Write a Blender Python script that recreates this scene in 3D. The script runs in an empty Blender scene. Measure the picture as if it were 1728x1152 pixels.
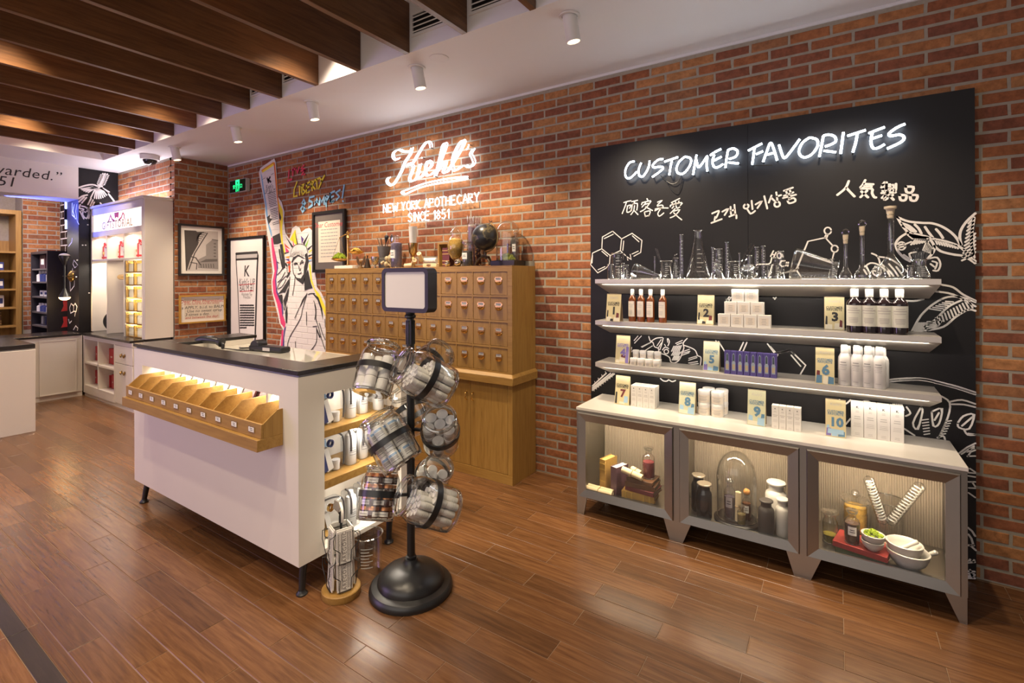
import bpy, bmesh, math, random
from mathutils import Vector, Matrix
from mathutils.geometry import tessellate_polygon
random.seed(7)
S = bpy.context.scene
COL = S.collection
PI = math.pi
R = math.radians

# ------------------------------------------------------------------ camera
FPX, CX, CY, YAW, ROLL, EYE = 831.0, 864.0, 467.4, 0.5815, -0.0035, 1.68
_c, _s = math.cos(YAW), math.sin(YAW)
FWD = Vector((-_s, _c, 0))
RGT = Vector((_c, _s, 0)) * math.cos(ROLL) + Vector((0, 0, 1)) * math.sin(ROLL)
UPV = Vector((0, 0, 1)) * math.cos(ROLL) - Vector((_c, _s, 0)) * math.sin(ROLL)
CAMP = Vector((0, 0, EYE))
cam = bpy.data.cameras.new('camera')
cam_ob = bpy.data.objects.new('camera', cam)
COL.objects.link(cam_ob)
cam_ob.matrix_world = Matrix(((RGT.x, UPV.x, -FWD.x, 0), (RGT.y, UPV.y, -FWD.y, 0), (RGT.z, UPV.z, -FWD.z, EYE), (0, 0, 0, 1)))
cam.sensor_width = 36.0
cam.lens = FPX / 1728 * 36
cam.shift_y = (CY - 576) / 1728
cam.clip_start = 0.05
S.camera = cam_ob

# ------------------------------------------------------------------ render look
S.view_settings.view_transform = 'Standard'
S.view_settings.look = 'None'
S.view_settings.gamma = 1
S.view_settings.use_curve_mapping = False
S.view_settings.exposure = 0.40
S.cycles.use_denoising = True
S.cycles.max_bounces = 8
S.cycles.diffuse_bounces = 4
S.cycles.glossy_bounces = 4
S.cycles.transmission_bounces = 8
S.cycles.transparent_max_bounces = 40
S.cycles.sample_clamp_indirect = 4
S.cycles.caustics_reflective = False
S.cycles.caustics_refractive = False

# ------------------------------------------------------------------ world: the dim concourse the shop opens onto
W = bpy.data.worlds.new('concourse')
S.world = W
W.use_nodes = True
W.node_tree.nodes['Background'].inputs[0].default_value = (0.88, 0.79, 0.72, 1)
W.node_tree.nodes['Background'].inputs[1].default_value = 0.16


def light(kind, name, loc, energy, color, size=0.1, size_y=None, target=None, spot=60, blend=0.5, spread=None):
    d = bpy.data.lights.new(name, kind)
    d.energy = energy
    d.color = color
    if kind == 'AREA':
        d.size = size
        if size_y:
            d.shape = 'RECTANGLE'
            d.size_y = size_y
        if spread:
            d.spread = R(spread)
    elif kind == 'SPOT':
        d.spot_size = R(spot)
        d.spot_blend = blend
        d.shadow_soft_size = size
    else:
        d.shadow_soft_size = size
    o = bpy.data.objects.new(name, d)
    COL.objects.link(o)
    o.location = loc
    if target is not None:
        o.rotation_euler = (Vector(target) - Vector(loc)).to_track_quat('-Z', 'Y').to_euler()
    return o


WARM = (1.0, 0.80, 0.56)
NEUT = (1.0, 0.88, 0.72)
COOL = (0.80, 0.84, 1.0)
SOFF = 3.30          # soffit height
WALL = 3.69          # long brick wall face
SPOTX = [-1.374, -2.70, -4.04, -5.384, -6.80]
# adjustable spots along the soffit, aimed at the brick wall and the displays
for i, x in enumerate(SPOTX):
    light('SPOT', 'soffit_spot_light', (x + 0.03, 2.84, 3.10), 110, WARM, 0.03, target=(x + 0.25, 3.60, 1.2), spot=88, blend=0.8)
light('SPOT', 'soffit_spot_light', (0.0, 2.84, 3.10), 80, WARM, 0.03, target=(0.1, 3.5, 1.0), spot=88, blend=0.8)
# downlights between the timber beams
for x, y in ((-0.7, 1.3), (-1.75, 0.9), (-2.75, 1.15), (-2.75, -0.2), (-3.85, 0.4), (-4.9, 1.0), (-6.0, 0.6), (-7.05, 1.5), (-0.7, -0.4), (-5.4, 2.2), (-6.5, 2.2), (-3.3, 2.3), (-8.0, 1.9)):
    light('SPOT', 'beam_downlight', (x, y, 3.72), 105, WARM, 0.05, target=(x, y, 0), spot=92, blend=0.6)
# the open shop front behind the camera and the coloured video wall outside it
light('AREA', 'shop_front_light', (-1.5, -3.0, 2.3), 58, (1.0, 0.90, 0.82), 6.0, 2.6, target=(-2.2, 2.5, 1.0))
light('AREA', 'video_wall_light', (-6.5, -2.4, 1.6), 60, (0.62, 0.40, 0.85), 2.6, 2.0, target=(-4.5, 1.8, 0.4))
# ------------------------------------------------------------------ picking points on real planes
def ray(u, v):
    return FWD + RGT * ((u - CX) / FPX) + UPV * ((CY - v) / FPX)


def atY(u, v, y):
    d = ray(u, v)
    return CAMP + d * (y / d.y)


def atX(u, v, x):
    d = ray(u, v)
    return CAMP + d * (x / d.x)


def atZ(u, v, z):
    d = ray(u, v)
    return CAMP + d * ((z - EYE) / d.z)


def proj(p):
    q = Vector(p) - CAMP
    w = q.dot(FWD)
    return (CX + FPX * q.dot(RGT) / w, CY - FPX * q.dot(UPV) / w, w)


def ux(u, y, v=560):
    return atY(u, v, y).x


# ------------------------------------------------------------------ materials
MATS = {}


def _new(name):
    m = bpy.data.materials.new(name)
    m.use_nodes = True
    nt = m.node_tree
    return m, nt, nt.nodes['Principled BSDF'], nt.nodes['Material Output']


def mat(name, col, rough=0.5, metal=0.0, var=0.06, scale=30, bump=0.0, bscale=200, coat=0.0, trans=0.0, spec=0.5, emit=None, estr=0.0, sss=0.0):
    """plain surface with a little procedural unevenness"""
    if name in MATS:
        return MATS[name]
    m, nt, b, out = _new(name)
    N, L = nt.nodes, nt.links
    b.inputs['Roughness'].default_value = rough
    b.inputs['Metallic'].default_value = metal
    b.inputs['Specular IOR Level'].default_value = spec
    b.inputs['Coat Weight'].default_value = coat
    b.inputs['Transmission Weight'].default_value = trans
    if emit:
        b.inputs['Emission Color'].default_value = (*emit, 1)
        b.inputs['Emission Strength'].default_value = estr
    if var > 0:
        tc = N.new('ShaderNodeTexCoord')
        nz = N.new('ShaderNodeTexNoise')
        nz.inputs['Scale'].default_value = scale
        nz.inputs['Detail'].default_value = 3
        L.new(tc.outputs['Object'], nz.inputs['Vector'])
        mx = N.new('ShaderNodeMix')
        mx.data_type = 'RGBA'
        L.new(nz.outputs['Fac'], mx.inputs['Factor'])
        mx.inputs['A'].default_value = (*[max(0, c * (1 - var)) for c in col], 1)
        mx.inputs['B'].default_value = (*[min(1, c * (1 + var)) for c in col], 1)
        L.new(mx.outputs['Result'], b.inputs['Base Color'])
    else:
        b.inputs['Base Color'].default_value = (*col, 1)
    if bump > 0:
        tc = N.new('ShaderNodeTexCoord')
        n2 = N.new('ShaderNodeTexNoise')
        n2.inputs['Scale'].default_value = bscale
        n2.inputs['Detail'].default_value = 4
        L.new(tc.outputs['Object'], n2.inputs['Vector'])
        bp = N.new('ShaderNodeBump')
        bp.inputs['Strength'].default_value = bump
        bp.inputs['Distance'].default_value = 0.003
        L.new(n2.outputs['Fac'], bp.inputs['Height'])
        L.new(bp.outputs['Normal'], b.inputs['Normal'])
    MATS[name] = m
    return m


def rnd_node(nt):
    """0..1 value that differs from object to object and from island to island"""
    N, L = nt.nodes, nt.links
    oi = N.new('ShaderNodeObjectInfo')
    ge = N.new('ShaderNodeNewGeometry')
    ad = N.new('ShaderNodeMath')
    ad.operation = 'ADD'
    L.new(oi.outputs['Random'], ad.inputs[0])
    L.new(ge.outputs['Random Per Island'], ad.inputs[1])
    fr = N.new('ShaderNodeMath')
    fr.operation = 'FRACT'
    L.new(ad.outputs[0], fr.inputs[0])
    return fr.outputs[0]


def wood(name, stops, axis='X', rough=0.45, scale=1.0, perpiece=0.0, coat=0.0, bump=0.15, spec=0.5):
    """stops: list of (pos, colour); the grain runs along axis"""
    if name in MATS:
        return MATS[name]
    m, nt, b, out = _new(name)
    N, L = nt.nodes, nt.links
    b.inputs['Roughness'].default_value = rough
    b.inputs['Coat Weight'].default_value = coat
    b.inputs['Specular IOR Level'].default_value = spec
    tc = N.new('ShaderNodeTexCoord')
    mp = N.new('ShaderNodeMapping')
    sc = [16 * scale] * 3
    sc['XYZ'.index(axis)] = 1.1 * scale
    mp.inputs['Scale'].default_value = sc
    src = tc.outputs['Object']
    rn = None
    if perpiece:
        rn = rnd_node(nt)
        ml = N.new('ShaderNodeMath')
        ml.operation = 'MULTIPLY'
        ml.inputs[1].default_value = 37
        L.new(rn, ml.inputs[0])
        va = N.new('ShaderNodeVectorMath')
        va.operation = 'ADD'
        L.new(src, va.inputs[0])
        L.new(ml.outputs[0], va.inputs[1])
        src = va.outputs[0]
    L.new(src, mp.inputs['Vector'])
    nz = N.new('ShaderNodeTexNoise')
    nz.inputs['Scale'].default_value = 2.2
    nz.inputs['Detail'].default_value = 6
    nz.inputs['Roughness'].default_value = 0.6
    nz.inputs['Distortion'].default_value = 0.6
    L.new(mp.outputs[0], nz.inputs['Vector'])
    cr = N.new('ShaderNodeValToRGB')
    els = cr.color_ramp.elements
    els[0].position, els[0].color = stops[0][0], (*stops[0][1], 1)
    els[1].position, els[1].color = stops[-1][0], (*stops[-1][1], 1)
    for p, c in stops[1:-1]:
        e = els.new(p)
        e.color = (*c, 1)
    L.new(nz.outputs['Fac'], cr.inputs['Fac'])
    colout = cr.outputs['Color']
    if perpiece:
        hs = N.new('ShaderNodeHueSaturation')
        mr = N.new('ShaderNodeMapRange')
        mr.inputs['To Min'].default_value = 1 - perpiece
        mr.inputs['To Max'].default_value = 1 + perpiece
        L.new(rn, mr.inputs['Value'])
        L.new(mr.outputs[0], hs.inputs['Value'])
        L.new(colout, hs.inputs['Color'])
        colout = hs.outputs['Color']
    L.new(colout, b.inputs['Base Color'])
    bp = N.new('ShaderNodeBump')
    bp.inputs['Strength'].default_value = bump
    bp.inputs['Distance'].default_value = 0.002
    L.new(nz.outputs['Fac'], bp.inputs['Height'])
    L.new(bp.outputs['Normal'], b.inputs['Normal'])
    MATS[name] = m
    return m


def brick_mat(name, dark=1.0):
    m, nt, b, out = _new(name)
    N, L = nt.nodes, nt.links
    b.inputs['Roughness'].default_value = 0.85
    b.inputs['Specular IOR Level'].default_value = 0.3
    rn = rnd_node(nt)
    cr = N.new('ShaderNodeValToRGB')
    els = cr.color_ramp.elements
    cols = [(0.0, (0.20, 0.072, 0.042)), (0.22, (0.25, 0.086, 0.044)), (0.45, (0.31, 0.112, 0.046)), (0.7, (0.37, 0.150, 0.056)), (0.88, (0.42, 0.195, 0.078)), (1.0, (0.25, 0.105, 0.052))]
    els[0].position, els[0].color = 0, (*cols[0][1], 1)
    els[1].position, els[1].color = 1, (*cols[-1][1], 1)
    for p, c in cols[1:-1]:
        e = els.new(p)
        e.color = (*c, 1)
    L.new(rn, cr.inputs['Fac'])
    tc = N.new('ShaderNodeTexCoord')
    va = N.new('ShaderNodeVectorMath')
    va.operation = 'ADD'
    ml = N.new('ShaderNodeMath')
    ml.operation = 'MULTIPLY'
    ml.inputs[1].default_value = 53
    L.new(rn, ml.inputs[0])
    L.new(tc.outputs['Object'], va.inputs[0])
    L.new(ml.outputs[0], va.inputs[1])
    nz = N.new('ShaderNodeTexNoise')
    nz.inputs['Scale'].default_value = 22
    nz.inputs['Detail'].default_value = 6
    nz.inputs['Roughness'].default_value = 0.7
    L.new(va.outputs[0], nz.inputs['Vector'])
    mr = N.new('ShaderNodeMapRange')
    mr.inputs['From Min'].default_value = 0.3
    mr.inputs['From Max'].default_value = 0.7
    mr.inputs['To Min'].default_value = 0.6 * dark
    mr.inputs['To Max'].default_value = 1.3 * dark
    L.new(nz.outputs['Fac'], mr.inputs['Value'])
    hs = N.new('ShaderNodeHueSaturation')
    L.new(mr.outputs[0], hs.inputs['Value'])
    L.new(cr.outputs['Color'], hs.inputs['Color'])
    L.new(hs.outputs['Color'], b.inputs['Base Color'])
    bp = N.new('ShaderNodeBump')
    bp.inputs['Strength'].default_value = 0.55
    bp.inputs['Distance'].default_value = 0.004
    L.new(nz.outputs['Fac'], bp.inputs['Height'])
    L.new(bp.outputs['Normal'], b.inputs['Normal'])
    MATS[name] = m
    return m


def glass(name, tint=(1, 1, 1), rough=0.02, boost=1.0, ior=1.5):
    """thin-walled glass: see-through with a Fresnel reflection"""
    if name in MATS:
        return MATS[name]
    m, nt, b, out = _new(name)
    N, L = nt.nodes, nt.links
    N.remove(b)
    tr = N.new('ShaderNodeBsdfTransparent')
    tr.inputs[0].default_value = (*tint, 1)
    gl = N.new('ShaderNodeBsdfGlossy')
    gl.inputs['Roughness'].default_value = rough
    lw = N.new('ShaderNodeLayerWeight')          # Schlick's curve, the same on both sides of the wall
    lw.inputs['Blend'].default_value = 0.5
    pw_ = N.new('ShaderNodeMath')
    pw_.operation = 'POWER'
    pw_.inputs[1].default_value = 3.6
    L.new(lw.outputs['Facing'], pw_.inputs[0])
    f0 = ((ior - 1) / (ior + 1)) ** 2
    ml = N.new('ShaderNodeMath')
    ml.operation = 'MULTIPLY_ADD'
    ml.use_clamp = True
    ml.inputs[1].default_value = (1 - f0) * boost * 0.8
    ml.inputs[2].default_value = f0 * boost
    L.new(pw_.outputs[0], ml.inputs[0])
    mx = N.new('ShaderNodeMixShader')
    L.new(ml.outputs[0], mx.inputs[0])
    L.new(tr.outputs[0], mx.inputs[1])
    L.new(gl.outputs[0], mx.inputs[2])
    L.new(mx.outputs[0], out.inputs[0])
    MATS[name] = m
    return m


def solid_glass(name, tint=(1, 1, 1), rough=0.0, ior=1.45):
    if name in MATS:
        return MATS[name]
    m, nt, b, out = _new(name)
    b.inputs['Base Color'].default_value = (*tint, 1)
    b.inputs['Transmission Weight'].default_value = 1
    b.inputs['Roughness'].default_value = rough
    b.inputs['IOR'].default_value = ior
    MATS[name] = m
    return m


def translucent(name, col):
    if name in MATS:
        return MATS[name]
    m, nt, b, out = _new(name)
    b.inputs['Base Color'].default_value = (*col, 1)
    tl = nt.nodes.new('ShaderNodeBsdfTranslucent')
    tl.inputs[0].default_value = (*col, 1)
    mx = nt.nodes.new('ShaderNodeMixShader')
    mx.inputs[0].default_value = 0.6
    nt.links.new(b.outputs[0], mx.inputs[1])
    nt.links.new(tl.outputs[0], mx.inputs[2])
    nt.links.new(mx.outputs[0], out.inputs[0])
    MATS[name] = m
    return m


def emis(name, col, strength):
    if name in MATS:
        return MATS[name]
    m, nt, b, out = _new(name)
    b.inputs['Base Color'].default_value = (*[min(1, c) for c in col], 1)
    b.inputs['Emission Color'].default_value = (*col, 1)
    b.inputs['Emission Strength'].default_value = strength
    MATS[name] = m
    return m


# ------------------------------------------------------------------ mesh building
class Frame:
    """a flat drawing frame: origin, x direction, y direction, outward normal"""

    def __init__(s, o, ex=(1, 0, 0), ey=(0, 0, 1)):
        s.o, s.ex, s.ey = Vector(o), Vector(ex).normalized(), Vector(ey).normalized()
        s.n = s.ex.cross(s.ey)

    def p(s, a, b, d=0):
        return s.o + s.ex * a + s.ey * b + s.n * d


TEXTS = {}


def text_geo(body, size=1.0, align='CENTER', bold=0.0, shear=0.0, spacing=1.0):
    key = (body, align, bold, shear, spacing)
    if key not in TEXTS:
        c = bpy.data.curves.new('lettering', 'FONT')
        c.body = body
        c.align_x = align
        c.align_y = 'CENTER'
        c.offset = bold
        c.shear = shear
        c.space_character = spacing
        c.resolution_u = 2
        o = bpy.data.objects.new('lettering', c)
        COL.objects.link(o)
        me = o.to_mesh()
        vs = [(v.co.x, v.co.y) for v in me.vertices]
        fs = [tuple(p.vertices) for p in me.polygons]
        o.to_mesh_clear()
        bpy.data.objects.remove(o)
        bpy.data.curves.remove(c)
        TEXTS[key] = (vs, fs)
    vs, fs = TEXTS[key]
    return [(x * size, y * size) for x, y in vs], fs


class MB:
    def __init__(s):
        s.v, s.f, s.m = [], [], []
        s.flat = False

    def add(s, vs, fs, mi=0):
        k = len(s.v)
        s.v += [tuple(v) for v in vs]
        for f in fs:
            s.f.append([i + k for i in f])
            s.m.append(mi)
        return s

    def box(s, x0, x1, y0, y1, z0, z1, mi=0):
        vs = [(x0, y0, z0), (x1, y0, z0), (x1, y1, z0), (x0, y1, z0), (x0, y0, z1), (x1, y0, z1), (x1, y1, z1), (x0, y1, z1)]
        return s.add(vs, [(0, 3, 2, 1), (4, 5, 6, 7), (0, 1, 5, 4), (1, 2, 6, 5), (2, 3, 7, 6), (3, 0, 4, 7)], mi)

    def rbox(s, c, hx, hy, hz, M, mi=0):
        """box of half sizes about c turned by matrix M"""
        vs = [Vector(c) + M @ Vector((a * hx, b * hy, d * hz)) for a, b, d in ((-1, -1, -1), (1, -1, -1), (1, 1, -1), (-1, 1, -1), (-1, -1, 1), (1, -1, 1), (1, 1, 1), (-1, 1, 1))]
        return s.add(vs, [(0, 3, 2, 1), (4, 5, 6, 7), (0, 1, 5, 4), (1, 2, 6, 5), (2, 3, 7, 6), (3, 0, 4, 7)], mi)

    def lathe(s, prof, seg=24, M=None, mi=0, cap0=False, cap1=False, o=(0, 0, 0)):
        """profile [(r, z)] turned about z"""
        vs, fs = [], []
        n = len(prof)
        for r, z in prof:
            for k in range(seg):
                a = 2 * PI * k / seg
                vs.append(Vector((r * math.cos(a), r * math.sin(a), z)))
        for i in range(n - 1):
            for k in range(seg):
                k2 = (k + 1) % seg
                fs.append((i * seg + k, i * seg + k2, (i + 1) * seg + k2, (i + 1) * seg + k))
        if cap0:
            fs.append(tuple(range(seg))[::-1])
        if cap1:
            fs.append(tuple((n - 1) * seg + k for k in range(seg)))
        if M is not None:
            vs = [M @ v for v in vs]
        vs = [v + Vector(o) for v in vs]
        return s.add(vs, fs, mi)

    def tube(s, pts, r, seg=8, closed=False, mi=0, cap=True):
        pts = [Vector(p) for p in pts]
        n = len(pts)
        rr = r if isinstance(r, (list, tuple)) else [r] * n
        rings = []
        ref = None
        for i, p in enumerate(pts):
            if closed:
                t = pts[(i + 1) % n] - pts[i - 1]
            else:
                t = pts[min(i + 1, n - 1)] - pts[max(i - 1, 0)]
            if t.length < 1e-9:
                t = Vector((0, 0, 1))
            t.normalize()
            if ref is None:
                ref = Vector((0, 0, 1)) if abs(t.z) < 0.9 else Vector((1, 0, 0))
            a = (ref - t * ref.dot(t))
            if a.length < 1e-5:
                a = t.orthogonal()
            a.normalize()
            ref = a
            b = t.cross(a)
            rings.append([p + a * (rr[i] * math.cos(2 * PI * k / seg)) + b * (rr[i] * math.sin(2 * PI * k / seg)) for k in range(seg)])
        vs = [v for ring in rings for v in ring]
        fs = []
        m = n if closed else n - 1
        for i in range(m):
            j = (i + 1) % n
            for k in range(seg):
                k2 = (k + 1) % seg
                fs.append((i * seg + k, i * seg + k2, j * seg + k2, j * seg + k))
        if cap and not closed:
            fs.append(tuple(range(seg))[::-1])
            fs.append(tuple((n - 1) * seg + k for k in range(seg)))
        return s.add(vs, fs, mi)

    def torus(s, R0, r, M=None, o=(0, 0, 0), seg=32, ms=8, mi=0, flat=1.0):
        pts = []
        vs, fs = [], []
        for i in range(seg):
            a = 2 * PI * i / seg
            for k in range(ms):
                b = 2 * PI * k / ms
                rr = R0 + r * math.cos(b)
                vs.append(Vector((rr * math.cos(a), rr * math.sin(a), r * flat * math.sin(b))))
        for i in range(seg):
            j = (i + 1) % seg
            for k in range(ms):
                l = (k + 1) % ms
                fs.append((i * ms + k, j * ms + k, j * ms + l, i * ms + l))
        if M is not None:
            vs = [M @ v for v in vs]
        return s.add([v + Vector(o) for v in vs], fs, mi)

    def ball(s, c, r, seg=12, rings=8, mi=0, sc=(1, 1, 1)):
        prof = [(r * math.sin(PI * i / rings), -r * math.cos(PI * i / rings)) for i in range(rings + 1)]
        prof[0] = (1e-4, prof[0][1])
        prof[-1] = (1e-4, prof[-1][1])
        return s.lathe(prof, seg, Matrix.Diagonal(sc), mi, o=c)

    def poly(s, pts, fr, d=0.0, th=0.0, mi=0):
        """flat polygon drawn in a frame, optionally with thickness (front at d)"""
        tris = tessellate_polygon([[Vector((a, b, 0)) for a, b in pts]])
        n = len(pts)
        area = sum(pts[i][0] * pts[(i + 1) % n][1] - pts[(i + 1) % n][0] * pts[i][1] for i in range(n))
        front = [fr.p(a, b, d) for a, b in pts]
        fs = []
        for t in tris:
            a, b, c = (pts[i] for i in t)
            cr = (b[0] - a[0]) * (c[1] - a[1]) - (b[1] - a[1]) * (c[0] - a[0])
            fs.append(tuple(t) if cr > 0 else tuple(reversed(t)))
        if th <= 0:
            s.flat = True
            return s.add(front, fs, mi)
        back = [fr.p(a, b, d - th) for a, b in pts]
        fs2 = [tuple(i + n for i in reversed(f)) for f in fs]
        side = []
        for i in range(n):
            j = (i + 1) % n
            q = (i, i + n, j + n, j)
            side.append(q if area > 0 else q[::-1])
        return s.add(front + back, fs + fs2 + side, mi)

    def rect(s, fr, a0, a1, b0, b1, d=0.0, mi=0):
        return s.add([fr.p(a0, b0, d), fr.p(a1, b0, d), fr.p(a1, b1, d), fr.p(a0, b1, d)], [(0, 1, 2, 3)], mi)

    def stroke(s, pts, w, fr, d=0.0, mi=0, th=0.0, taper=False):
        """painted stroke: flat ribbon with rounded ends"""
        s.flat = True
        P = [Vector((a, b)) for a, b in pts]
        Q = [P[0]]
        for p in P[1:]:
            if (p - Q[-1]).length > 1e-5:
                Q.append(p)
        if len(Q) < 2:
            Q.append(Q[0] + Vector((w * 0.3, 0)))
        P = Q
        n = len(P)
        vs = []
        for i in range(n):
            t = (P[min(i + 1, n - 1)] - P[max(i - 1, 0)])
            if t.length < 1e-7:
                t = Vector((1, 0))
            t.normalize()
            nn = Vector((-t.y, t.x))
            ww = w / 2
            if 0 < i < n - 1:
                t1 = (P[i] - P[i - 1]).normalized()
                cosa = max(0.6, abs(t1.dot(t)))
                ww = w / 2 / cosa
            if taper:
                ww *= (1 - 0.75 * i / (n - 1))
            vs.append(fr.p(*(P[i] + nn * ww), d))
            vs.append(fr.p(*(P[i] - nn * ww), d))
        fs = [(2 * i, 2 * i + 1, 2 * i + 3, 2 * i + 2) for i in range(n - 1)]
        s.add(vs, fs, mi)
        for e, q in ((P[0], P[1]), (P[-1], P[-2])):
            if taper and e is P[-1]:
                continue
            t = (e - q).normalized()
            nn = Vector((-t.y, t.x))
            arc = [e + nn * (w / 2) * math.cos(a) + t * (w / 2) * math.sin(a) for a in [PI * k / 6 for k in range(7)]]
            s.add([fr.p(p.x, p.y, d) for p in arc], [tuple(range(7))[::-1]], mi)
        return s

    def text(s, body, size, fr, a=0, b=0, d=0.0, mi=0, align='CENTER', bold=0.0, shear=0.0, sx=1.0, spacing=1.0):
        s.flat = True
        vs, fs = text_geo(body, size, align, bold, shear, spacing)
        return s.add([fr.p(a + x * sx, b + y, d) for x, y in vs], fs, mi)


def smooth_path(pts, n=5, closed=False):
    """Catmull-Rom through the points"""
    P = [Vector(p) for p in pts]
    m = len(P)
    if m < 3:
        return P
    out = []
    rng = m if closed else m - 1
    for i in range(rng):
        if closed:
            p0, p1, p2, p3 = P[i - 1], P[i], P[(i + 1) % m], P[(i + 2) % m]
        else:
            p0, p1, p2, p3 = P[max(i - 1, 0)], P[i], P[i + 1], P[min(i + 2, m - 1)]
        for k in range(n):
            t = k / n
            out.append(0.5 * ((2 * p1) + (p2 - p0) * t + (2 * p0 - 5 * p1 + 4 * p2 - p3) * t * t + (3 * p1 - p0 - 3 * p2 + p3) * t ** 3))
    if not closed:
        out.append(P[-1])
    return out


def mesh_of(name, mb, mats, smooth=35):
    me = bpy.data.meshes.new(name)
    me.from_pydata(mb.v, [], mb.f)
    for m in (mats if isinstance(mats, (list, tuple)) else [mats]):
        me.materials.append(m)
    if any(mb.m):
        me.polygons.foreach_set('material_index', mb.m)
    if smooth and not mb.flat:
        me.polygons.foreach_set('use_smooth', [True] * len(me.polygons))
        me.set_sharp_from_angle(angle=R(smooth))
    me.update()
    return me


def link(name, me, parent=None, loc=(0, 0, 0), rot=None, scale=None):
    o = bpy.data.objects.new(name, me)
    COL.objects.link(o)
    o.location = loc
    if rot is not None:
        o.rotation_euler = rot
    if scale is not None:
        o.scale = scale
    if parent is not None:
        o.parent = parent
    return o


def mk(name, mb, mats, parent=None, loc=(0, 0, 0), rot=None, bevel=0.0, smooth=35, off=None, seg=1):
    """one mesh object; off: world point subtracted from the vertices (the parent's place)"""
    if off is not None:
        ox, oy, oz = off
        mb.v = [(x - ox, y - oy, z - oz) for x, y, z in mb.v]
    o = link(name, mesh_of(name, mb, mats, smooth), parent, loc, rot)
    if bevel:
        bv = o.modifiers.new('soft_edges', 'BEVEL')
        bv.width = bevel
        bv.segments = seg
        bv.limit_method = 'ANGLE'
        bv.angle_limit = R(50)
    return o


def tag(o, label=None, cat=None, group=None, kind=None):
    if label:
        o['label'] = label
    if cat:
        o['category'] = cat
    if group:
        o['group'] = group
    if kind:
        o['kind'] = kind
    return o


def thing(name, label, cat, loc=(0, 0, 0), rotz=0, group=None):
    o = bpy.data.objects.new(name, None)
    o.empty_display_size = 0.05
    COL.objects.link(o)
    o.location = loc
    o.rotation_euler = (0, 0, rotz)
    return tag(o, label, cat, group)


def copy_tree(o, parent=None):
    c = o.copy()
    COL.objects.link(c)
    c.parent = parent
    for ch in o.children:
        copy_tree(ch, c)
    return c


class Proto:
    """first call places the thing itself, later calls place copies of it"""

    def __init__(s, root):
        s.root, s.used = root, False

    def put(s, loc, rot=None, label=None, group=None, scale=None):
        o = s.root if not s.used else copy_tree(s.root)
        s.used = True
        o.location = loc
        if rot is not None:
            if isinstance(rot, Matrix):
                o.rotation_euler = rot.to_euler()
            else:
                o.rotation_euler = rot
        if label:
            o['label'] = label
        if group:
            o['group'] = group
        if scale:
            o.scale = scale
        return o


def struct(name, mb, mats, parent=None, **k):
    o = mk(name, mb, mats, parent, **k)
    o['kind'] = 'structure'
    return o


def axis_matrix(ax):
    """rotation that takes +z to ax"""
    return Vector((0, 0, 1)).rotation_difference(Vector(ax).normalized()).to_matrix()
# ------------------------------------------------------------------ surfaces
WHITEP = mat('white_paint', (0.74, 0.71, 0.68), 0.6, var=0.02, scale=3)
CEILP = mat('ceiling_paint', (0.78, 0.76, 0.76), 0.7, var=0.02, scale=2)
MORTAR = mat('mortar', (0.34, 0.30, 0.24), 0.95, var=0.2, scale=40, bump=0.4, bscale=300)
BRICK = brick_mat('brick_clay')
PLANK = wood('floor_oak', [(0.25, (0.075, 0.031, 0.012)), (0.5, (0.135, 0.060, 0.023)), (0.75, (0.195, 0.092, 0.037))], 'X', rough=0.27, scale=1.6, perpiece=0.26, bump=0.22, spec=0.6)
DARKPLANK = wood('dark_inlay', [(0.3, (0.022, 0.016, 0.014)), (0.7, (0.045, 0.032, 0.028))], 'X', rough=0.35, scale=1.6)
JOINT = mat('floor_joint', (0.24, 0.15, 0.085), 0.7)
BEAMW = wood('beam_walnut', [(0.3, (0.085, 0.034, 0.012)), (0.55, (0.150, 0.066, 0.024)), (0.8, (0.21, 0.095, 0.036))], 'Y', rough=0.38, scale=1.3, perpiece=0.12, bump=0.1)
BLACKP = mat('black_paint', (0.009, 0.008, 0.0095), 0.45, var=0.1, scale=5, spec=0.32)
BLACKM = mat('black_metal', (0.012, 0.012, 0.013), 0.35, metal=0.0, var=0.1, spec=0.6)
CHALK = mat('white_line_paint', (0.80, 0.77, 0.74), 0.7, var=0.04)
OAK = wood('oak', [(0.25, (0.24, 0.125, 0.028)), (0.5, (0.33, 0.185, 0.046)), (0.8, (0.40, 0.235, 0.066))], 'Z', rough=0.45, scale=1.5, bump=0.08)
OAKH = wood('oak_flat', [(0.25, (0.25, 0.13, 0.030)), (0.5, (0.34, 0.19, 0.048)), (0.8, (0.41, 0.24, 0.068))], 'X', rough=0.45, scale=1.5, bump=0.08)
BRASS = mat('brass', (0.80, 0.52, 0.17), 0.25, metal=1.0, var=0.05)
STEEL = mat('brushed_steel', (0.40, 0.39, 0.37), 0.30, metal=1.0, var=0.05, scale=8)
CHROME = mat('chrome', (0.85, 0.85, 0.85), 0.12, metal=1.0, var=0.02)
WHITEL = mat('white_lacquer', (0.76, 0.71, 0.64), 0.35, var=0.02, scale=4)
PAPER = mat('paper_white', (0.83, 0.80, 0.75), 0.7, var=0.03)
INK = mat('print_ink', (0.03, 0.028, 0.03), 0.7, var=0.05)
GREYINK = mat('print_grey', (0.28, 0.27, 0.27), 0.7, var=0.05)
PALEINK = mat('print_pale', (0.52, 0.49, 0.46), 0.7, var=0.05)
REDINK = mat('print_red', (0.50, 0.035, 0.04), 0.7, var=0.05)
STONE = mat('black_stone', (0.020, 0.018, 0.018), 0.24, var=0.25, scale=60, spec=0.55)
GLASS = glass('clear_glass', (0.975, 0.98, 0.975), 0.03, 2.7)
PANEG = glass('pane_glass', (0.985, 0.99, 0.985), 0.01, 0.9)
RIMG = glass('rim_glass', (0.90, 0.92, 0.90), 0.04, 6.0)

# ------------------------------------------------------------------ brick walls built brick by brick
BL, BH = 0.230, 0.0725
_brng = random.Random(11)


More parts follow.
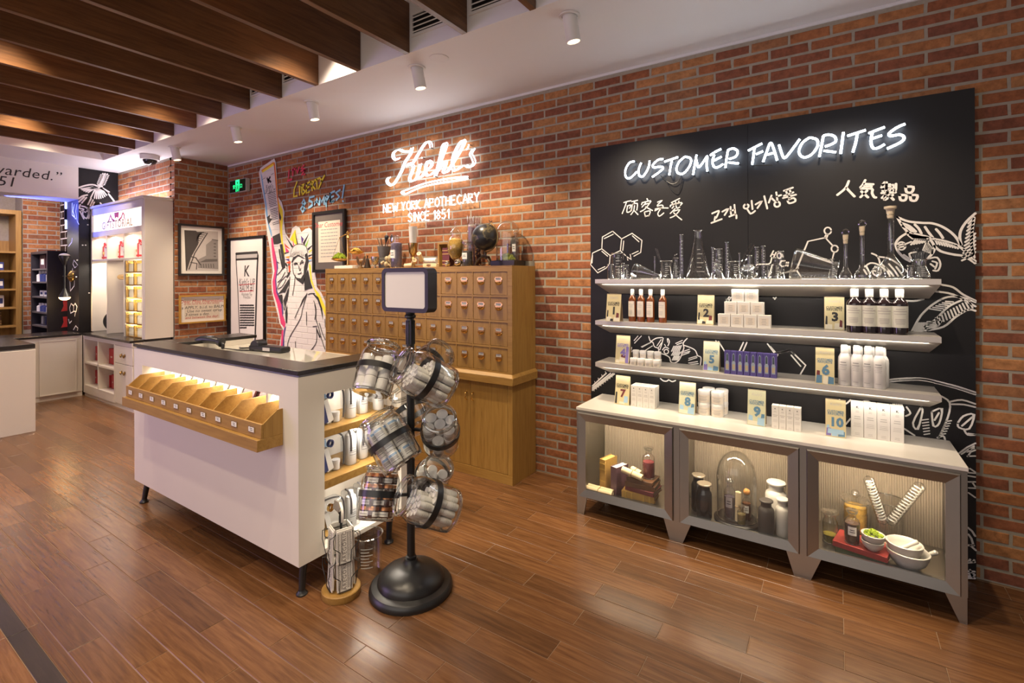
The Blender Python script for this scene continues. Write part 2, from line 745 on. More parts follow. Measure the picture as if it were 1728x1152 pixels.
def _brick_mesh(i, lx, lz):
    """x along the wall, -y out of it; front face at y=0, irregular edges"""
    rg = random.Random(100 + i)
    c = 0.005
    j = lambda a: rg.uniform(-a, a)
    hx, hz = lx / 2, lz / 2
    b = [(-hx, 0.012, -hz), (hx, 0.012, -hz), (hx, 0.012, hz), (-hx, 0.012, hz)]
    m = [(-hx + j(.002), c * .8, -hz + j(.002)), (hx + j(.002), c * .8, -hz + j(.002)), (hx + j(.002), c * .8, hz + j(.002)), (-hx + j(.002), c * .8, hz + j(.002))]
    f = [(-hx + c + j(.003), j(.0012), -hz + c + j(.002)), (hx - c + j(.003), j(.0012), -hz + c + j(.002)), (hx - c + j(.003), j(.0012), hz - c + j(.002)), (-hx + c + j(.003), j(.0012), hz - c + j(.002))]
    ctr = [(j(.03), -0.0008, j(.01))]
    mb = MB()
    fs = []
    for k in range(4):
        l = (k + 1) % 4
        fs += [(k, l, 4 + l, 4 + k), (4 + k, 4 + l, 8 + l, 8 + k), (8 + k, 8 + l, 12)]
    mb.add(b + m + f + ctr, fs)
    return mesh_of('brick', mb, BRICK, smooth=0)


BRICKS = [_brick_mesh(i, BL - 0.0125, BH - 0.0115) for i in range(9)]


def lay_bricks(wall, fr, L, z0, z1, holes=(), most=300, rowh=BH, length=BL):
    """bricks on a wall drawn in frame fr; the nearest ones are parts, what is past the limit is joined"""
    rows = []
    k = 0
    z = z0
    rng = random.Random(int(L * 1000))
    while z < z1 - 0.01:
        a = -(length / 2 if k % 2 else 0.0) - 0.06
        while a < L:
            a0, a1 = max(0, a), min(L, a + length)
            zt = min(z1, z + rowh)
            if a1 - a0 > 0.03:
                hid = any(h0 - .001 <= a0 and a1 <= h1 + .001 and y0 - .001 <= z and zt <= y1 + .001 for h0, h1, y0, y1 in holes)
                part = None
                for h0, h1, y0, y1 in holes:          # trim a brick that runs into an opening
                    if z < y1 - .01 and zt > y0 + .01 and a0 < h1 and a1 > h0 and not hid:
                        if a0 < h0:
                            a1 = h0
                        elif a1 > h1:
                            a0 = h1
                if not hid and a1 - a0 > 0.03:
                    rows.append(((a0 + a1) / 2, z + rowh / 2, a1 - a0, zt - z))
            a += length
        z += rowh
        k += 1
    # how large each shows in the picture
    sc = []
    for b in rows:
        p = fr.p(b[0], b[1])
        u, v, w = proj(p)
        vis = w > 0.2 and -20 < u < 1748 and -10 < v < 1162
        sc.append((0 if vis else 1, w))
    order = sorted(range(len(rows)), key=lambda i: sc[i])
    one = set([i for i in order if sc[i][0] == 0][:most])
    rotz = math.atan2(fr.ex.y, fr.ex.x)
    rest = MB()
    for i, (a, z, la, lz) in enumerate(rows):
        me = BRICKS[rng.randrange(len(BRICKS))]
        d = -0.012 + rng.uniform(-0.0015, 0.0015)
        sx, sz = la / length * (length - 0.0125) / (BL - 0.0125) if la > length - .001 else (la - 0.0125) / (BL - 0.0125), (lz - 0.0115) / (BH - 0.0115)
        p = fr.p(a, z, 0) - fr.n * (0.003 + rng.uniform(-0.001, 0.0015))
        if i in one:
            o = link('brick', me, wall, p, (0, 0, rotz), (sx, 1, sz))
            o['kind'] = 'structure'
        else:
            k0 = len(rest.v)
            for v in me.vertices:
                q = p + fr.ex * (v.co.x * sx) - fr.n * v.co.y + fr.ey * (v.co.z * sz)
                rest.v.append(tuple(q))
            for pl in me.polygons:
                rest.f.append([x + k0 for x in pl.vertices])
                rest.m.append(0)
    if rest.v:
        o = mk('brick_courses', rest, BRICK, wall, smooth=0)
        o['kind'] = 'stuff'


XL = -7.32      # end wall with the framed pictures
XM = -9.22      # black mural wall
YP = 3.00       # brick pier face
DL, DR = -7.31, ux(448.5, WALL, 450)
DZ = atY(446, 397, WALL).z

wb = struct('wall_back', MB().box(XL - 0.2, 3.3, WALL + 0.006, WALL + 0.16, 0, 3.45), MORTAR)
lay_bricks(wb, Frame((XL, WALL, 0)), 3.25 - XL, 0.0, 3.30, holes=[(-4.55 - XL, -2.2 - XL, 0, 1.76), (-1.63 - XL, 0.62 - XL, 0, 2.69), (0, DR - XL, 0, DZ)])
wl = struct('wall_left', MB().box(XL - 0.16, XL - 0.006, YP + 0.006, WALL + 0.006, 0, 3.45), MORTAR)
lay_bricks(wl, Frame((XL, YP - .004, 0), (0, 1, 0)), WALL - YP + .004, 0.0, 3.30, rowh=0.0825)
wp = struct('wall_pier', MB().box(XM - 0.02, XL - 0.10, YP + 0.006, YP + 0.12, 0, 3.45), MORTAR)
lay_bricks(wp, Frame((XM, YP, 0)), XL - XM, 2.2, 3.30, rowh=0.0825)

# black mural wall with its reveal, and the white header over the opening beside it
wm = struct('wall_mural', MB().box(XM - 0.5, XM, 2.53, 3.12, 0, 3.32), BLACKP)
wh = struct('wall_header', MB().box(XM - 0.5, XM, -2.2, 2.53, 2.835, 3.32), WHITEP)
hf = Frame((XM, 0, 0), (0, 1, 0))
t = MB()
p = atX(103, 300, XM)
t.text('be rewarded.\u201d', 0.185, hf, p.y, p.z + 0.005, 0.003, align='RIGHT', shear=0.18, spacing=1.05)
p = atX(27, 308, XM)
t.text('1851', 0.185, hf, p.y, p.z - 0.005, 0.003, align='RIGHT', shear=0.18)
mk('header_lettering', t, INK, wh)

# far room behind the opening
XF = -11.6
yfb = atX(102, 400, XF).y
yfa = atX(38, 400, XF).y
wf = struct('wall_far', MB().box(XF - 0.45, XF - 0.006, yfa, yfb + 0.1, 0, 3.4).box(XF - 0.46, XF - 0.44, -2.2, yfa + 0.02, 0, 3.4), MORTAR)
lay_bricks(wf, Frame((XF, yfa, 0), (0, 1, 0)), yfb - yfa, 0.8, 3.3, rowh=0.0825, length=0.25)
lay_bricks(wf, Frame((XF - 0.44, -0.4, 0), (0, 1, 0)), yfa + 0.4, 1.2, 3.3, most=60, rowh=0.0825, length=0.25)
ws = struct('wall_side', MB().box(XF, XM - 0.5, yfb, yfb + 0.1, 0, 3.4), BLACKP)
# white brick outlines painted on that black wall
sf = Frame((XF, yfb, 0))
t = MB()
z = 1.9
k = 0
while z < 3.3:
    t.rect(sf, 0.02, XM - 0.5 - XF, z, z + 0.018, 0.003)
    a = 0.08 if k % 2 else 0.26
    while a < XM - 0.5 - XF:
        t.rect(sf, a, a + 0.018, z + 0.018, z + 0.12, 0.003)
        a += 0.36
    z += 0.12
    k += 1
mk('painted_brick_lines', t, CHALK, ws)
struct('ceiling_far', MB().box(-12.2, XM - 0.5, -2.2, 3.9, 3.32, 3.4), CEILP)

# ceiling: soffit along the walls, raised field with fascia behind the beams
ce = MB()
ce.box(-9.72, 3.3, 2.566, WALL + 0.1, SOFF, SOFF + 0.04)
ce.box(-9.72, -8.37, -2.6, 2.566, SOFF, SOFF + 0.04)
ce.box(-8.41, -8.37, -2.6, 2.566, SOFF + 0.04, 3.95)
ce.box(-8.41, 3.3, 2.566, 2.60, SOFF + 0.04, 3.95)
ce.box(-8.41, 3.3, -2.6, 2.60, 3.95, 4.0)
struct('ceiling', ce, CEILP)
struct('trim_1', MB().box(XL, 3.3, 3.683, 3.70, SOFF - 0.02, SOFF - 0.001), CEILP)

# floor: base with joint colour, every plank a piece
fl = struct('floor', MB().box(-12.2, 3.5, -2.6, 3.75, -0.08, -0.0022), JOINT)
PW, PL = 0.1273, 0.729
pm = MB()
g = 0.0015
c = 0.0014
hx, hy = PL / 2 - g, PW / 2 - g
bb = [(-hx, -hy, -0.006), (hx, -hy, -0.006), (hx, hy, -0.006), (-hx, hy, -0.006)]
mm = [(-hx, -hy, -c), (hx, -hy, -c), (hx, hy, -c), (-hx, hy, -c)]
tt = [(-hx + c, -hy + c, 0), (hx - c, -hy + c, 0), (hx - c, hy - c, 0), (-hx + c, hy - c, 0)]
fs = [(8, 9, 10, 11)]
for k in range(4):
    l = (k + 1) % 4
    fs += [(k, l, 4 + l, 4 + k), (4 + k, 4 + l, 8 + l, 8 + k)]
pm.add(bb + mm + tt, fs)
PLANKM = mesh_of('plank', pm, PLANK, 0)
pieces = []
frng = random.Random(5)
for r in range(-17, 24):
    yc = 0.748 + (r + 0.5) * PW
    if yc > WALL or yc < -2.4:
        continue
    w = PW
    if r == -1:           # narrow row beside the dark inlay strip
        yc, w = 0.748 - 0.026, 0.052
    if r == -2:
        continue
    if r < -2:
        yc = 0.623 + (r + 2.5) * PW
    off = -2.889 + 0.3645 * (r % 2)
    x = off - PL * 13
    while x < 3.3:
        x0, x1 = max(x, -12.0), min(x + PL, 3.3)
        if x1 - x0 > 0.1:
            pieces.append(((x0 + x1) / 2, yc, (x1 - x0) / PL, w / PW))
        x += PL


def _vis(q):
    u, v, ww = proj((q[0], q[1], 0))
    ok = ww > 0.3 and -220 < u < 1950 and v < 1300
    return (0 if ok else 1, ww)


order = sorted(range(len(pieces)), key=lambda i: _vis(pieces[i]))
own = set([i for i in order if _vis(pieces[i])[0] == 0][:300])
rest = MB()
for i, (x, y, sx, sy) in enumerate(pieces):
    if i in own:
        link('plank', PLANKM, fl, (x, y, 0), None, (sx, sy, 1))['kind'] = 'structure'
    else:
        k0 = len(rest.v)
        rest.v += [(x + v.co.x * sx, y + v.co.y * sy, v.co.z) for v in PLANKM.vertices]
        for pl in PLANKM.polygons:
            rest.f.append([a + k0 for a in pl.vertices])
            rest.m.append(0)
mk('plank_field', rest, PLANK, fl, smooth=0)['kind'] = 'stuff'
for i in range(-9, 9):
    x0 = -3.247 + i * 0.729
    o = mk('inlay_strip', MB().box(x0 + 0.0015, x0 + 0.7275, 0.6245, 0.6945, -0.006, -0.0001), DARKPLANK, fl, bevel=0.001)
    o['kind'] = 'structure'

# ------------------------------------------------------------------ timber beams in the raised field
ORD = ['first', 'second', 'third', 'fourth', 'fifth', 'sixth', 'seventh', 'eighth', 'ninth', 'tenth', 'eleventh', 'twelfth', 'thirteenth', 'fourteenth', 'fifteenth', 'sixteenth', 'seventeenth', 'eighteenth']
bm0 = MB().box(-0.021, 0.021, -2.4, 2.563, 0, 0.36)
BEAM = mesh_of('ceiling_beam', bm0, BEAMW, 0)
for i in range(13):
    o = link('ceiling_beam', BEAM, None, (-7.872 + 0.5288 * i, 0, SOFF - 0.004))
    tag(o, ORD[i] + ' dark timber ceiling beam counted from the header wall with the painted words', 'beam', 'timber ceiling beams', 'thing')
# air vents in the fascia between beams
vs_ = MB()
for k in range(4):
    vs_.box(-0.19, 0.19, -0.012, 0.0, 0.02 + k * 0.034, 0.040 + k * 0.034)
for x, lab in ((-1.79, 'white slatted air vent between the two beams nearest the front'), (-3.906, 'white slatted air vent between the eighth and ninth beams'), (-4.435, 'white slatted air vent between the seventh and eighth beams'), (-2.32, 'white slatted air vent between the eleventh and twelfth beams')):
    t = thing('air_vent', lab, 'vent', (x, 2.566, 3.40), 0, 'fascia air vents')
    mk('vent_frame', MB().box(-0.22, 0.22, -0.015, -0.001, 0, 0.018).box(-0.22, 0.22, -0.015, -0.001, 0.152, 0.17).box(-0.22, -0.2, -0.015, -0.001, 0.018, 0.152).box(0.2, 0.22, -0.015, -0.001, 0.018, 0.152), CEILP, t)
    mk('vent_dark', MB().box(-0.2, 0.2, -0.004, -0.002, 0.018, 0.152), BLACKP, t)
    for k in range(4):
        mk('vent_slat', MB().rbox((0, -0.009, 0.034 + k * 0.034), 0.2, 0.008, 0.004, Matrix.Rotation(R(35), 3, 'X')), CEILP, t)

# adjustable cylinder spots on the soffit
LENS = emis('lamp_lens', (1.0, 0.78, 0.5), 6)
for i, (u, v, lab) in enumerate(((960, 25, 'largest cylinder ceiling spot, above the customer favorites panel'), (702, 113, 'white cylinder ceiling spot beside the flush ceiling disc'), (524, 172, 'white cylinder ceiling spot to the left of the white neon script'), (395, 214, 'white cylinder ceiling spot above the corner with the exit sign'), (293, 248, 'white cylinder ceiling spot next to the dome camera'))):
    p = atZ(u, v, SOFF)
    t = thing('ceiling_spot', lab, 'lamp', (p.x, p.y + 0.01, SOFF), 0, 'soffit spots')
    mk('mount_ring', MB().lathe([(0.048, -0.001), (0.066, -0.001), (0.066, -0.009), (0.048, -0.009)], 28), WHITEP, t)
    mk('socket', MB().lathe([(0.001, -0.004), (0.05, -0.004)], 24), BLACKP, t)
    ax = Vector((0.10, 0.16, -1)).normalized()
    M = axis_matrix(ax)
    mk('spot_body', MB().lathe([(0.001, -0.01), (0.042, -0.01), (0.045, -0.005), (0.045, 0.155), (0.040, 0.157), (0.038, 0.145)], 24, M), WHITEP, t, (0, 0, -0.004))
    mk('spot_lens', MB().lathe([(0.001, 0.145), (0.0385, 0.145)], 20, M), LENS, t, (0, 0, -0.004))
p = atZ(741, 98, SOFF)
t = thing('ceiling_sensor', 'flush white round disc set in the soffit', 'sensor', (p.x, p.y, SOFF))
mk('cover_plate', MB().lathe([(0.001, -0.006), (0.06, -0.006), (0.072, -0.003), (0.072, -0.0005)], 32), CEILP, t)
p = atZ(253, 262, SOFF)
t = thing('dome_camera', 'white security camera with dark dome under the soffit', 'camera', (p.x, p.y, SOFF))
mk('housing', MB().lathe([(0.001, -0.001), (0.105, -0.001), (0.11, -0.015), (0.105, -0.06), (0.08, -0.064)], 32), WHITEP, t)
mk('dome', MB().lathe([(0.08, -0.062), (0.078, -0.08), (0.06, -0.112), (0.03, -0.128), (0.001, -0.132)], 28), mat('smoked_dome', (0.02, 0.02, 0.022), 0.1, coat=0.5), t)
# ================================================================== the oak drawer chest against the brick wall
CHX0, CHX1, CHY, CHZ = -4.568, -2.176, 3.31, 1.775
chest = thing('drawer_chest', 'tall oak apothecary chest with four rows of small drawers over plain doors', 'cabinet', ((CHX0 + CHX1) / 2, CHY, 0))
co = ((CHX0 + CHX1) / 2, CHY, 0)
mk('carcass', MB().box(CHX0, CHX1, CHY + 0.02, WALL - 0.014, 0.89, CHZ).box(CHX0, CHX1, CHY + 0.02, WALL - 0.014, 0.0, 0.80), OAK, chest, off=co)
COLW, NC = 0.1795, 13
ROWZ = [(1.534, 1.724), (1.326, 1.513), (1.117, 1.307), (0.909, 1.096)]
ff = MB()
ff.box(CHX0, CHX1, CHY, CHY + 0.02, 1.726, CHZ)
for i in range(3):
    ff.box(CHX0, CHX1, CHY, CHY + 0.02, ROWZ[i + 1][1] + 0.002, ROWZ[i][0] - 0.002)
ff.box(CHX0, CHX1, CHY, CHY + 0.02, 0.872, 0.907)
X0D = CHX1 - 0.045 - NC * COLW + 0.006
for z0, z1 in ROWZ:
    ff.box(CHX0, X0D - 0.001, CHY, CHY + 0.02, z0 - .002, z1 + .002)
    ff.box(CHX1 - 0.045, CHX1, CHY, CHY + 0.02, z0 - .002, z1 + .002)
    for c in range(1, NC):
        ff.box(X0D + c * COLW - 0.010, X0D + c * COLW + 0.001, CHY, CHY + 0.02, z0 - .002, z1 + .002)
mk('face_frame', ff, OAKH, chest, off=co)
wst = MB()
prof = [(-0.035, 0.806), (-0.035, 0.868), (-0.018, 0.886), (0.0, 0.892)]
wst.box(CHX0 - 0.02, CHX1 + 0.022, CHY - 0.028, WALL - 0.013, 0.806, 0.868)
wst.add([(CHX0 - .02, CHY - .028, .868), (CHX1 + .022, CHY - .028, .868), (CHX1 + .022, WALL - .013, .868), (CHX0 - .02, WALL - .013, .868), (CHX0, CHY - .002, .892), (CHX1 + .001, CHY - .002, .892), (CHX1 + .001, WALL - .013, .892), (CHX0, WALL - .013, .892)], [(0, 1, 5, 4), (1, 2, 6, 5), (4, 5, 6, 7), (3, 0, 4, 7)])
mk('waist_moulding', wst, OAKH, chest, off=co, bevel=0.003)
mk('plinth', MB().box(CHX0, CHX1, CHY - 0.002, CHY + 0.02, 0, 0.075), OAKH, chest, off=co)
for a_, b_ in ((CHX1 - 0.045, CHX1), (CHX0, CHX0 + 0.045)):
    mk('side_stile', MB().box(a_, b_, CHY, CHY + 0.02, 0.077, 0.804), OAK, chest, off=co)
dw = COLW - 0.0125
drw_me = {}
for z0, z1 in ROWZ:
    drw_me[z0] = mesh_of('drawer', MB().box(-dw / 2, dw / 2, 0.004, 0.019, -(z1 - z0) / 2 + .001, (z1 - z0) / 2 - .001), OAK, 0)
hold = MB()                                    # brass card holder
hold.box(-0.031, 0.031, -0.0025, 0.0035, 0.001, 0.004)
hold.box(-0.031, 0.031, -0.0025, 0.0035, 0.028, 0.031)
hold.box(-0.031, -0.028, -0.0025, 0.0035, 0.004, 0.028)
hold.box(0.028, 0.031, -0.0025, 0.0035, 0.004, 0.028)
hold.box(-0.037, -0.031, -0.001, 0.0035, 0.010, 0.022).box(0.031, 0.037, -0.001, 0.0035, 0.010, 0.022)
HOLD = mesh_of('card_holder', hold, BRASS, 0)
CARD = mesh_of('name_card', MB().box(-0.028, 0.028, 0.0005, 0.003, 0.004, 0.028).box(-0.018, 0.014, 0.0002, 0.0005, 0.017, 0.020, 1).box(-0.012, 0.018, 0.0002, 0.0005, 0.010, 0.013, 1), [mat('card_tinted', (0.55, 0.52, 0.48), 0.5), GREYINK], 0)
pull = MB()
vs, fs = [], []
n = 8
for i in range(n + 1):
    a = PI * i / n
    for k in range(5):
        b = PI / 2 * k / 4
        vs.append((-0.034 * math.cos(a), 0.003 - 0.028 * math.sin(a) * math.cos(b), -0.002 - 0.030 * math.sin(b) * math.sin(a)))
for i in range(n):
    for k in range(4):
        fs.append((i * 5 + k, i * 5 + k + 1, (i + 1) * 5 + k + 1, (i + 1) * 5 + k))
pull.add(vs, fs)
pull.box(-0.031, 0.031, -0.001, 0.0035, -0.004, 0.001)
PULL = mesh_of('cup_pull', pull, BRASS, 50)
for z0, z1 in ROWZ:
    for c in range(NC):
        x = X0D + (c + 0.5) * COLW - 0.0045
        d = link('drawer', drw_me[z0], chest, (x - co[0], 0, (z0 + z1) / 2))
        link('card_holder', HOLD, d, (0, 0, 0.020))
        link('name_card', CARD, d, (0, 0, 0.020))
        link('cup_pull', PULL, d, (0, 0, 0.016))
# lower doors
edges = [CHX0 + 0.047]
nd = 6
wdt = (CHX1 - CHX0 - 0.094) / nd
for i in range(nd):
    x0 = CHX0 + 0.047 + i * wdt
    d = mk('door', MB().box(0.0015, wdt - 0.0015, 0.001, 0.019, 0.079, 0.802), OAK, chest, (x0 - co[0], 0, 0), bevel=0.001)
    hx = wdt - 0.035 if i % 2 == 0 else 0.035
    h = MB().tube(smooth_path([(hx, 0.002, 0.705), (hx, -0.022, 0.698), (hx + .004, -0.026, 0.675), (hx - .004, -0.024, 0.652), (hx, 0.002, 0.632)], 4), [0.004] * 17, 8)
    mk('handle', h, BRASS, d)

# ================================================================== cash counter
KX0, KX1, KY0, KY1 = -4.375, -2.325, 1.52, 2.30
ko = ((KX0 + KX1) / 2, (KY0 + KY1) / 2, 0)
counter = thing('sales_counter', 'white sales counter with black stone top and wooden sample tray in front', 'counter', ko)
ZB, ZT, TZW_ = 0.18, 1.163, 1.128
rx0, rx1, rz0, rz1 = -4.232, -2.498, 0.79, 1.046          # opening for the sample trays
sy0, sy1 = 1.675, 2.24                                     # opening for the side shelves
body = MB()
th = 0.02
body.box(KX0, rx0, KY0, KY0 + th, ZB, ZT)
body.box(rx1, KX1, KY0, KY0 + th, ZB, ZT)
body.box(rx0, rx1, KY0, KY0 + th, ZB, rz0)
body.box(rx0, rx1, KY0, KY0 + th, rz1, ZT)
body.box(KX1 - th, KX1, KY0 + th, sy0, ZB, ZT)
body.box(KX1 - th, KX1, sy0, sy1, 1.048, ZT)
body.box(KX1 - th, KX1, sy0, sy1, ZB, 0.205)
body.box(KX1 - th, KX1, sy1, KY1, ZB, ZT)
body.box(KX0, KX0 + th, KY0 + th, KY1, ZB, ZT)
body.box(KX0 + th, KX1 - th, KY1 - th, KY1, ZB, TZW_)
body.box(KX0 + th, KX1 - th, KY0 + th, KY1 - th, ZB, ZB + 0.02)
# niche boxes
body.box(rx0 - 0.01, rx1 + 0.01, KY0 + 0.27, KY0 + 0.285, rz0 - 0.01, rz1 + 0.01)
body.box(rx0 - 0.012, rx0, KY0 + th, KY0 + 0.27, rz0, rz1)
body.box(rx1, rx1 + 0.012, KY0 + th, KY0 + 0.27, rz0, rz1)
body.box(rx0, rx1, KY0 + th, KY0 + 0.27, rz1, rz1 + 0.012)
body.box(rx0, rx1, KY0 + th, KY0 + 0.27, rz0 - 0.012, rz0)
body.box(KX1 - 0.33, KX1 - 0.315, KY0 + th, KY1 - th, 0.2, 1.06)
body.box(KX1 - 0.315, KX1 - th, sy0 - 0.012, sy0, 0.2, 1.05)
body.box(KX1 - 0.315, KX1 - th, sy1, sy1 + 0.012, 0.2, 1.05)
body.box(KX1 - 0.315, KX1 - th, sy0, sy1, 1.048, 1.06)
body.box(KX1 - 0.315, KX1 - th, sy0, sy1, 0.2, 0.205)
mk('body', body, WHITEL, counter, off=ko)
mk('shadow_rail', MB().box(KX0 + 0.012, KX1 - 0.012, KY0 + 0.012, KY0 + 0.03, ZT, ZT + 0.010).box(KX1 - 0.03, KX1 - 0.012, KY0 + 0.03, KY1 - 0.012, ZT, ZT + 0.010).box(KX0 + 0.012, KX0 + 0.03, KY0 + 0.03, KY1 - 0.012, ZT, ZT + 0.010), mat('grey_rail', (0.30, 0.29, 0.33), 0.3, metal=0.6), counter, off=ko)
top = MB()
inx0, inx1, iny0 = -4.12, -2.535, atZ(515, 611, 1.197).y
TZ0, TZ1 = 1.173, 1.197
top.box(KX0 - 0.008, KX1 + 0.004, KY0 - 0.004, iny0, TZ0, TZ1)
top.box(KX0 - 0.008, inx0, iny0, KY1 + 0.01, TZ0, TZ1)
top.box(inx1, KX1 + 0.004, iny0, KY1 + 0.01, TZ0, TZ1)
mk('stone_top', top, STONE, counter, off=ko, bevel=0.002)
TZW = 1.130                       # sunk white work surface
mk('glass_worktop', MB().box(inx0 - .1, inx1 + .1, iny0 - .1, KY1 - .022, TZW - .02, TZW), mat('white_glass', (0.72, 0.70, 0.62), 0.06, coat=0.6, var=0.01), counter, off=ko)
mk('well_lining', MB().box(inx0 - .02, inx0 - .001, iny0 - .09, KY1 - .022, TZW + .0005, TZ0 - .001).box(inx1 + .001, inx1 + .02, iny0 - .09, KY1 - .022, TZW + .0005, TZ0 - .001), WHITEL, counter, off=ko)
for (x, y, dx) in ((KX1 - 0.06, KY0 + 0.07, 0.010), (KX0 + 0.06, KY0 + 0.07, -0.03), (KX1 - 0.06, KY1 - 0.10, 0.01), (KX0 + 0.06, KY1 - 0.10, -0.03)):
    l = MB().tube([(x, y, ZB + 0.002), (x + dx * .5, y - 0.012, 0.10), (x + dx, y - 0.02, 0.016)], [0.021, 0.019, 0.016], 12)
    l.lathe([(0.001, 0), (0.028, 0), (0.030, 0.008), (0.022, 0.016), (0.018, 0.024), (0.001, 0.024)], 16, None, 0, o=(x + dx, y - 0.02, 0.0))
    mk('leg', l, BLACKM, counter, off=ko)
# side shelves
for z0, z1 in ((0.807, 0.847), (0.525, 0.571)):
    mk('shelf', MB().box(KX1 - 0.314, KX1 - 0.004, sy0 + 0.001, sy1 - 0.001, z0, z1), OAKH, counter, off=ko, bevel=0.002)
STRIP = emis('led_strip', (1.0, 0.83, 0.60), 5)
mk('light_strip', MB().box(rx0 + 0.03, rx1 - 0.03, KY0 + 0.03, KY0 + 0.04, rz1 - 0.006, rz1 - 0.001), STRIP, counter, off=ko)
mk('light_strip', MB().box(KX1 - 0.04, KX1 - 0.03, sy0 + .02, sy1 - .02, 1.042, 1.047).box(KX1 - 0.04, KX1 - 0.03, sy0 + .02, sy1 - .02, 0.801, 0.806).box(KX1 - 0.04, KX1 - 0.03, sy0 + .02, sy1 - .02, 0.519, 0.524), STRIP, counter, off=ko)
light('AREA', 'tray_strip_light', ((rx0 + rx1) / 2, KY0 + 0.06, rz1 - 0.012), 5.0, NEUT, rx1 - rx0 - 0.1, 0.03, target=((rx0 + rx1) / 2, KY0 + 0.22, 0.8))
for z, e in ((1.035, 3.0), (0.797, 2.6), (0.514, 2.6)):
    light('AREA', 'side_shelf_light', (KX1 - 0.06, (sy0 + sy1) / 2, z), e, NEUT, 0.03, sy1 - sy0 - 0.06, target=(KX1 - 0.14, (sy0 + sy1) / 2, 0.0))

# wooden sample tray: ten slanted pockets
TX0, TX1, TY = -4.17, -2.462, 1.40
tray = thing('sample_tray', 'long oak tray of ten pockets set in the white counter front', 'tray', ((TX0 + TX1) / 2, TY, 0.79))
to = ((TX0 + TX1) / 2, TY, 0.79)
TYB = KY0 + 0.262
mk('base_board', MB().box(TX0 - 0.002, TX1 + 0.002, TY - 0.022, KY0 - 0.001, 0.792, 0.852).box(rx0 + 0.004, rx1 - 0.004, KY0 + 0.001, TYB, 0.792, 0.852), OAKH, tray, off=to, bevel=0.001)
mk('front_board', MB().box(TX0, TX1, TY, TY + 0.012, 0.853, 0.928), OAKH, tray, off=to, bevel=0.001)
NP = 10
pw = (TX1 - TX0) / NP
for i in range(NP + 1):
    x = TX0 + i * pw
    x0 = min(max(x - 0.005, TX0 + 0.0), TX1 - 0.010)
    end = i in (0, NP)
    side = [(TY + 0.0125, 0.853), (KY0 + .115, 0.853), (KY0 + .115, 0.990), (TY + 0.085, 0.990), (TY + 0.0125, 0.928)]
    fr = Frame((x0 + 0.010, 0, 0), (0, 1, 0))
    if i == NP:
        side = [(TY + 0.0125, 0.853), (KY0 + .03, 0.853), (KY0 + .03, 0.985), (TY + 0.09, 0.985), (TY + 0.0125, 0.928)]
    mk('divider', MB().poly(side, fr, 0, 0.010), OAKH if not end else OAK, tray, off=to)
    if i < NP:
        xc = x + pw / 2
        h = MB()
        h.box(xc - 0.029, xc + 0.029, TY - 0.004, TY - 0.001, 0.876, 0.907)
        h.box(xc - 0.025, xc + 0.025, TY - 0.0048, TY - 0.004, 0.880, 0.903, 1)
        h.box(xc - 0.014, xc + 0.012, TY - 0.0052, TY - 0.0048, 0.896, 0.899, 2).box(xc - 0.010, xc + 0.014, TY - 0.0052, TY - 0.0048, 0.887, 0.890, 2)
        mk('label_frame', h, [CHROME, PAPER, INK], tray, off=to)

# ================================================================== black display panel with steel shelves
PNX0, PNX1, PNY, PNZ = -1.645, 0.640, 3.652, 2.710
panel = thing('display_backboard', 'tall black panel with white line drawings behind the steel shelves', 'panel', ((PNX0 + PNX1) / 2, PNY, 0))
po = ((PNX0 + PNX1) / 2, PNY, 0)
xs_ = ux(1262, PNY, 300)
mk('panel_board', MB().box(PNX0, xs_ - 0.001, PNY, WALL - 0.006, 0.012, PNZ), BLACKP, panel, off=po)
mk('panel_board', MB().box(xs_ + 0.001, PNX1, PNY, WALL - 0.006, 0.012, PNZ), BLACKP, panel, off=po)
SHY = 3.38
SHZ0 = 1.662
SATIN = mat('satin_steel', (0.66, 0.62, 0.58), 0.42, metal=0.55, var=0.04, scale=6)
SHX0, SHX1 = -1.487, 0.461
for i, z in enumerate((1.662, 1.358, 1.050)):
    sh = thing('display_shelf', ['steel shelf with slanted underside holding laboratory glassware', 'steel shelf with slanted underside holding amber and dark bottles', 'steel shelf with slanted underside holding the purple boxes'][i], 'shelf', ((SHX0 + SHX1) / 2, SHY, z), 0, 'steel wall shelves')
    a, b = SHX0, SHX1
    l = 0.030
    yb = PNY - 0.001
    m = MB()
    vs = [(a, SHY, z), (b, SHY, z), (b + .004, yb, z), (a - .004, yb, z), (a, SHY, z - l), (b, SHY, z - l), (b - .02, yb - .03, z - .112), (a + .02, yb - .03, z - .112), (b - .02, yb, z - .112), (a + .02, yb, z - .112)]
    m.add(vs, [(0, 1, 2, 3), (0, 4, 5, 1), (4, 7, 6, 5), (1, 5, 6, 8, 2), (0, 3, 9, 7, 4), (7, 9, 8, 6), (3, 2, 8, 9)])
    mk('shelf_body', m, SATIN, sh, off=((SHX0 + SHX1) / 2, SHY, z), smooth=0)
    mk('light_strip', MB().box(a + .03, b - .03, SHY + .012, SHY + .020, z - l - .0035, z - l - .0005), STRIP, sh, off=((SHX0 + SHX1) / 2, SHY, z), rot=None)
    light('AREA', 'shelf_strip_light', ((a + b) / 2, SHY + 0.016, z - l - 0.006), 5.0, NEUT, b - a - 0.1, 0.015, target=((a + b) / 2, PNY, z - 0.14))

light('AREA', 'glassware_strip_light', ((SHX0 + SHX1) / 2, PNY - 0.012, SHZ0 + 0.006), 3.0, NEUT, SHX1 - SHX0 - 0.1, 0.008, target=((SHX0 + SHX1) / 2, PNY - 0.2, SHZ0 + 0.10))

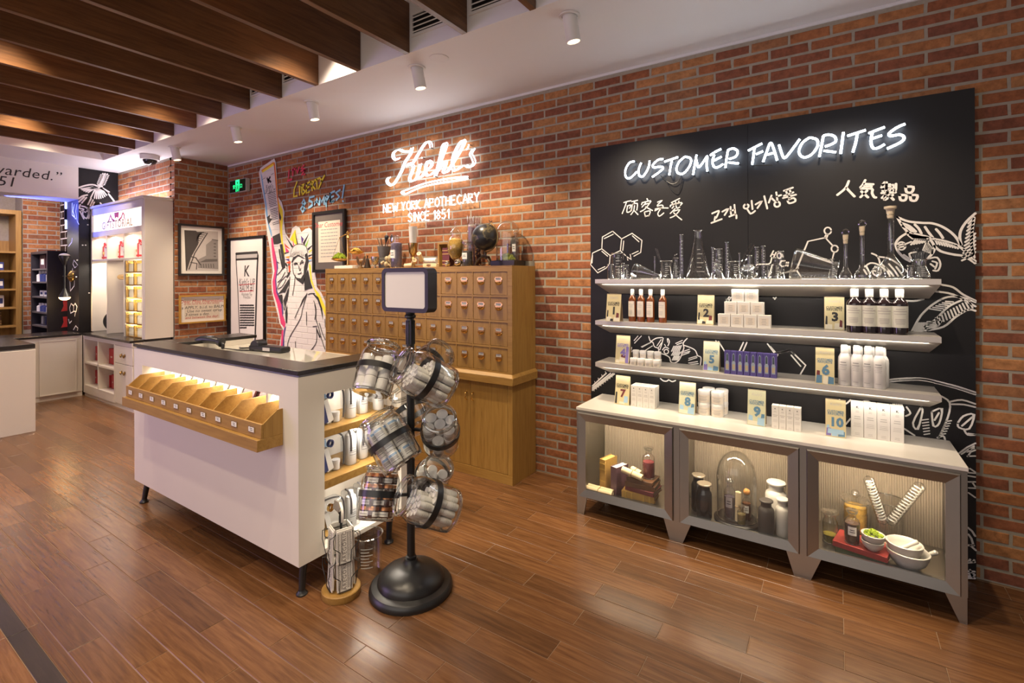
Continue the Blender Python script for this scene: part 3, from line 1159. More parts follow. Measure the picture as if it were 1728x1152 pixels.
# ================================================================== steel credenza
CX0, CX1, CYF, CYB, CZ0, CZ1 = -1.543, 0.527, 3.18, 3.645, 0.130, 0.735
cred = thing('steel_cabinet', 'low steel cabinet with marble top and three lit glass doors', 'cabinet', ((CX0 + CX1) / 2, CYF, 0))
cq = ((CX0 + CX1) / 2, CYF, 0)
MARB = mat('marble', (0.80, 0.76, 0.70), 0.18, var=0.05, scale=7)
mk('marble_top', MB().box(CX0 - 0.003, CX1 + 0.004, CYF - 0.004, CYB, 0.7365, 0.757), MARB, cred, off=cq, bevel=0.002)
case = MB()
CF = CYF + 0.022            # doors sit in front of the case
case.box(CX0, CX1, CYF, CYB, CZ1 - 0.018, CZ1)
case.box(CX0, CX1, CYF, CYB, CZ0, CZ0 + 0.02)
case.box(CX0, CX0 + 0.02, CYF, CYB, CZ0 + 0.02, CZ1 - 0.018)
case.box(CX1 - 0.026, CX1, CYF, CYB, CZ0 + 0.02, CZ1 - 0.018)
bays = []
secw = (CX1 - CX0) / 3
D1 = ux(1140, CYF, 760), ux(1150, CYF, 760)
B1, B2 = ux(1140, CYF, 780), ux(1353, CYF, 820)
for b in (B1, B2):
    case.box(b - 0.028, b + 0.028, CYF, CYF + 0.05, CZ0 + 0.02, CZ1 - 0.018)
    case.box(b - 0.010, b + 0.010, CYF + 0.05, CYB - 0.02, CZ0 + 0.02, CZ1 - 0.018)
mk('steel_case', case, STEEL, cred, off=cq, smooth=0)
ribm = MB()
x = CX0 + 0.02
vs, fs = [], []
nr = 170
for i in range(nr * 2 + 1):
    xx = CX0 + 0.02 + (CX1 - CX0 - 0.046) * i / (nr * 2)
    yy = CYB - 0.012 - (0.006 if i % 2 else 0.0)
    vs += [(xx, yy, CZ0 + 0.02), (xx, yy, CZ1 - 0.018)]
fs = [(2 * i, 2 * i + 2, 2 * i + 3, 2 * i + 1) for i in range(nr * 2)]
ribm.add(vs, fs)
mk('ribbed_back', ribm, mat('ribbed_metal', (0.52, 0.45, 0.36), 0.35, metal=0.55, var=0.03), cred, off=cq, smooth=0)
BAY = [(CX0 + 0.022, B1 - 0.030), (B1 + 0.030, B2 - 0.030), (B2 + 0.030, CX1 - 0.028)]
DOORF = [(CX0 + 0.012, B1 - 0.012), (B1 + 0.024, B2 - 0.010), (B2 + 0.022, CX1 - 0.024)]
for i, (a, b) in enumerate(DOORF):
    z0, z1 = CZ0 - 0.002, CZ1 - 0.012
    fw, dp = 0.058, 0.035
    m = MB()
    yf = CYF - 0.003
    o_ = [(a, yf, z0), (b, yf, z0), (b, yf, z1), (a, yf, z1)]
    g_ = [(a + .006, yf - .012, z0 + .006), (b - .006, yf - .012, z0 + .006), (b - .006, yf - .012, z1 - .006), (a + .006, yf - .012, z1 - .006)]
    i_ = [(a + fw, yf - .001, z0 + fw), (b - fw, yf - .001, z0 + fw), (b - fw, yf - .001, z1 - fw), (a + fw, yf - .001, z1 - fw)]
    k_ = [(a + fw, yf + .014, z0 + fw), (b - fw, yf + .014, z0 + fw), (b - fw, yf + .014, z1 - fw), (a + fw, yf + .014, z1 - fw)]
    fs = []
    for k in range(4):
        l = (k + 1) % 4
        fs += [(k, l, 4 + l, 4 + k), (4 + k, 4 + l, 8 + l, 8 + k), (8 + k, 8 + l, 12 + l, 12 + k)]
    m.add(o_ + g_ + i_ + k_, fs)
    dr = mk('door', m, STEEL, cred, off=cq, smooth=0)
    mk('glass_pane', MB().box(a + fw - .004, b - fw + .004, yf + .015, yf + .018, z0 + fw - .004, z1 - fw + .004), PANEG, dr, off=cq)
for x, kx in ((CX0 + 0.0, 0), ((B1), 1), (B2, 1), (CX1, 2)):
    if kx == 0:
        pts = [(x, 0.0), (x + 0.052, 0.0), (x + 0.075, CZ0 - .001), (x, CZ0 - .001)]
    elif kx == 2:
        pts = [(x - 0.03, 0.0), (x - 0.002, 0.0), (x - 0.002, CZ0 - .001), (x - 0.085, CZ0 - .001)]
    else:
        pts = [(x - 0.040, 0.0), (x + 0.042, 0.0), (x + 0.092, CZ0 - .001), (x - 0.078, CZ0 - .001)]
    l = MB().poly(pts, Frame((0, CYF + 0.002, 0)), 0, 0.010)
    if kx != 1:
        xx = x if kx == 0 else x - 0.006
        l.poly([(CYF + 0.012, 0.0), (CYF + 0.04, 0.0), (CYF + 0.07, CZ0 - .001), (CYF + 0.012, CZ0 - .001)], Frame((xx + 0.006, 0, 0), (0, 1, 0)), 0, 0.006)
    mk('leg', l, STEEL, cred, off=cq, smooth=0)
for x in (CX0 + 0.05, CX1 - 0.05):
    mk('rear_leg', MB().box(x - 0.02, x + 0.02, CYB - 0.05, CYB - 0.02, 0, CZ0 - .001), STEEL, cred, off=cq)
for a, b in BAY:
    mk('light_strip', MB().box(a + .03, b - .03, CYF + 0.06, CYF + 0.072, CZ1 - 0.023, CZ1 - 0.019), STRIP, cred, off=cq)
    light('AREA', 'cabinet_strip_light', ((a + b) / 2, CYF + 0.066, CZ1 - 0.030), 6.0, WARM, b - a - 0.08, 0.02, target=((a + b) / 2, CYF + 0.30, 0.25))

# ================================================================== left corner: low white cabinets with stone tops
LXF, LYF = -9.05, 2.53
lc = thing('low_cabinet', 'low cream cabinet with panel doors and black stone top under the mural wall', 'cabinet', (LXF, 1.5, 0))
lo = (LXF, 1.5, 0)
mk('body', MB().box(LXF - 0.58, LXF - 0.002, -1.5, 2.52, 0.07, 0.868), WHITEL, lc, off=lo)
mk('plinth', MB().box(LXF - 0.5, LXF - 0.01, -1.5, 2.52, 0.0, 0.069), WHITEL, lc, off=lo)
mk('stone_top', MB().box(LXF - 0.60, LXF + 0.02, -1.5, 2.505, 0.869, 0.899), STONE, lc, off=lo, bevel=0.002)
for y0, y1 in ((2.06, 2.455), (1.62, 2.02), (1.2, 1.6)):
    d = MB()
    f0 = Frame((LXF, 0, 0), (0, 1, 0))
    d.box(LXF, LXF + .012, y0, y1, 0.055 + .02, 0.826)
    d.box(LXF + .012, LXF + .018, y0, y0 + .012, 0.075, 0.826).box(LXF + .012, LXF + .018, y1 - .012, y1, 0.075, 0.826)
    d.box(LXF + .012, LXF + .018, y0 + .012, y1 - .012, 0.075, 0.087).box(LXF + .012, LXF + .018, y0 + .012, y1 - .012, 0.814, 0.826)
    mk('door', d, WHITEL, lc, off=lo)
RX1 = -7.335
rc = thing('cubby_cabinet', 'low cream cabinet with four open cubbies and drawers below the gift wall unit', 'cabinet', ((LXF + RX1) / 2, LYF, 0))
ro = ((LXF + RX1) / 2, LYF, 0)
cx = [LXF + 0.055, -8.487, -7.925]
m = MB()
m.box(LXF + .002, RX1, LYF + 0.02, LYF + 0.46, 0.03, 0.05)
m.box(LXF + .002, RX1, LYF, LYF + 0.46, 0.815, 0.868)
m.box(LXF + .002, cx[0], LYF, LYF + 0.46, 0.05, 0.815)
m.box(cx[0], RX1, LYF + 0.40, LYF + 0.46, 0.05, 0.815)
m.box(cx[1] - 0.012, cx[1] + 0.012, LYF, LYF + 0.40, 0.155, 0.815)
m.box(cx[2], cx[2] + 0.03, LYF, LYF + 0.40, 0.05, 0.815)
m.box(cx[0], cx[2], LYF, LYF + 0.40, 0.47, 0.495)
m.box(cx[0], cx[2], LYF, LYF + 0.40, 0.05, 0.16)
m.box(cx[2] + 0.03, RX1, LYF + 0.02, LYF + 0.40, 0.05, 0.815)
mk('body', m, WHITEL, rc, off=ro)
mk('plinth', MB().box(LXF + .01, RX1, LYF + .012, LYF + 0.4, 0.0, 0.03), WHITEL, rc, off=ro)
mk('stone_top', MB().box(LXF + 0.022, RX1 - 0.02, LYF - 0.02, LYF + 0.13, 0.869, 0.90).box(LXF - 0.12, RX1 - 0.06, LYF + 0.13, LYF + 0.46, 0.869, 0.90), STONE, rc, off=ro, bevel=0.002)
for z0, z1 in ((0.585, 0.81), (0.06, 0.578)):
    d = mk('drawer', MB().box(cx[2] + 0.034, RX1 - 0.003, LYF + 0.002, LYF + 0.019, z0, z1), WHITEL, rc, off=ro, bevel=0.002)
    zz = (z0 + z1) / 2 if z1 > 0.7 else z1 - 0.10
    xh = ux(208, LYF, 600)
    h = MB()
    for k in (-1, 1):
        h.lathe([(0.001, 0), (0.018, 0), (0.020, 0.004), (0.012, 0.010), (0.006, 0.022), (0.001, 0.022)], 12, axis_matrix((0, -1, 0)), 0, o=(xh + k * 0.05, LYF + 0.001, zz))
        h.torus(0.015, 0.005, axis_matrix((0, -1, 0)), (xh + k * 0.05, LYF - 0.014, zz - 0.014), 14, 6)
    h.tube([(xh - 0.05, LYF - 0.020, zz), (xh, LYF - 0.022, zz - 0.008), (xh + 0.05, LYF - 0.020, zz)], 0.005, 6)
    mk('bail_handle', h, mat('aged_brass', (0.35, 0.22, 0.07), 0.35, metal=1.0), d, off=ro)

# front left counter block
bk = thing('front_counter', 'plain white counter block with black stone top at the picture edge', 'counter', (-7.376, 0.8, 0))
mk('body', MB().box(-8.4, -7.376, -0.2, 1.65, 0.0, 0.902), WHITEL, bk, off=(-7.376, 0.8, 0), bevel=0.002)
mk('stone_top', MB().box(-8.42, -7.40, -0.22, 1.655, 0.914, 0.962), STONE, bk, off=(-7.376, 0.8, 0), bevel=0.003)
mk('shadow_rail', MB().box(-8.39, -7.42, -0.19, 1.64, 0.902, 0.914), WHITEL, bk, off=(-7.376, 0.8, 0))

# ================================================================== tall gift wall unit
GX0, GX1, GYF, GYB = -9.205, -7.385, 2.666, 2.995
gu = thing('gift_wall_unit', 'tall cream wall unit with lit sign and gift compartments beside the brick pier', 'cabinet', ((GX0 + GX1) / 2, GYF, 0.9))
go = ((GX0 + GX1) / 2, GYF, 0.9)
GZ0, GZ1 = 0.901, 2.70
fz0, fz1 = 2.36, 2.605           # sign opening
cz0, cz1 = 1.955, 2.283          # upper compartments
gv = [ux(180, GYF, 420), ux(209, GYF, 420)]
m = MB()
m.box(GX0, GX0 + .04, GYF, GYB, GZ0, GZ1).box(GX1 - .045, GX1, GYF, GYB, GZ0, GZ1)
m.box(GX1 - 0.001, GX1 + 0.035, GYF + .005, GYB, 0.0 + GZ0, GZ1)
m.box(GX0 + .04, GX1 - .045, GYB - .02, GYB, GZ0, GZ1)
m.box(GX0 + .04, GX1 - .045, GYF, GYB - .02, fz1, GZ1)
m.box(GX0 + .04, GX1 - .045, GYF, GYB - .02, cz1, fz0)
m.box(GX0 + .04, GX1 - .045, GYF, GYB - .02, cz0 - .022, cz0)
for x in gv:
    m.box(x - .011, x + .011, GYF, GYB - .02, cz0, cz1)
m.box(gv[0] - .011, gv[0] + .011, GYF, GYB - .02, GZ0, cz0 - .022)
m.box(gv[1] - .011, gv[1] + .011, GYF, GYB - .02, GZ0, cz0 - .022)
mk('body', m, WHITEL, gu, off=go, bevel=0.002)
mk('cornice', MB().box(GX0 - .01, GX1 + .05, GYF - .02, GYB, GZ1, GZ1 + .04), WHITEL, gu, off=go, bevel=0.008)
LITS = emis('lit_sign_panel', (1.0, 0.95, 0.90), 0.72)
sg = MB().box(GX0 + .045, GX1 - .05, GYF + .02, GYF + .028, fz0 + .002, fz1 - .002)
s_ = mk('sign_panel', sg, LITS, gu, off=go)
fr = Frame((0, GYF + .019, 0))
cxs = (GX0 + GX1) / 2
t = MB()
t.text('GIFTSTORIAL', 0.150, fr, cxs + 0.0, fz0 + 0.068, 0.001, sx=1.15, bold=0.012, spacing=1.05)
mk('sign_lettering', t, mat('pale_gold_print', (0.50, 0.33, 0.17), 0.6), s_, off=go)
t = MB()
zc = fz1 - 0.075
q_ = 1.35
for pts in ([(-.06, .045), (.06, .045), (.045, -.015), (0, 0), (-.045, -.015)],):
    t.poly([(cxs + a * q_, zc + b * q_) for a, b in pts], fr, .001)
for pts in ([(.06, -.035), (.12, -.015), (.16, .03), (.19, .01), (.20, -.03)], [(-.06, -.035), (-.12, -.015), (-.16, .03), (-.19, -.01), (-.22, -.04)]):
    t.stroke([(cxs + a * q_, zc + b * q_) for a, b in pts], .026, fr, .001)
mk('sign_crest', t, mat('sign_red', (0.50, 0.05, 0.05), 0.6), s_, off=go)
for x0, x1 in ((GX0 + .06, gv[0] - .02), (gv[0] + .02, gv[1] - .02), (gv[1] + .02, GX1 - .06)):
    light('AREA', 'compartment_light', ((x0 + x1) / 2, GYF + .08, cz1 - .01), 1.8, NEUT, x1 - x0, 0.05, target=((x0 + x1) / 2, GYF + .2, 1.9))
light('AREA', 'ribbon_bay_light', ((GX0 + gv[0]) / 2, GYF + .08, cz0 - .04), 4.5, NEUT, 0.4, 0.05, target=((GX0 + gv[0]) / 2, GYF + .2, 0.9))
light('AREA', 'unit_top_light', ((GX0 + GX1) / 2, GYF + .22, GZ1 + .06), 9, (0.96, 0.88, 1.0), 1.7, 0.06, target=((GX0 + GX1) / 2, YP + 0.02, 3.3))

# ================================================================== far room shelving
dc = atX(80, 480, -10.05)
dx0 = ux(52, dc.y, 480)
dsh = thing('dark_product_shelf', 'tall dark shelf unit of blue products beyond the wall opening', 'shelf', (dc.x, dc.y, 0))
do = (dc.x, dc.y, 0)
dzt = atY(66, 424, dc.y).z
DARKW = mat('dark_cabinet', (0.020, 0.018, 0.026), 0.35, var=0.05)
m = MB()
m.box(dx0, dx0 + .04, dc.y, dc.y + .42, 0, dzt).box(dc.x - .04, dc.x, dc.y, dc.y + .42, 0, dzt).box(dx0 + .04, dc.x - .04, dc.y + .40, dc.y + .42, 0, dzt).box(dx0 + .04, dc.x - .04, dc.y, dc.y + .4, dzt - .04, dzt)
mk('carcass', m, DARKW, dsh, off=do)
dsz = [atY(66, v, dc.y).z for v in (453, 475, 500, 526, 549)]
for z in dsz:
    mk('shelf_board', MB().box(dx0 + .041, dc.x - .041, dc.y + .005, dc.y + .399, z - .025, z), mat('grey_shelf', (0.12, 0.11, 0.11), 0.4), dsh, off=do)
light('AREA', 'dark_shelf_light', ((dx0 + dc.x) / 2, dc.y - 0.35, dzt + 0.25), 5, NEUT, 0.5, 0.1, target=((dx0 + dc.x) / 2, dc.y + .3, 1.2))
oy1 = atX(36.5, 450, -11.55).y
osh = thing('oak_bookcase', 'light oak bookcase of products at the far left edge', 'shelf', (-11.55, oy1 - 0.7, 0))
oo = (-11.55, oy1 - 0.7, 0)
ozt = atX(18, 354, -11.55).z
m = MB()
m.box(-11.98, -11.55, oy1 - .07, oy1, 0, ozt).box(-11.98, -11.55, oy1 - 1.5, oy1 - 1.4, 0, ozt).box(-11.98, -11.55, oy1 - 1.4, oy1 - .07, ozt - .07, ozt)
m.box(-12.0, -11.98, oy1 - 1.5, oy1, 0, ozt - .5)
mk('carcass', m, OAK, osh, off=oo)
osz = [atX(18, v, -11.6).z for v in (424, 456, 487, 518, 549)]
for z in osz:
    mk('shelf_board', MB().box(-11.979, -11.56, oy1 - 1.399, oy1 - .071, z - .03, z), OAKH, osh, off=oo)
    light('AREA', 'bookcase_light', (-11.62, oy1 - 0.75, z - 0.035), 1.5, WARM, 0.05, 1.0, target=(-11.75, oy1 - .75, 0.3))
light('AREA', 'far_room_light', (-10.6, 1.6, 3.25), 38, (0.62, 0.50, 1.0), 1.2, 1.6, target=(-11.3, 2.0, 0))
light('AREA', 'far_room_light', (-10.4, 2.0, 3.0), 22, WARM, 0.4, 0.4, target=(-11.5, 2.4, 1.2))
# ================================================================== drawings, lettering and neon on the walls
def crop(ox, oy, s):
    return lambda a, b: (ox + a / s, oy + b / s)


def onpanel(pts, cr, y):
    """picture points of a drawing -> panel coordinates (x, z) on the plane at depth y"""
    out = []
    for a, b in pts:
        p = atY(*cr(a, b), y)
        out.append((p.x, p.z))
    return out


PF = Frame((0, 0, 0))                  # x right, z up, normal towards -y
PYF = PNY - 0.0012


def panel_strokes(mb, lst, cr, w, d=None, smooth=0, y=PNY, dd=0.0, mi=0):
    for pts in lst:
        q = onpanel(pts, cr, y)
        if smooth and len(q) > 2:
            q = [(v.x, v.y) for v in smooth_path([(a, b) for a, b in q], smooth)]
        mb.stroke(q, w, PF, -(y) + 0.0012 + dd, mi) if d is None else mb.stroke(q, w, PF, d, mi)


# ---- handwritten words under the neon
c1 = crop(1030, 310, 5.236)
ZH = [[(120, 166), (152, 156), (182, 150)], [(142, 164), (128, 205), (105, 262)], [(150, 196), (182, 188), (170, 216)], [(152, 200), (146, 250), (176, 244), (184, 228)],
      [(190, 158), (240, 146)], [(216, 156), (206, 178)], [(194, 182), (186, 238)], [(194, 182), (238, 174), (234, 232)], [(214, 192), (206, 238), (182, 272)], [(214, 240), (244, 272)],
      [(324, 132), (332, 146)], [(282, 166), (276, 184)], [(286, 166), (356, 150), (346, 172)], [(312, 170), (280, 206)], [(308, 182), (344, 174), (304, 224), (266, 246)], [(312, 204), (372, 236)], [(300, 250), (310, 290)], [(300, 250), (352, 240), (340, 284)], [(308, 288), (344, 280)],
      [(418, 162), (456, 148), (424, 180), (416, 196), (456, 188), (466, 204), (440, 216), (394, 238)], [(396, 224), (440, 214), (510, 214)], [(442, 224), (420, 262), (434, 286), (472, 258)],
      [(612, 130), (540, 166)], [(544, 168), (556, 186)], [(576, 160), (582, 180)], [(606, 154), (600, 174)], [(530, 202), (540, 186), (630, 166), (620, 190)], [(560, 200), (546, 216)], [(580, 194), (590, 216), (612, 206)], [(572, 220), (530, 262)], [(560, 242), (612, 230), (572, 280), (530, 300)], [(560, 256), (596, 290), (630, 318)]]
KO = [[(900, 262), (952, 240), (958, 250), (936, 300)], [(926, 292), (920, 322)], [(893, 346), (984, 312)],
      [(990, 246), (1040, 222), (1010, 276)], [(1062, 204), (1066, 268)], [(1096, 186), (1104, 268)], [(1066, 238), (1096, 230)], [(1052, 290), (1108, 270), (1114, 304)],
      [(1200, 178), (1182, 190), (1180, 210), (1198, 220), (1218, 208), (1220, 188), (1200, 178)], [(1248, 150), (1256, 224)], [(1212, 228), (1240, 264), (1278, 240)],
      [(1284, 182), (1336, 156), (1300, 214)], [(1360, 110), (1386, 218)],
      [(1424, 104), (1400, 166)], [(1424, 126), (1450, 150)], [(1466, 76), (1476, 144)], [(1472, 112), (1508, 100)], [(1474, 156), (1452, 170), (1452, 194), (1474, 204), (1496, 190), (1494, 166), (1474, 156)],
      [(1534, 62), (1612, 34)], [(1552, 62), (1562, 92)], [(1584, 52), (1594, 80)], [(1534, 106), (1616, 76)], [(1526, 126), (1640, 96)], [(1580, 112), (1586, 130)], [(1564, 142), (1620, 126), (1634, 154), (1580, 172), (1564, 142)]]
c2 = crop(1400, 300, 6.4)
JA = [[(206, 36), (170, 112), (84, 184)], [(184, 112), (232, 164), (268, 200)],
      [(384, 26), (360, 72), (334, 102)], [(376, 66), (470, 70)], [(362, 92), (452, 94)], [(340, 116), (456, 118), (458, 164), (480, 206), (500, 212)], [(344, 148), (414, 210)], [(404, 138), (334, 208)],
      [(592, 50), (568, 82)], [(572, 76), (652, 72)], [(560, 102), (664, 96)], [(614, 50), (612, 142)], [(578, 122), (576, 142)], [(578, 122), (648, 116), (644, 140)], [(682, 76), (682, 116)], [(716, 66), (712, 136), (694, 130)],
      [(562, 164), (712, 156)], [(626, 146), (626, 162)], [(618, 168), (566, 216)], [(600, 192), (592, 236), (622, 222)], [(628, 174), (690, 236)], [(682, 186), (650, 202)],
      [(822, 96), (902, 100), (886, 156), (830, 152), (822, 96)], [(756, 186), (826, 190), (816, 240), (766, 238), (756, 186)], [(870, 186), (946, 190), (930, 244), (878, 240), (870, 186)]]
for lst, cr, w, lab in ((ZH, c1, 0.0085, 'words'), (KO, c1, 0.0115, 'words'), (JA, c2, 0.0135, 'words')):
    t = MB()
    panel_strokes(t, lst, cr, w, smooth=3)
    mk('hand_lettering', t, CHALK, panel, off=po)

# ---- molecules and botanical drawings
t = MB()
c3 = crop(1000, 380, 9.6)
panel_strokes(t, [[(325, 95), (160, 190), (150, 380), (285, 490), (450, 410), (470, 220), (325, 95)], [(470, 220), (640, 130), (800, 245), (780, 440), (670, 500)], [(640, 465), (740, 418)], [(450, 410), (535, 490)],
                  [(190, 215), (335, 145)], [(505, 255), (490, 405)], [(645, 170), (750, 265)], [(150, 420), (245, 500)], [(150, 380), (0, 450), (-30, 640), (85, 770), (225, 690)], [(285, 490), (275, 620), (225, 690)], [(90, 720), (200, 670)], [(0, 490), (-8, 610)],
                  [(572, 565), (555, 510), (625, 552), (610, 472)]], c3, 0.0072)
mk('painted_molecule', t, CHALK, panel, off=po)
t = MB()
c4 = crop(1300, 330, 4.8)
circ = lambda x, y, r, q=1.0: [(x + r * math.cos(a), y + r * q * math.sin(a)) for a in [2 * PI * k / 16 for k in range(17)]]
panel_strokes(t, [[(250, 660), (210, 600), (305, 370), (445, 340), (505, 405)], circ(465, 285, 28), circ(521, 430, 27), [(440, 338), (452, 314)], [(455, 342), (466, 316)], [(516, 460), (494, 540), (300, 480)], [(210, 600), (110, 625)]], c4, 0.0085)
c5 = crop(1170, 380, 9.6)
panel_strokes(t, [[(1298, 415), (1252, 503)], [(1340, 440), (1305, 512)], [(1275, 470), (1322, 478)], circ(1392, 492, 32, 1.4), [(1440, 470), (1452, 512)], [(1272, 525), (1250, 608), (1215, 630), (1030, 632), (998, 690)], [(1482, 575), (1425, 578), (1398, 630), (1436, 668), (1472, 660)], [(1512, 600), (1500, 655)], [(1540, 600), (1530, 660)], [(1505, 628), (1536, 630)],
                  [(1440, 775), (1660, 735), (1700, 690)], [(1220, 830), (1280, 640)]], c5, 0.0085)
mk('painted_molecule', t, CHALK, panel, off=po)

t = MB()
W1 = 0.0125
panel_strokes(t, [[(730, 425), (850, 470), (1000, 486), (1100, 490), (1200, 520), (1300, 580), (1370, 650), (1412, 722)], [(730, 425), (780, 510), (845, 592)], [(845, 592), (990, 620), (1130, 660), (1270, 690), (1400, 742), (1490, 820), (1572, 900)], [(1130, 735), (1200, 792), (1330, 826), (1440, 842), (1500, 872), (1570, 920)],
                  [(1572, 384), (1480, 470), (1420, 560), (1405, 640), (1420, 720)], [(1560, 430), (1540, 560), (1530, 700), (1560, 860)], [(845, 592), (765, 640), (716, 705), (732, 782), (800, 860), (868, 900)], [(1090, 670), (1128, 735), (1120, 800), (1060, 870)], [(920, 505), (960, 545), (990, 600)], [(1030, 530), (1070, 590), (1110, 640)], [(1150, 555), (1190, 600), (1222, 648)],
                  [(780, 490), (860, 520), (930, 580)], [(790, 520), (850, 545), (900, 590)]], c2, W1, smooth=4)
for k in range(9):                       # leaf hatching
    a = 1140 + k * 28
    panel_strokes(t, [[(a, 672 + k * 7), (a + 22, 716 + k * 6)]], c2, 0.008)
for k in range(11):
    b = 440 + k * 40
    panel_strokes(t, [[(1552 - k * 2, b), (1500 - k * 7, b + 52)]], c2, 0.010)
    if k > 4:
        panel_strokes(t, [[(1540, b), (1570, b - 40)]], c2, 0.010)
for k in range(7):                       # berry shading
    panel_strokes(t, [[(880 + k * 30, 720 - k * 5), (920 + k * 24, 676 + k * 2)], [(1010 + k * 16, 780 + k * 6), (1050 + k * 10, 690 + k * 14)]], c2, 0.010)
    panel_strokes(t, [[(850 + k * 22, 610 + k * 5), (900 + k * 26, 650)]], c2, 0.016)
panel_strokes(t, [circ(775, 735, 42), [(740, 730), (800, 712)], [(745, 752), (808, 738)], [(830, 710), (880, 690)], [(800, 830), (880, 880), (860, 820), (930, 800)], [(1080, 870), (1160, 860), (1196, 930), (1170, 1000), (1120, 1000)], [(1110, 900), (1160, 920), (1140, 980)], [(1090, 930), (1130, 960)],
                  [(455, 815), (520, 850), (548, 940)], [(520, 850), (640, 870), (740, 930), (830, 1010)], [(380, 960), (440, 920), (520, 935), (610, 1000)], [(560, 930), (640, 1000), (690, 1060)], [(640, 930), (700, 1000), (740, 1060)], [(600, 960), (650, 1060)], [(720, 960), (790, 1055)], [(370, 990), (400, 1040)], [(400, 960), (440, 1050)], circ(510, 1010, 45), [(480, 1000), (540, 1030)]], c2, 0.009, smooth=3)
mk('painted_leaf', t, CHALK, panel, off=po)
t = MB()
panel_strokes(t, [[(1145, 1100), (1220, 970), (1330, 870), (1440, 820), (1560, 826), (1660, 862)], [(1145, 1100), (1250, 1092), (1400, 1062), (1500, 982), (1600, 924), (1660, 932)], [(1390, 722), (1480, 742), (1560, 800), (1660, 850)], [(1340, 776), (1480, 800), (1660, 896)], [(1250, 1062), (1340, 1000), (1440, 900), (1560, 842)], [(1090, 850), (1160, 852), (1240, 838)]], c4, 0.0105, smooth=4)
for k in range(12):
    panel_strokes(t, [[(1340 + k * 24, 990 - k * 13), (1352 + k * 26, 1040 - k * 12)]], c4, 0.008)
    if k < 6:
        panel_strokes(t, [[(1290 + k * 26, 916 - k * 12), (1380 + k * 20, 930 - k * 14)]], c4, 0.007)
        panel_strokes(t, [[(1168 + k * 14, 1086), (1196 + k * 14, 1030)]], c4, 0.008)
        panel_strokes(t, [[(1270, 1020 + k * 14), (1390 - k * 6, 1016 + k * 8)]], c4, 0.006)
mk('painted_leaf', t, CHALK, panel, off=po)
t = MB()
c6 = crop(1000, 560, 8.64)
panel_strokes(t, [[(820, 65), (842, 130), (880, 152), (902, 212), (960, 240), (972, 300), (1060, 332), (1122, 372), (1140, 432), (1190, 450), (1250, 420), (1292, 350), (1310, 290), (1332, 230), (1322, 160), (1380, 92)], [(1330, 192), (1440, 232), (1500, 272), (1532, 342), (1580, 372), (1572, 480)], [(860, 130), (930, 90), (1020, 80)], [(1030, 90), (1010, 170), (980, 260)], [(1100, 96), (1120, 140), (1100, 200)], [(1020, 260), (1060, 220), (1110, 240)], circ(1075, 285, 32)], c6, 0.0075, smooth=4)
panel_strokes(t, [[(712, 58), (612, 162)], [(662, 58), (606, 124)], [(852, 150), (722, 222)], [(872, 202), (762, 272)], [(826, 160), (710, 216)], [(572, 222), (556, 300)], [(590, 266), (556, 300)], [(1310, 122), (1212, 166)], [(1304, 156), (1230, 184)], [(1412, 252), (1300, 290)], [(1420, 280), (1296, 312)], [(1408, 300), (1300, 340)], [(1522, 372), (1400, 412)], [(1520, 350), (1404, 384)], [(1530, 430), (1400, 452)], [(1540, 460), (1420, 470)], [(1000, 110), (940, 200)], [(1002, 160), (962, 226)], [(1090, 100), (1096, 150)], [(1050, 180), (1062, 200)]], c6, 0.0062)
for k in range(6):
    panel_strokes(t, [[(1186 + k * 22, 206 - k * 2), (1150 + k * 22, 282)], [(1180 + k * 22, 290), (1150 + k * 20, 340)], [(1190 + k * 16, 350), (1160 + k * 16, 410)]], c6, 0.0062)
panel_strokes(t, [[(990, 676), (1030, 710), (1080, 716), (1110, 694)], [(1110, 694), (1160, 722), (1210, 706)]], c6, 0.008, smooth=3)
mk('painted_flower', t, CHALK, panel, off=po)
t = MB()
panel_strokes(t, [[(-2, 786), (200, 600)], [(-2, 850), (320, 610)], [(-2, 812), (262, 602)], [(-2, 832), (300, 604)]], c6, 0.010)
for k in range(9):
    panel_strokes(t, [[(10 + k * 33, 832 - k * 25), (24 + k * 33, 856 - k * 25)]], c6, 0.006)
    if k % 2:
        panel_strokes(t, [[(12 + k * 26, 770 - k * 24), (4 + k * 26, 742 - k * 24)]], c6, 0.005)
mk('painted_stem', t, CHALK, panel, off=po)
t = MB()
c7 = crop(980, 480, 4.43)
c8 = crop(1300, 480, 4.114)
panel_strokes(t, [[(1030, 425), (1085, 512)], [(1216, 432), (1184, 500)], [(1242, 432), (1202, 525), (1115, 522)], [(1396, 442), (1450, 515), (1570, 490), (1598, 522)], [(1450, 515), (1432, 560)], [(1466, 520), (1450, 560)], [(1010, 420), (1036, 450)], [(1110, 92), (1082, 132)], [(1090, 112), (1106, 112)], [(1122, 96), (1100, 138)], [(1440, 98), (1452, 106)], [(1460, 96), (1450, 110)]], c7, 0.0085)
panel_strokes(t, [[(0, 430), (40, 475), (140, 456), (245, 560), (208, 622)], [(145, 490), (210, 566)], [(40, 475), (22, 510)], [(52, 486), (36, 512)]], c8, 0.0085)
mk('painted_molecule', t, CHALK, panel, off=po)
t = MB()
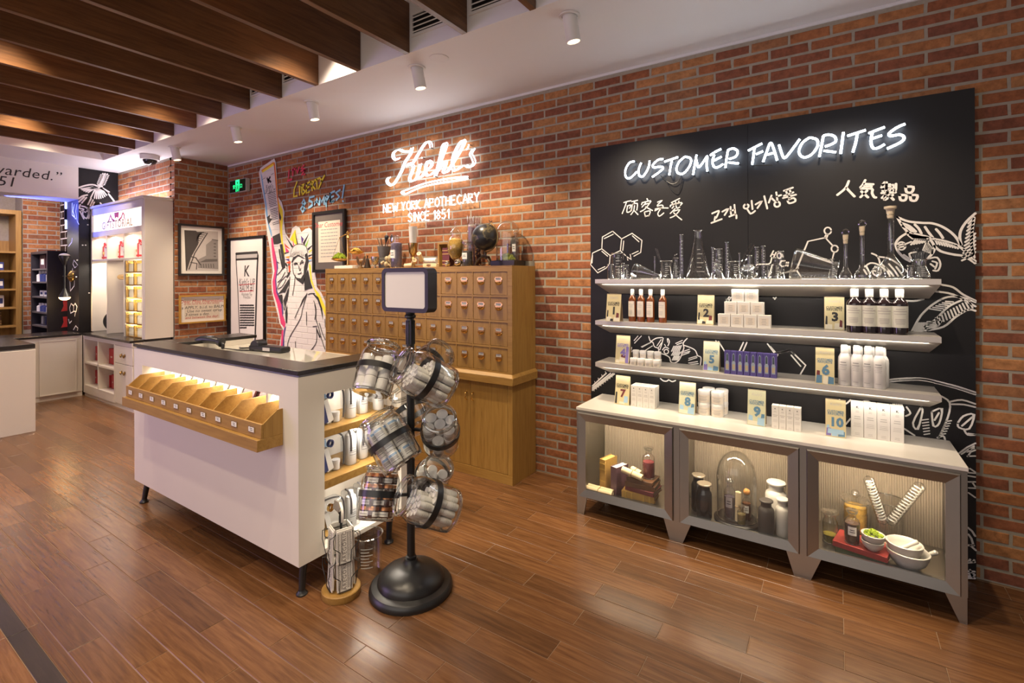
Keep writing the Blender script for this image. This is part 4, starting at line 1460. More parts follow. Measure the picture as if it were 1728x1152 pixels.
panel_strokes(t, [[(800, 664), (900, 652), (1040, 650), (1150, 670), (1300, 708), (1422, 748)], [(820, 676), (930, 664), (1050, 662), (1160, 684), (1300, 722), (1422, 762)], [(900, 660), (1050, 656), (1150, 678), (1300, 716), (1422, 756)], [(1188, 775), (1245, 820), (1232, 920), (1170, 1062)], [(1250, 812), (1330, 800), (1422, 828)], [(1260, 830), (1340, 832), (1422, 850)], [(1120, 882), (1190, 860), (1172, 962), (1132, 980), (1120, 882)], [(1140, 940), (1170, 890)], [(1300, 962), (1340, 912), (1412, 902), (1380, 1000), (1310, 992), (1300, 962)], [(1330, 980), (1400, 920)], [(1046, 850), (990, 960), (1022, 1002), (1056, 882), (1046, 850)], [(946, 850), (972, 892), (940, 912)], [(1160, 1062), (1200, 1050), (1212, 1075)], [(1346, 1010), (1370, 1042), (1420, 1042)], [(860, 830), (880, 870)], [(600, 850), (640, 812), (680, 806)], [(480, 800), (520, 828), (556, 800)], [(930, 1000), (1000, 1046)], [(524, 968), (556, 930)], [(735, 860), (745, 850), (752, 872)]], c8, 0.009, smooth=3)
for k in range(6):
    panel_strokes(t, [[(1052 + k * 3, 940 + k * 20), (1096 + k * 2, 934 + k * 20)], [(1216 - k * 8, 950 + k * 18), (1256 - k * 8, 944 + k * 18)]], c8, 0.006)
    panel_strokes(t, [[(850 + k * 12, 826), (878 + k * 10, 872)], [(640 + k * 10, 812), (648 + k * 10, 836)]], c8, 0.005)
c9 = crop(1560, 730, 10.286)
panel_strokes(t, [[(590, 360), (740, 250), (885, 180)], [(640, 370), (760, 290), (860, 230)], [(740, 330), (800, 300)], [(780, 290), (860, 262)], [(745, 405), (880, 402)], [(760, 400), (800, 330), (880, 300)], [(760, 690), (880, 700)], [(760, 745), (880, 765)], [(790, 620), (880, 680)], [(760, 850), (880, 850)], [(830, 860), (880, 930)], [(770, 955), (880, 960)], [(765, 1040), (880, 1120)], [(760, 10), (880, 30)]], c9, 0.008)
c10 = crop(1560, 880, 9.6)
panel_strokes(t, [[(705, 95), (770, 150), (820, 230)], [(715, 205), (760, 270), (790, 370)], [(705, 380), (800, 380)], [(745, 385), (830, 460)], [(705, 660), (815, 650)], [(720, 640), (740, 610)], [(790, 645), (805, 620)], [(705, 800), (810, 805)], [(710, 840), (810, 850)], [(705, 880), (810, 870)], [(700, 910), (815, 912)], [(740, 780), (780, 900)]], c10, 0.010)
mk('painted_plants', t, CHALK, panel, off=po)

# ---- neon words on the panel
NEON = emis('neon_white', (0.74, 0.87, 1.0), 14.0)
nd_ = crop(1030, 190, 6.646)
ne_ = crop(1260, 190, 5.76)
NEON1 = [
    [[(268, 545), (215, 562), (175, 625), (166, 690), (186, 732), (230, 728), (296, 664)], [(345, 562), (317, 640), (322, 698), (358, 718), (402, 668), (432, 600), (440, 540)], [(592, 518), (530, 532), (476, 588), (492, 614), (570, 606), (590, 626), (556, 660), (470, 722)], [(608, 550), (758, 498)], [(692, 530), (676, 600), (660, 700)],
     [(832, 496), (774, 548), (742, 620), (754, 672), (808, 686), (868, 632), (905, 552), (890, 506), (832, 496)], [(928, 696), (946, 590), (966, 474)], [(966, 530), (988, 612), (1040, 556), (1086, 488), (1080, 560), (1086, 656)], [(1118, 480), (1180, 438), (1242, 408)], [(1166, 472), (1146, 540), (1160, 604), (1204, 612), (1266, 576)], [(1152, 542), (1246, 494)], [(1290, 618), (1304, 510), (1320, 418)], [(1320, 418), (1380, 402), (1426, 432), (1408, 490), (1332, 520)], [(1326, 558), (1438, 570)]],
    [[(14, 370), (80, 335), (150, 300)], [(76, 342), (66, 420), (54, 504)], [(90, 406), (158, 374)], [(160, 478), (198, 370), (232, 294), (262, 350), (296, 462)], [(196, 410), (278, 386)], [(314, 312), (342, 400), (366, 440), (412, 398), (516, 258)], [(608, 244), (546, 290), (510, 360), (520, 414), (572, 434), (640, 398), (690, 322), (684, 266), (640, 246), (608, 244)], [(706, 428), (726, 330), (746, 224)], [(746, 224), (802, 214), (858, 236), (858, 288), (762, 330)], [(748, 370), (868, 384)], [(940, 190), (914, 398)], [(980, 226), (1156, 170)], [(1076, 200), (1060, 290), (1032, 384)], [(1186, 200), (1342, 140)], [(1220, 196), (1208, 290), (1232, 346), (1282, 340), (1340, 308)], [(1220, 252), (1314, 222)], [(1540, 110), (1462, 144), (1384, 202), (1402, 226), (1490, 214), (1530, 242), (1500, 286), (1366, 350)]]]
NY = PNY - 0.045
t_ = thing('neon_sign', 'white neon lettering reading CUSTOMER FAVORITES on the black panel', 'neon sign', (PNX0 + 0.9, PNY, 2.25))
nof = (PNX0 + 0.9, PNY, 2.25)
for wi, (lst, cr) in enumerate(((NEON1[0], nd_), (NEON1[1], ne_))):
    m, b = MB(), MB()
    for st in lst:
        q = [atY(*cr(a, c_), NY) for a, c_ in st]
        q = smooth_path(q, 5) if len(q) > 2 else q
        m.tube(q, 0.0066, 8)
        for e in (q[0], q[-1]):
            b.tube([Vector((e.x, NY + 0.006, e.z)), Vector((e.x, PNY - 0.001, e.z))], 0.004, 6)
    mk('neon_word', m, NEON, t_, off=nof)
    mk('tube_supports', b, BLACKM, t_, off=nof)
w = MB()
w.tube(smooth_path([atY(*nd_(560, 700), PNY - .02), atY(*nd_(620, 760), PNY - .015), atY(*nd_(700, 800), PNY - .02), atY(*nd_(770, 760), PNY - .02), atY(*nd_(800, 700), PNY - .03)], 5), 0.003, 6)
w.tube(smooth_path([atY(*nd_(600, 720), PNY - .02), atY(*nd_(680, 860), PNY - .01), atY(*nd_(760, 900), PNY - .01), atY(*nd_(805, 720), PNY - .02)], 5), 0.003, 6)
w.tube([atY(*ne_(66, 514), NY), atY(*ne_(250, 508), NY)], 0.004, 6)
mk('lead_wires', w, BLACKM, t_, off=nof)

# ---- script neon on the bricks
kc = crop(630, 220, 7.2)
KI = [[(300, 340), (265, 360), (232, 330), (240, 270), (300, 240), (370, 262), (440, 252), (460, 215), (440, 290), (380, 380), (330, 500), (270, 610), (215, 670), (165, 640), (160, 600), (185, 575)],
      [(690, 210), (680, 160), (640, 145), (590, 200), (530, 300), (460, 410), (430, 400), (400, 440)], [(440, 415), (475, 440), (455, 520), (430, 580), (440, 620), (500, 600), (545, 500)],
      [(560, 410), (530, 520), (530, 575), (570, 570), (620, 500)], [(586, 330), (592, 336)], [(620, 500), (690, 440), (690, 390), (650, 380), (625, 450), (630, 540), (680, 545), (760, 480)],
      [(740, 560), (800, 390), (870, 200), (860, 160), (830, 200), (800, 330), (760, 500)], [(770, 500), (830, 400), (870, 390), (850, 460), (840, 510), (880, 510), (930, 440)],
      [(930, 440), (1040, 260), (1090, 160), (1080, 125), (1030, 170), (960, 320), (950, 450), (985, 490), (1060, 440)], [(1160, 170), (1150, 210), (1130, 230)], [(1205, 230), (1170, 290), (1190, 330), (1210, 400), (1160, 450), (1110, 430)],
      [(1120, 570), (960, 580), (780, 610), (600, 650), (440, 710), (340, 750), (380, 775), (480, 730), (620, 680), (800, 640), (980, 615), (1120, 595)]]
KNY = WALL - 0.05
kn = thing('neon_sign', 'white neon shop script with NEW YORK APOTHECARY SINCE 1851 on the bricks', 'neon sign', (-3.0, WALL, 2.5))
kof = (-3.0, WALL, 2.5)
NEONK = emis('neon_warm_white', (0.92, 0.96, 1.0), 5.0)
m, b = MB(), MB()
for st in KI:
    q = [atY(*kc(a, c_), KNY) for a, c_ in st]
    qs = smooth_path(q, 5) if len(q) > 2 else q
    m.tube(qs, 0.0068, 8)
    # the second tube that follows the first like an outline
    if len(q) > 3:
        q2 = [Vector((p.x + 0.030, KNY, p.z + 0.004)) for p in qs]
        m.tube(q2, 0.0060, 8)
    b.tube([Vector((q[0].x, KNY + .006, q[0].z)), Vector((q[0].x, WALL + 0.0, q[0].z))], 0.004, 6)
HER = {'A': [[(0, 0), (.35, 1), (.7, 0)], [(.12, .35), (.58, .35)]], 'B': [[(0, 0), (0, 1), (.45, .95), (.45, .6), (0, .52), (.5, .45), (.5, .05), (0, 0)]], 'C': [[(.6, .85), (.35, 1), (.05, .7), (.05, .3), (.35, 0), (.6, .15)]], 'E': [[(.55, 1), (0, 1), (0, 0), (.55, 0)], [(0, .52), (.45, .52)]], 'H': [[(0, 0), (0, 1)], [(.6, 0), (.6, 1)], [(0, .5), (.6, .5)]],
       'I': [[(.1, 0), (.1, 1)]], 'K': [[(0, 0), (0, 1)], [(.55, 1), (0, .45), (.6, 0)]], 'L': [[(0, 1), (0, 0), (.5, 0)]], 'M': [[(0, 0), (.05, 1), (.4, .35), (.75, 1), (.8, 0)]], 'N': [[(0, 0), (0, 1), (.6, 0), (.6, 1)]], 'O': [[(.35, 1), (.05, .7), (.05, .3), (.35, 0), (.65, .3), (.65, .7), (.35, 1)]], 'P': [[(0, 0), (0, 1), (.5, .92), (.5, .55), (0, .48)]], 'R': [[(0, 0), (0, 1), (.5, .92), (.5, .58), (0, .5), (.6, 0)]], 'S': [[(.55, .85), (.3, 1), (.05, .8), (.15, .58), (.5, .42), (.55, .15), (.3, 0), (0, .12)]], 'T': [[(-.05, 1), (.65, 1)], [(.3, 1), (.3, 0)]],
       'V': [[(0, 1), (.3, 0), (.65, 1)]], 'W': [[(0, 1), (.2, 0), (.45, .7), (.7, 0), (.9, 1)]], 'Y': [[(0, 1), (.3, .5), (.6, 1)], [(.3, .5), (.3, 0)]], '1': [[(.05, .8), (.25, 1), (.25, 0)]], '8': [[(.3, .55), (.08, .75), (.3, 1), (.52, .75), (.3, .55), (.02, .25), (.3, 0), (.58, .25), (.3, .55)]], '5': [[(.5, 1), (.1, 1), (.05, .55), (.4, .6), (.55, .3), (.35, 0), (.02, .1)]], '&': [[(.7, 0), (.15, .75), (.3, 1), (.45, .8), (.05, .3), (.25, 0), (.65, .4)]], '!': [[(.1, 1), (.1, .3)], [(.1, .05), (.11, .04)]]}
ADV = {'I': .3, '1': .45, 'M': 1.0, 'W': 1.1, '!': .3, ' ': .45}


def single_line(s, h, sx=1.0):
    out, x = [], 0
    for ch in s:
        for st in HER.get(ch, []):
            out.append([((x + a) * h * sx, b_ * h) for a, b_ in st])
        x += ADV.get(ch, .82)
    return out, x * h * sx


def word_between(s, p0, p1, h):
    """single-line word from p0 to p1 (x, z) with letter height h"""
    st, w_ = single_line(s, h)
    k = (p1[0] - p0[0]) / w_
    sl = (p1[1] - p0[1]) / (p1[0] - p0[0])
    return [[(p0[0] + a * k, p0[1] + a * k * sl + b_) for a, b_ in q] for q in st]


pa, pb = atY(647, 359, KNY), atY(811, 340, KNY)
pc, pd = atY(689, 374, KNY), atY(760, 368, KNY)
hh = 0.088
for s_, p0, p1 in (('NEW YORK APOTHECARY', pa, pb), ('SINCE 1851', pc, pd)):
    for st in word_between(s_, (p0.x, p0.z), (p1.x, p1.z), hh):
        q = [Vector((a, KNY, c_)) for a, c_ in st]
        m.tube(q, 0.0052, 6)
mk('neon_script', m, NEONK, kn, off=kof)
mk('tube_supports', b, BLACKM, kn, off=kof)

# ---- brush lettering on the bricks
BY = WALL - 0.0085
brush = thing('painted_slogan', 'brush lettering in red, yellow and blue on the brick wall', 'lettering', (-5.6, WALL, 2.7))
bof = (-5.6, WALL, 2.7)
la = crop(430, 260, 6.4)
RED = mat('red_brush', (0.72, 0.05, 0.10), 0.6)
YEL = mat('yellow_brush', (0.88, 0.74, 0.05), 0.6)
SKY = mat('blue_brush', (0.30, 0.62, 0.85), 0.6)
L1 = [[(370, 170), (366, 240), (352, 290), (400, 272)], [(415, 150), (410, 230)], [(400, 170), (440, 160)], [(440, 150), (460, 200), (480, 140)], [(530, 120), (500, 150), (540, 160), (505, 230), (540, 215)], [(500, 180), (535, 172)]]
L2 = [[(455, 300), (425, 380), (420, 460), (455, 450)], [(482, 350), (484, 438)], [(500, 340), (512, 440)], [(500, 340), (530, 322), (512, 376), (545, 400), (514, 440)], [(560, 320), (556, 420), (590, 405)], [(558, 322), (590, 300)], [(558, 368), (585, 352)], [(605, 300), (620, 390)], [(602, 300), (640, 290), (614, 340), (650, 375)], [(645, 285), (690, 262)], [(668, 275), (672, 370)], [(700, 255), (722, 290), (752, 232)], [(722, 290), (690, 370)]]
L3 = [[(540, 600), (510, 520), (530, 490), (545, 525), (495, 590), (515, 625), (545, 590)], [(640, 455), (590, 470), (585, 500), (620, 520), (620, 550), (580, 580)], [(645, 545), (670, 480), (690, 545)], [(650, 520), (690, 510)], [(700, 545), (705, 470), (722, 520), (745, 455), (750, 540)], [(765, 450), (770, 560)], [(765, 450), (800, 455), (768, 510)], [(815, 430), (815, 520), (850, 510)]]
lb = crop(280, 250, 3.2)
L3b = [[(885, 245), (888, 290), (908, 282)], [(885, 245), (910, 232)], [(886, 268), (905, 258)], [(940, 225), (918, 240), (936, 262), (920, 280)], [(962, 200), (952, 268)], [(955, 285), (957, 287)]]
for nm, lst, mt_, cr_ in (('red_word', [L1], RED, [la]), ('yellow_word', [L2], YEL, [la]), ('blue_words', [L3, L3b], SKY, [la, lb])):
    t = MB()
    for l_, cc in zip(lst, cr_):
        panel_strokes(t, l_, cc, 0.024, d=-BY, y=BY)
    mk(nm, t, mt_, brush, off=bof)

# ---- statue mural painted on the bricks
mur = thing('statue_mural', 'painted mural of a crowned statue raising a balm tube on the brick wall', 'mural', (-5.9, WALL, 1.0))
mof = (-5.9, WALL, 1.0)
MYD = WALL - 0.0055


def mural_white():
    m_, nt, b_, out = _new('mural_white')
    N, L = nt.nodes, nt.links
    b_.inputs['Base Color'].default_value = (0.74, 0.71, 0.69, 1)
    b_.inputs['Roughness'].default_value = 0.75
    tc = N.new('ShaderNodeTexCoord')
    mp = N.new('ShaderNodeMapping')
    mp.inputs['Rotation'].default_value = (R(90), 0, 0)
    L.new(tc.outputs['Object'], mp.inputs['Vector'])
    bt = N.new('ShaderNodeTexBrick')
    bt.inputs['Scale'].default_value = 1.0
    bt.inputs['Brick Width'].default_value = BL
    bt.inputs['Row Height'].default_value = BH
    bt.inputs['Mortar Size'].default_value = 0.006
    bt.inputs['Mortar Smooth'].default_value = 0.5
    L.new(mp.outputs[0], bt.inputs['Vector'])
    bp = N.new('ShaderNodeBump')
    bp.invert = True
    bp.inputs['Strength'].default_value = 0.9
    bp.inputs['Distance'].default_value = 0.006
    L.new(bt.outputs['Fac'], bp.inputs['Height'])
    L.new(bp.outputs['Normal'], b_.inputs['Normal'])
    return m_


MW = mural_white()
cA, cB = crop(430, 260, 6.4), crop(430, 420, 6.4)
A = lambda pts: onpanel(pts, cA, MYD)
B = lambda pts: onpanel(pts, cB, MYD)
outline = A([(210, 45), (60, 150), (44, 200), (55, 285), (80, 400), (110, 560), (108, 640), (128, 800), (140, 900), (158, 1000)]) + B([(178, 130), (194, 250), (178, 350), (184, 440), (200, 520), (225, 620), (250, 720), (265, 800), (304, 870), (280, 960), (264, 1060)]) + B([(264, 1400), (775, 1400), (775, 700), (765, 570), (720, 475), (672, 410), (662, 330), (650, 210), (652, 90)]) + A([(648, 985), (640, 905), (622, 870), (620, 825), (592, 797), (548, 806), (502, 842), (484, 794), (442, 772), (402, 802), (390, 862), (372, 912), (332, 852), (322, 782), (312, 705), (322, 632), (292, 522), (252, 462), (242, 302), (226, 82)])
mk('white_ground', MB().poly(outline, PF, -MYD), MW, mur, off=mof)
lay = [0]


def paint(name, polys=(), strokes=(), col=INK, w=0.02):
    lay[0] += 1
    d = -MYD + 0.0002 + 0.00012 * lay[0]
    t = MB()
    for p in polys:
        t.poly(p, PF, d)
    for s_ in strokes:
        t.stroke([(v.x, v.y) for v in smooth_path(s_, 4)] if len(s_) > 2 else s_, w, PF, d)
    mk(name, t, col, mur, off=mof)


PINK = mat('mural_pink', (0.70, 0.05, 0.18), 0.7)
PURP = mat('mural_purple', (0.09, 0.05, 0.24), 0.7)
BLUE = mat('mural_blue', (0.20, 0.42, 0.68), 0.7)
YELM = mat('mural_yellow', (0.88, 0.74, 0.04), 0.7)
ORNG = mat('mural_orange', (0.75, 0.30, 0.03), 0.7)
REDM = mat('mural_red', (0.62, 0.08, 0.03), 0.7)
GRN = mat('mural_green', (0.25, 0.55, 0.08), 0.7)
paint('blue_edge', [A([(62, 190), (80, 240), (100, 380), (130, 560), (150, 740), (190, 860), (180, 900), (150, 800), (118, 640), (112, 540), (86, 380)])], col=BLUE)
paint('orange_edge', [A([(70, 172), (198, 86), (218, 92), (240, 300), (250, 460), (262, 520), (290, 620), (280, 720), (285, 850), (270, 860), (250, 560), (236, 420), (222, 250), (206, 116), (80, 196)])], col=ORNG)
paint('yellow_edge', [A([(80, 182), (196, 104), (204, 122), (84, 202)]), A([(258, 520), (300, 600), (306, 700), (296, 800), (304, 950), (330, 1060), (320, 1100), (290, 980), (276, 860), (276, 700)])], col=YELM)
paint('red_edge', [A([(206, 110), (216, 110), (238, 420), (250, 470), (240, 480), (222, 300)])], col=REDM)
tubep = A([(80, 204), (204, 122), (222, 300), (238, 480), (262, 700), (272, 850), (190, 890), (150, 640), (120, 480), (96, 320)])
paint('tube_face', [tubep], col=MW)
K_ = [[(135, 262), (148, 305)], [(165, 250), (146, 280)], [(146, 278), (172, 298)]]
paint('tube_mark', (), [A(q) for q in K_], w=0.030)
paint('tube_mark_lines', (), [A([(82, 274), (114, 256)]), A([(178, 222), (204, 206)])], w=0.006)
t = MB()
lay[0] += 1
dt = -MYD + 0.0002 + 0.00012 * lay[0]
tf0, tf1 = A([(160, 352)])[0], A([(164, 400)])[0]
for (x_, z_), s_ in ((tf0, "Kiehl's"), (tf1, 'LIP BALM')):
    t.text(s_, 0.085, PF, x_, z_, dt, shear=0.0, sx=0.75)
for k in range(20):
    b0 = 430 + k * 17.5
    off_ = k * 3.6
    if k in (9, 17):
        continue
    xx = [138 + off_ * 0.85 + 0, 222 + off_ * 0.62]
    rg = random.Random(k)
    u0 = xx[0]
    while u0 < xx[1] - 6:
        u1 = min(u0 + rg.uniform(7, 18), xx[1])
        q = A([(u0, b0 - (u0 - xx[0]) * .32), (u1, b0 - (u1 - xx[0]) * .32)])
        t.stroke(q, 0.009, PF, dt)
        u0 = u1 + 4.5
mk('tube_print', t, INK, mur, off=mof)
paint('tube_cap', [A([(190, 890), (270, 852), (286, 955), (250, 972), (206, 975)]), A([(270, 975), (300, 970), (326, 1140), (330, 1230), (306, 1230)]), A([(130, 680), (170, 650), (160, 690), (190, 700), (150, 760), (140, 720)]), A([(262, 610), (286, 680), (280, 720), (262, 690)])])
paint('pink_edge', [A([(176, 900), (196, 905), (206, 1000), (230, 1100)]) + B([(246, 180), (226, 330), (236, 450), (290, 600), (302, 700), (332, 800), (326, 862), (280, 800), (265, 700), (240, 590), (202, 480), (192, 350), (214, 240), (190, 60)]), B([(292, 880), (312, 870), (300, 1060), (280, 1060)])], col=PINK)
paint('purple_edge', [B([(212, 20), (250, 160), (252, 200), (232, 330), (240, 440), (300, 600), (310, 690), (300, 740), (286, 600), (232, 470), (220, 340), (238, 220), (232, 130)]), B([(318, 860), (340, 830), (318, 960), (320, 1060), (298, 1060)])], col=PURP)
paint('yellow_right', [B([(584, 150), (604, 180), (618, 330), (650, 430), (702, 490), (768, 640), (768, 740), (730, 640), (660, 480), (604, 350)])], col=YELM)
ray_ = [((380, 920), (440, 810), (462, 990), YELM), ((470, 930), (448, 830), (480, 980), ORNG), ((520, 960), (590, 850), (535, 985), INK), ((545, 985), (590, 905), (560, 1000), GRN), ((570, 1020), (648, 960), (580, 1040), INK), ((590, 1045), (648, 1010), (586, 1070), YELM), ((330, 880), (420, 1000), (400, 1010), INK), ((320, 960), (390, 1030), (330, 1000), REDM), ((410, 890), (428, 990), (416, 990), PINK), ((432, 820), (470, 975), (458, 975), INK), ((320, 1060), (380, 1060), (320, 1080), INK), ((500, 880), (530, 915), (512, 970), PURP), ((330, 1000), (375, 1050), (340, 1064), PINK), ((325, 1110), (378, 1100), (370, 1125), ORNG), ((326, 1134), (376, 1130), (372, 1156), PURP), ((580, 1090), (650, 1075), (584, 1110), INK), ((584, 1118), (652, 1104), (586, 1136), ORNG), ((584, 1146), (652, 1130), (586, 1160), BLUE), ((340, 1170), (390, 1150), (385, 1190), REDM)]
for a_, b_, c__, col_ in ray_:
    paint('crown_ray', [A([a_, b_, c__])], col=col_)
paint('crown', [B([(385, 80), (400, 10), (440, -40), (490, -52), (550, -30), (572, 30), (566, 60), (540, 30), (480, 26), (430, 50), (408, 110)])], col=MW)
paint('crown_lines', (), [B([(392 + 4 * k + (k * k) * .9, 70 - 40 * math.sin(k * .26) * 1.0), (404 + 4 * k + (k * k) * .8, 88 - 26 * math.sin(k * .26))]) for k in range(13)] + [B([(384, 84), (400, 8), (440, -42), (490, -54), (552, -30), (574, 34)])], w=0.008)
paint('face_shade', [B([(432, 280), (452, 330), (520, 382), (540, 340), (560, 240), (585, 130), (568, 40), (545, 60), (552, 130), (535, 190), (530, 270), (500, 318), (460, 318)]), B([(535, 330), (575, 220), (605, 360), (625, 420), (560, 440), (540, 450)]), B([(405, 150), (430, 112), (466, 78), (480, 80), (520, 100), (548, 106), (520, 86), (470, 60), (420, 90), (398, 140)])])
paint('face_lines', (), [B([(408, 150), (412, 200), (420, 260), (450, 310), (496, 322)]), B([(430, 170), (462, 156)]), B([(490, 160), (526, 142)]), B([(478, 180), (486, 232), (500, 214)]), B([(468, 270), (498, 262), (506, 252)]), B([(424, 160), (452, 150), (466, 168)]), B([(492, 170), (506, 130), (520, 128), (524, 160)])], w=0.012)
paint('robe_shade', [B([(250, 490), (300, 430), (372, 320), (372, 380), (330, 470), (304, 470)]), B([(254, 500), (300, 490), (304, 560), (296, 600)]), B([(330, 690), (350, 600), (356, 700), (350, 800), (338, 800)]), B([(310, 560), (330, 640), (372, 440), (364, 420)]), B([(480, 640), (520, 540), (566, 480), (530, 560), (490, 630)]), B([(620, 470), (690, 520), (730, 640), (738, 770), (712, 640), (680, 550), (640, 500)]), B([(668, 840), (712, 950), (700, 960), (672, 880)]), B([(480, 770), (500, 740), (390, 940), (380, 950)])])
paint('robe_lines', (), [B(q) for q in ([(566, 480), (520, 640), (490, 760), (380, 950), (352, 1060)], [(480, 640), (434, 745)], [(640, 560), (662, 640), (664, 760), (690, 840), (720, 960), (760, 1080)], [(650, 600), (660, 680), (650, 760)], [(630, 838), (672, 832)], [(668, 850), (668, 1000), (606, 1098)], [(410, 500), (430, 380), (440, 280)], [(350, 560), (372, 420), (380, 300)], [(240, 440), (262, 380), (300, 330), (340, 290)], [(250, 360), (290, 320), (330, 250)], [(256, 430), (300, 400), (340, 330)], [(246, 280), (290, 230), (310, 190)], [(560, 680), (562, 820)], [(700, 800), (730, 900), (764, 980)], [(440, 1000), (442, 1060)], [(300, 560), (320, 660), (332, 600)], [(760, 760), (764, 840)], [(580, 490), (610, 480), (650, 480)], [(244, 140), (262, 150)], [(350, 200), (356, 260), (390, 240)])], w=0.011)
paint('arm_shade', (), [B([(268, 10), (278, 80), (300, 190)]), B([(306, 210), (330, 160), (350, 180)]), B([(370, 170), (376, 250), (350, 300)])], w=0.03)
paint('orange_flash', [B([(366, 182), (386, 176), (384, 246), (372, 252)])], col=REDM)

# ---- exit sign, door, pictures
ex = thing('exit_sign', 'small lit green exit sign on the bricks above the door', 'sign', atY(409, 314, WALL))
eo = tuple(ex.location)
ez0, ez1 = atY(409, 323, WALL).z, atY(409, 306, WALL).z
ea, eb = ux(396, WALL, 314), ux(421, WALL, 314)
mk('housing', MB().box(ea - .02, eb + .02, WALL - .06, WALL - .004, ez0 - .02, ez1 + .02), mat('grey_plastic', (0.5, 0.5, 0.48), 0.4), ex, off=eo, bevel=0.003)
fr = Frame((0, WALL - .061, 0))
f_ = mk('face_plate', MB().rect(fr, ea - .012, eb + .012, ez0 - .012, ez1 + .012), mat('exit_dark', (0.005, 0.03, 0.015), 0.3), ex, off=eo)
GE = emis('exit_green', (0.02, 1.0, 0.30), 1.3)
g = MB()
xm, zm = (ea + eb) / 2, (ez0 + ez1) / 2
g.rect(fr, xm - .052, xm + .052, zm + .012, zm + .082, .001)
g.text('\u5b89\u5168\u51fa\u53e3', 0.062, fr, xm, zm - .012, .001, bold=0.01)
g.text('EXIT', 0.05, fr, xm, zm - .062, .001, bold=0.01)
mk('lit_letters', g, GE, ex, off=eo)
g = MB()
g.stroke([(xm - .01, zm + .055), (xm + .005, zm + .04), (xm - .015, zm + .022)], .010, fr, .002)
g.stroke([(xm - .025, zm + .045), (xm + .03, zm + .05)], .008, fr, .002)
g.stroke([(xm + .005, zm + .04), (xm + .025, zm + .022)], .010, fr, .002)
mk('running_figure', g, mat('exit_dark', (0, 0, 0)), ex, off=eo)

dz1 = DZ
dr = struct('door_1', MB().box(DL + 0.06, DR - 0.02, WALL - 0.016, WALL + 0.0, 0.0, dz1 - 0.035), WHITEP)
mk('door_frame', MB().box(DL + 0.002, DL + 0.085, WALL - 0.03, WALL + 0.0, 0, dz1).box(DR - 0.025, DR, WALL - 0.03, WALL, 0, dz1).box(DL + .085, DR - .025, WALL - 0.03, WALL, dz1 - 0.03, dz1), BLACKP, dr)
dc_ = crop(290, 370, 5.236)
DYF = WALL - 0.0175
DP = lambda pts: onpanel(pts, dc_, DYF)
t = MB()
t.poly(DP([(568, 355), (758, 345), (735, 1100), (604, 1100)]), PF, -DYF)
t_tube = mk('printed_tube', t, mat('print_paper', (0.80, 0.78, 0.76), 0.6), dr)
t = MB()
t.poly(DP([(568, 304), (756, 292), (758, 345), (568, 355)]), PF, -DYF + .0002)
mk('printed_cap', t, mat('print_grey_cap', (0.45, 0.43, 0.42), 0.6), t_tube)
t = MB()
for s_, w_ in (([(568, 304), (756, 292), (760, 320), (752, 480), (735, 1090)], .035), ([(568, 304), (568, 356), (584, 640), (602, 1100)], .02), ([(568, 356), (760, 346)], .028)):
    t.stroke(DP(s_), w_, PF, -DYF + .0004)
kx = DP([(652, 455)])[0]
t.text('K', 0.215, PF, kx[0] + .02, kx[1] - .01, -DYF + .0004, bold=0.015, shear=0.1)
for s_, b_, sz in (("Kiehl's LIP", 556, .135), ('BALM #1', 612, .135), ('Absolutely Tiny', 662, .06), ('Protection', 688, .06)):
    q = DP([(662, b_)])[0]
    t.text(s_, sz, PF, q[0], q[1], -DYF + .0004, sx=0.72, shear=0.1)
rg = random.Random(3)
for k in range(10):
    b_ = 760 + k * 22
    a_ = 604
    while a_ < 722:
        a2 = min(a_ + rg.uniform(8, 26), 726)
        t.stroke(DP([(a_, b_), (a2, b_ - (a2 - a_) * .06)]), .022, PF, -DYF + .0004)
        a_ = a2 + 5
        if k == 9 and a_ > 650:
            break
mk('printed_lines', t, INK, t_tube)
t = MB()
for s_ in ([(592, 580), (734, 568)], [(600, 638), (720, 630)]):
    t.stroke(DP(s_), .010, PF, -DYF + .0005)
mk('red_underlines', t, REDINK, t_tube)


def frame_on(name, label, x=None, y=None, corners=None, bar=0.03, dep=0.03, barmat=None, inner=PAPER, cat='picture'):
    """picture frame on a wall; corners = (a0, a1, z0, z1) along the wall"""
    a0, a1, z0, z1 = corners
    if x is not None:
        fr_ = Frame((x, 0, 0), (0, 1, 0))
    else:
        fr_ = Frame((0, y, 0))
    t_ = thing(name, label, cat, fr_.p((a0 + a1) / 2, (z0 + z1) / 2))
    of = tuple(t_.location)
    m_ = MB()
    for q in (((a0, a1), (z1 - bar, z1)), ((a0, a1), (z0, z0 + bar)), ((a0, a0 + bar), (z0 + bar, z1 - bar)), ((a1 - bar, a1), (z0 + bar, z1 - bar))):
        pts = [(q[0][0], q[1][0]), (q[0][1], q[1][0]), (q[0][1], q[1][1]), (q[0][0], q[1][1])]
        m_.poly(pts, fr_, dep, dep)
    mk('frame', m_, barmat, t_, off=of, smooth=0)
    mk('mount', MB().rect(fr_, a0 + bar, a1 - bar, z0 + bar, z1 - bar, dep * .4), inner, t_, off=of)
    return t_, fr_, of


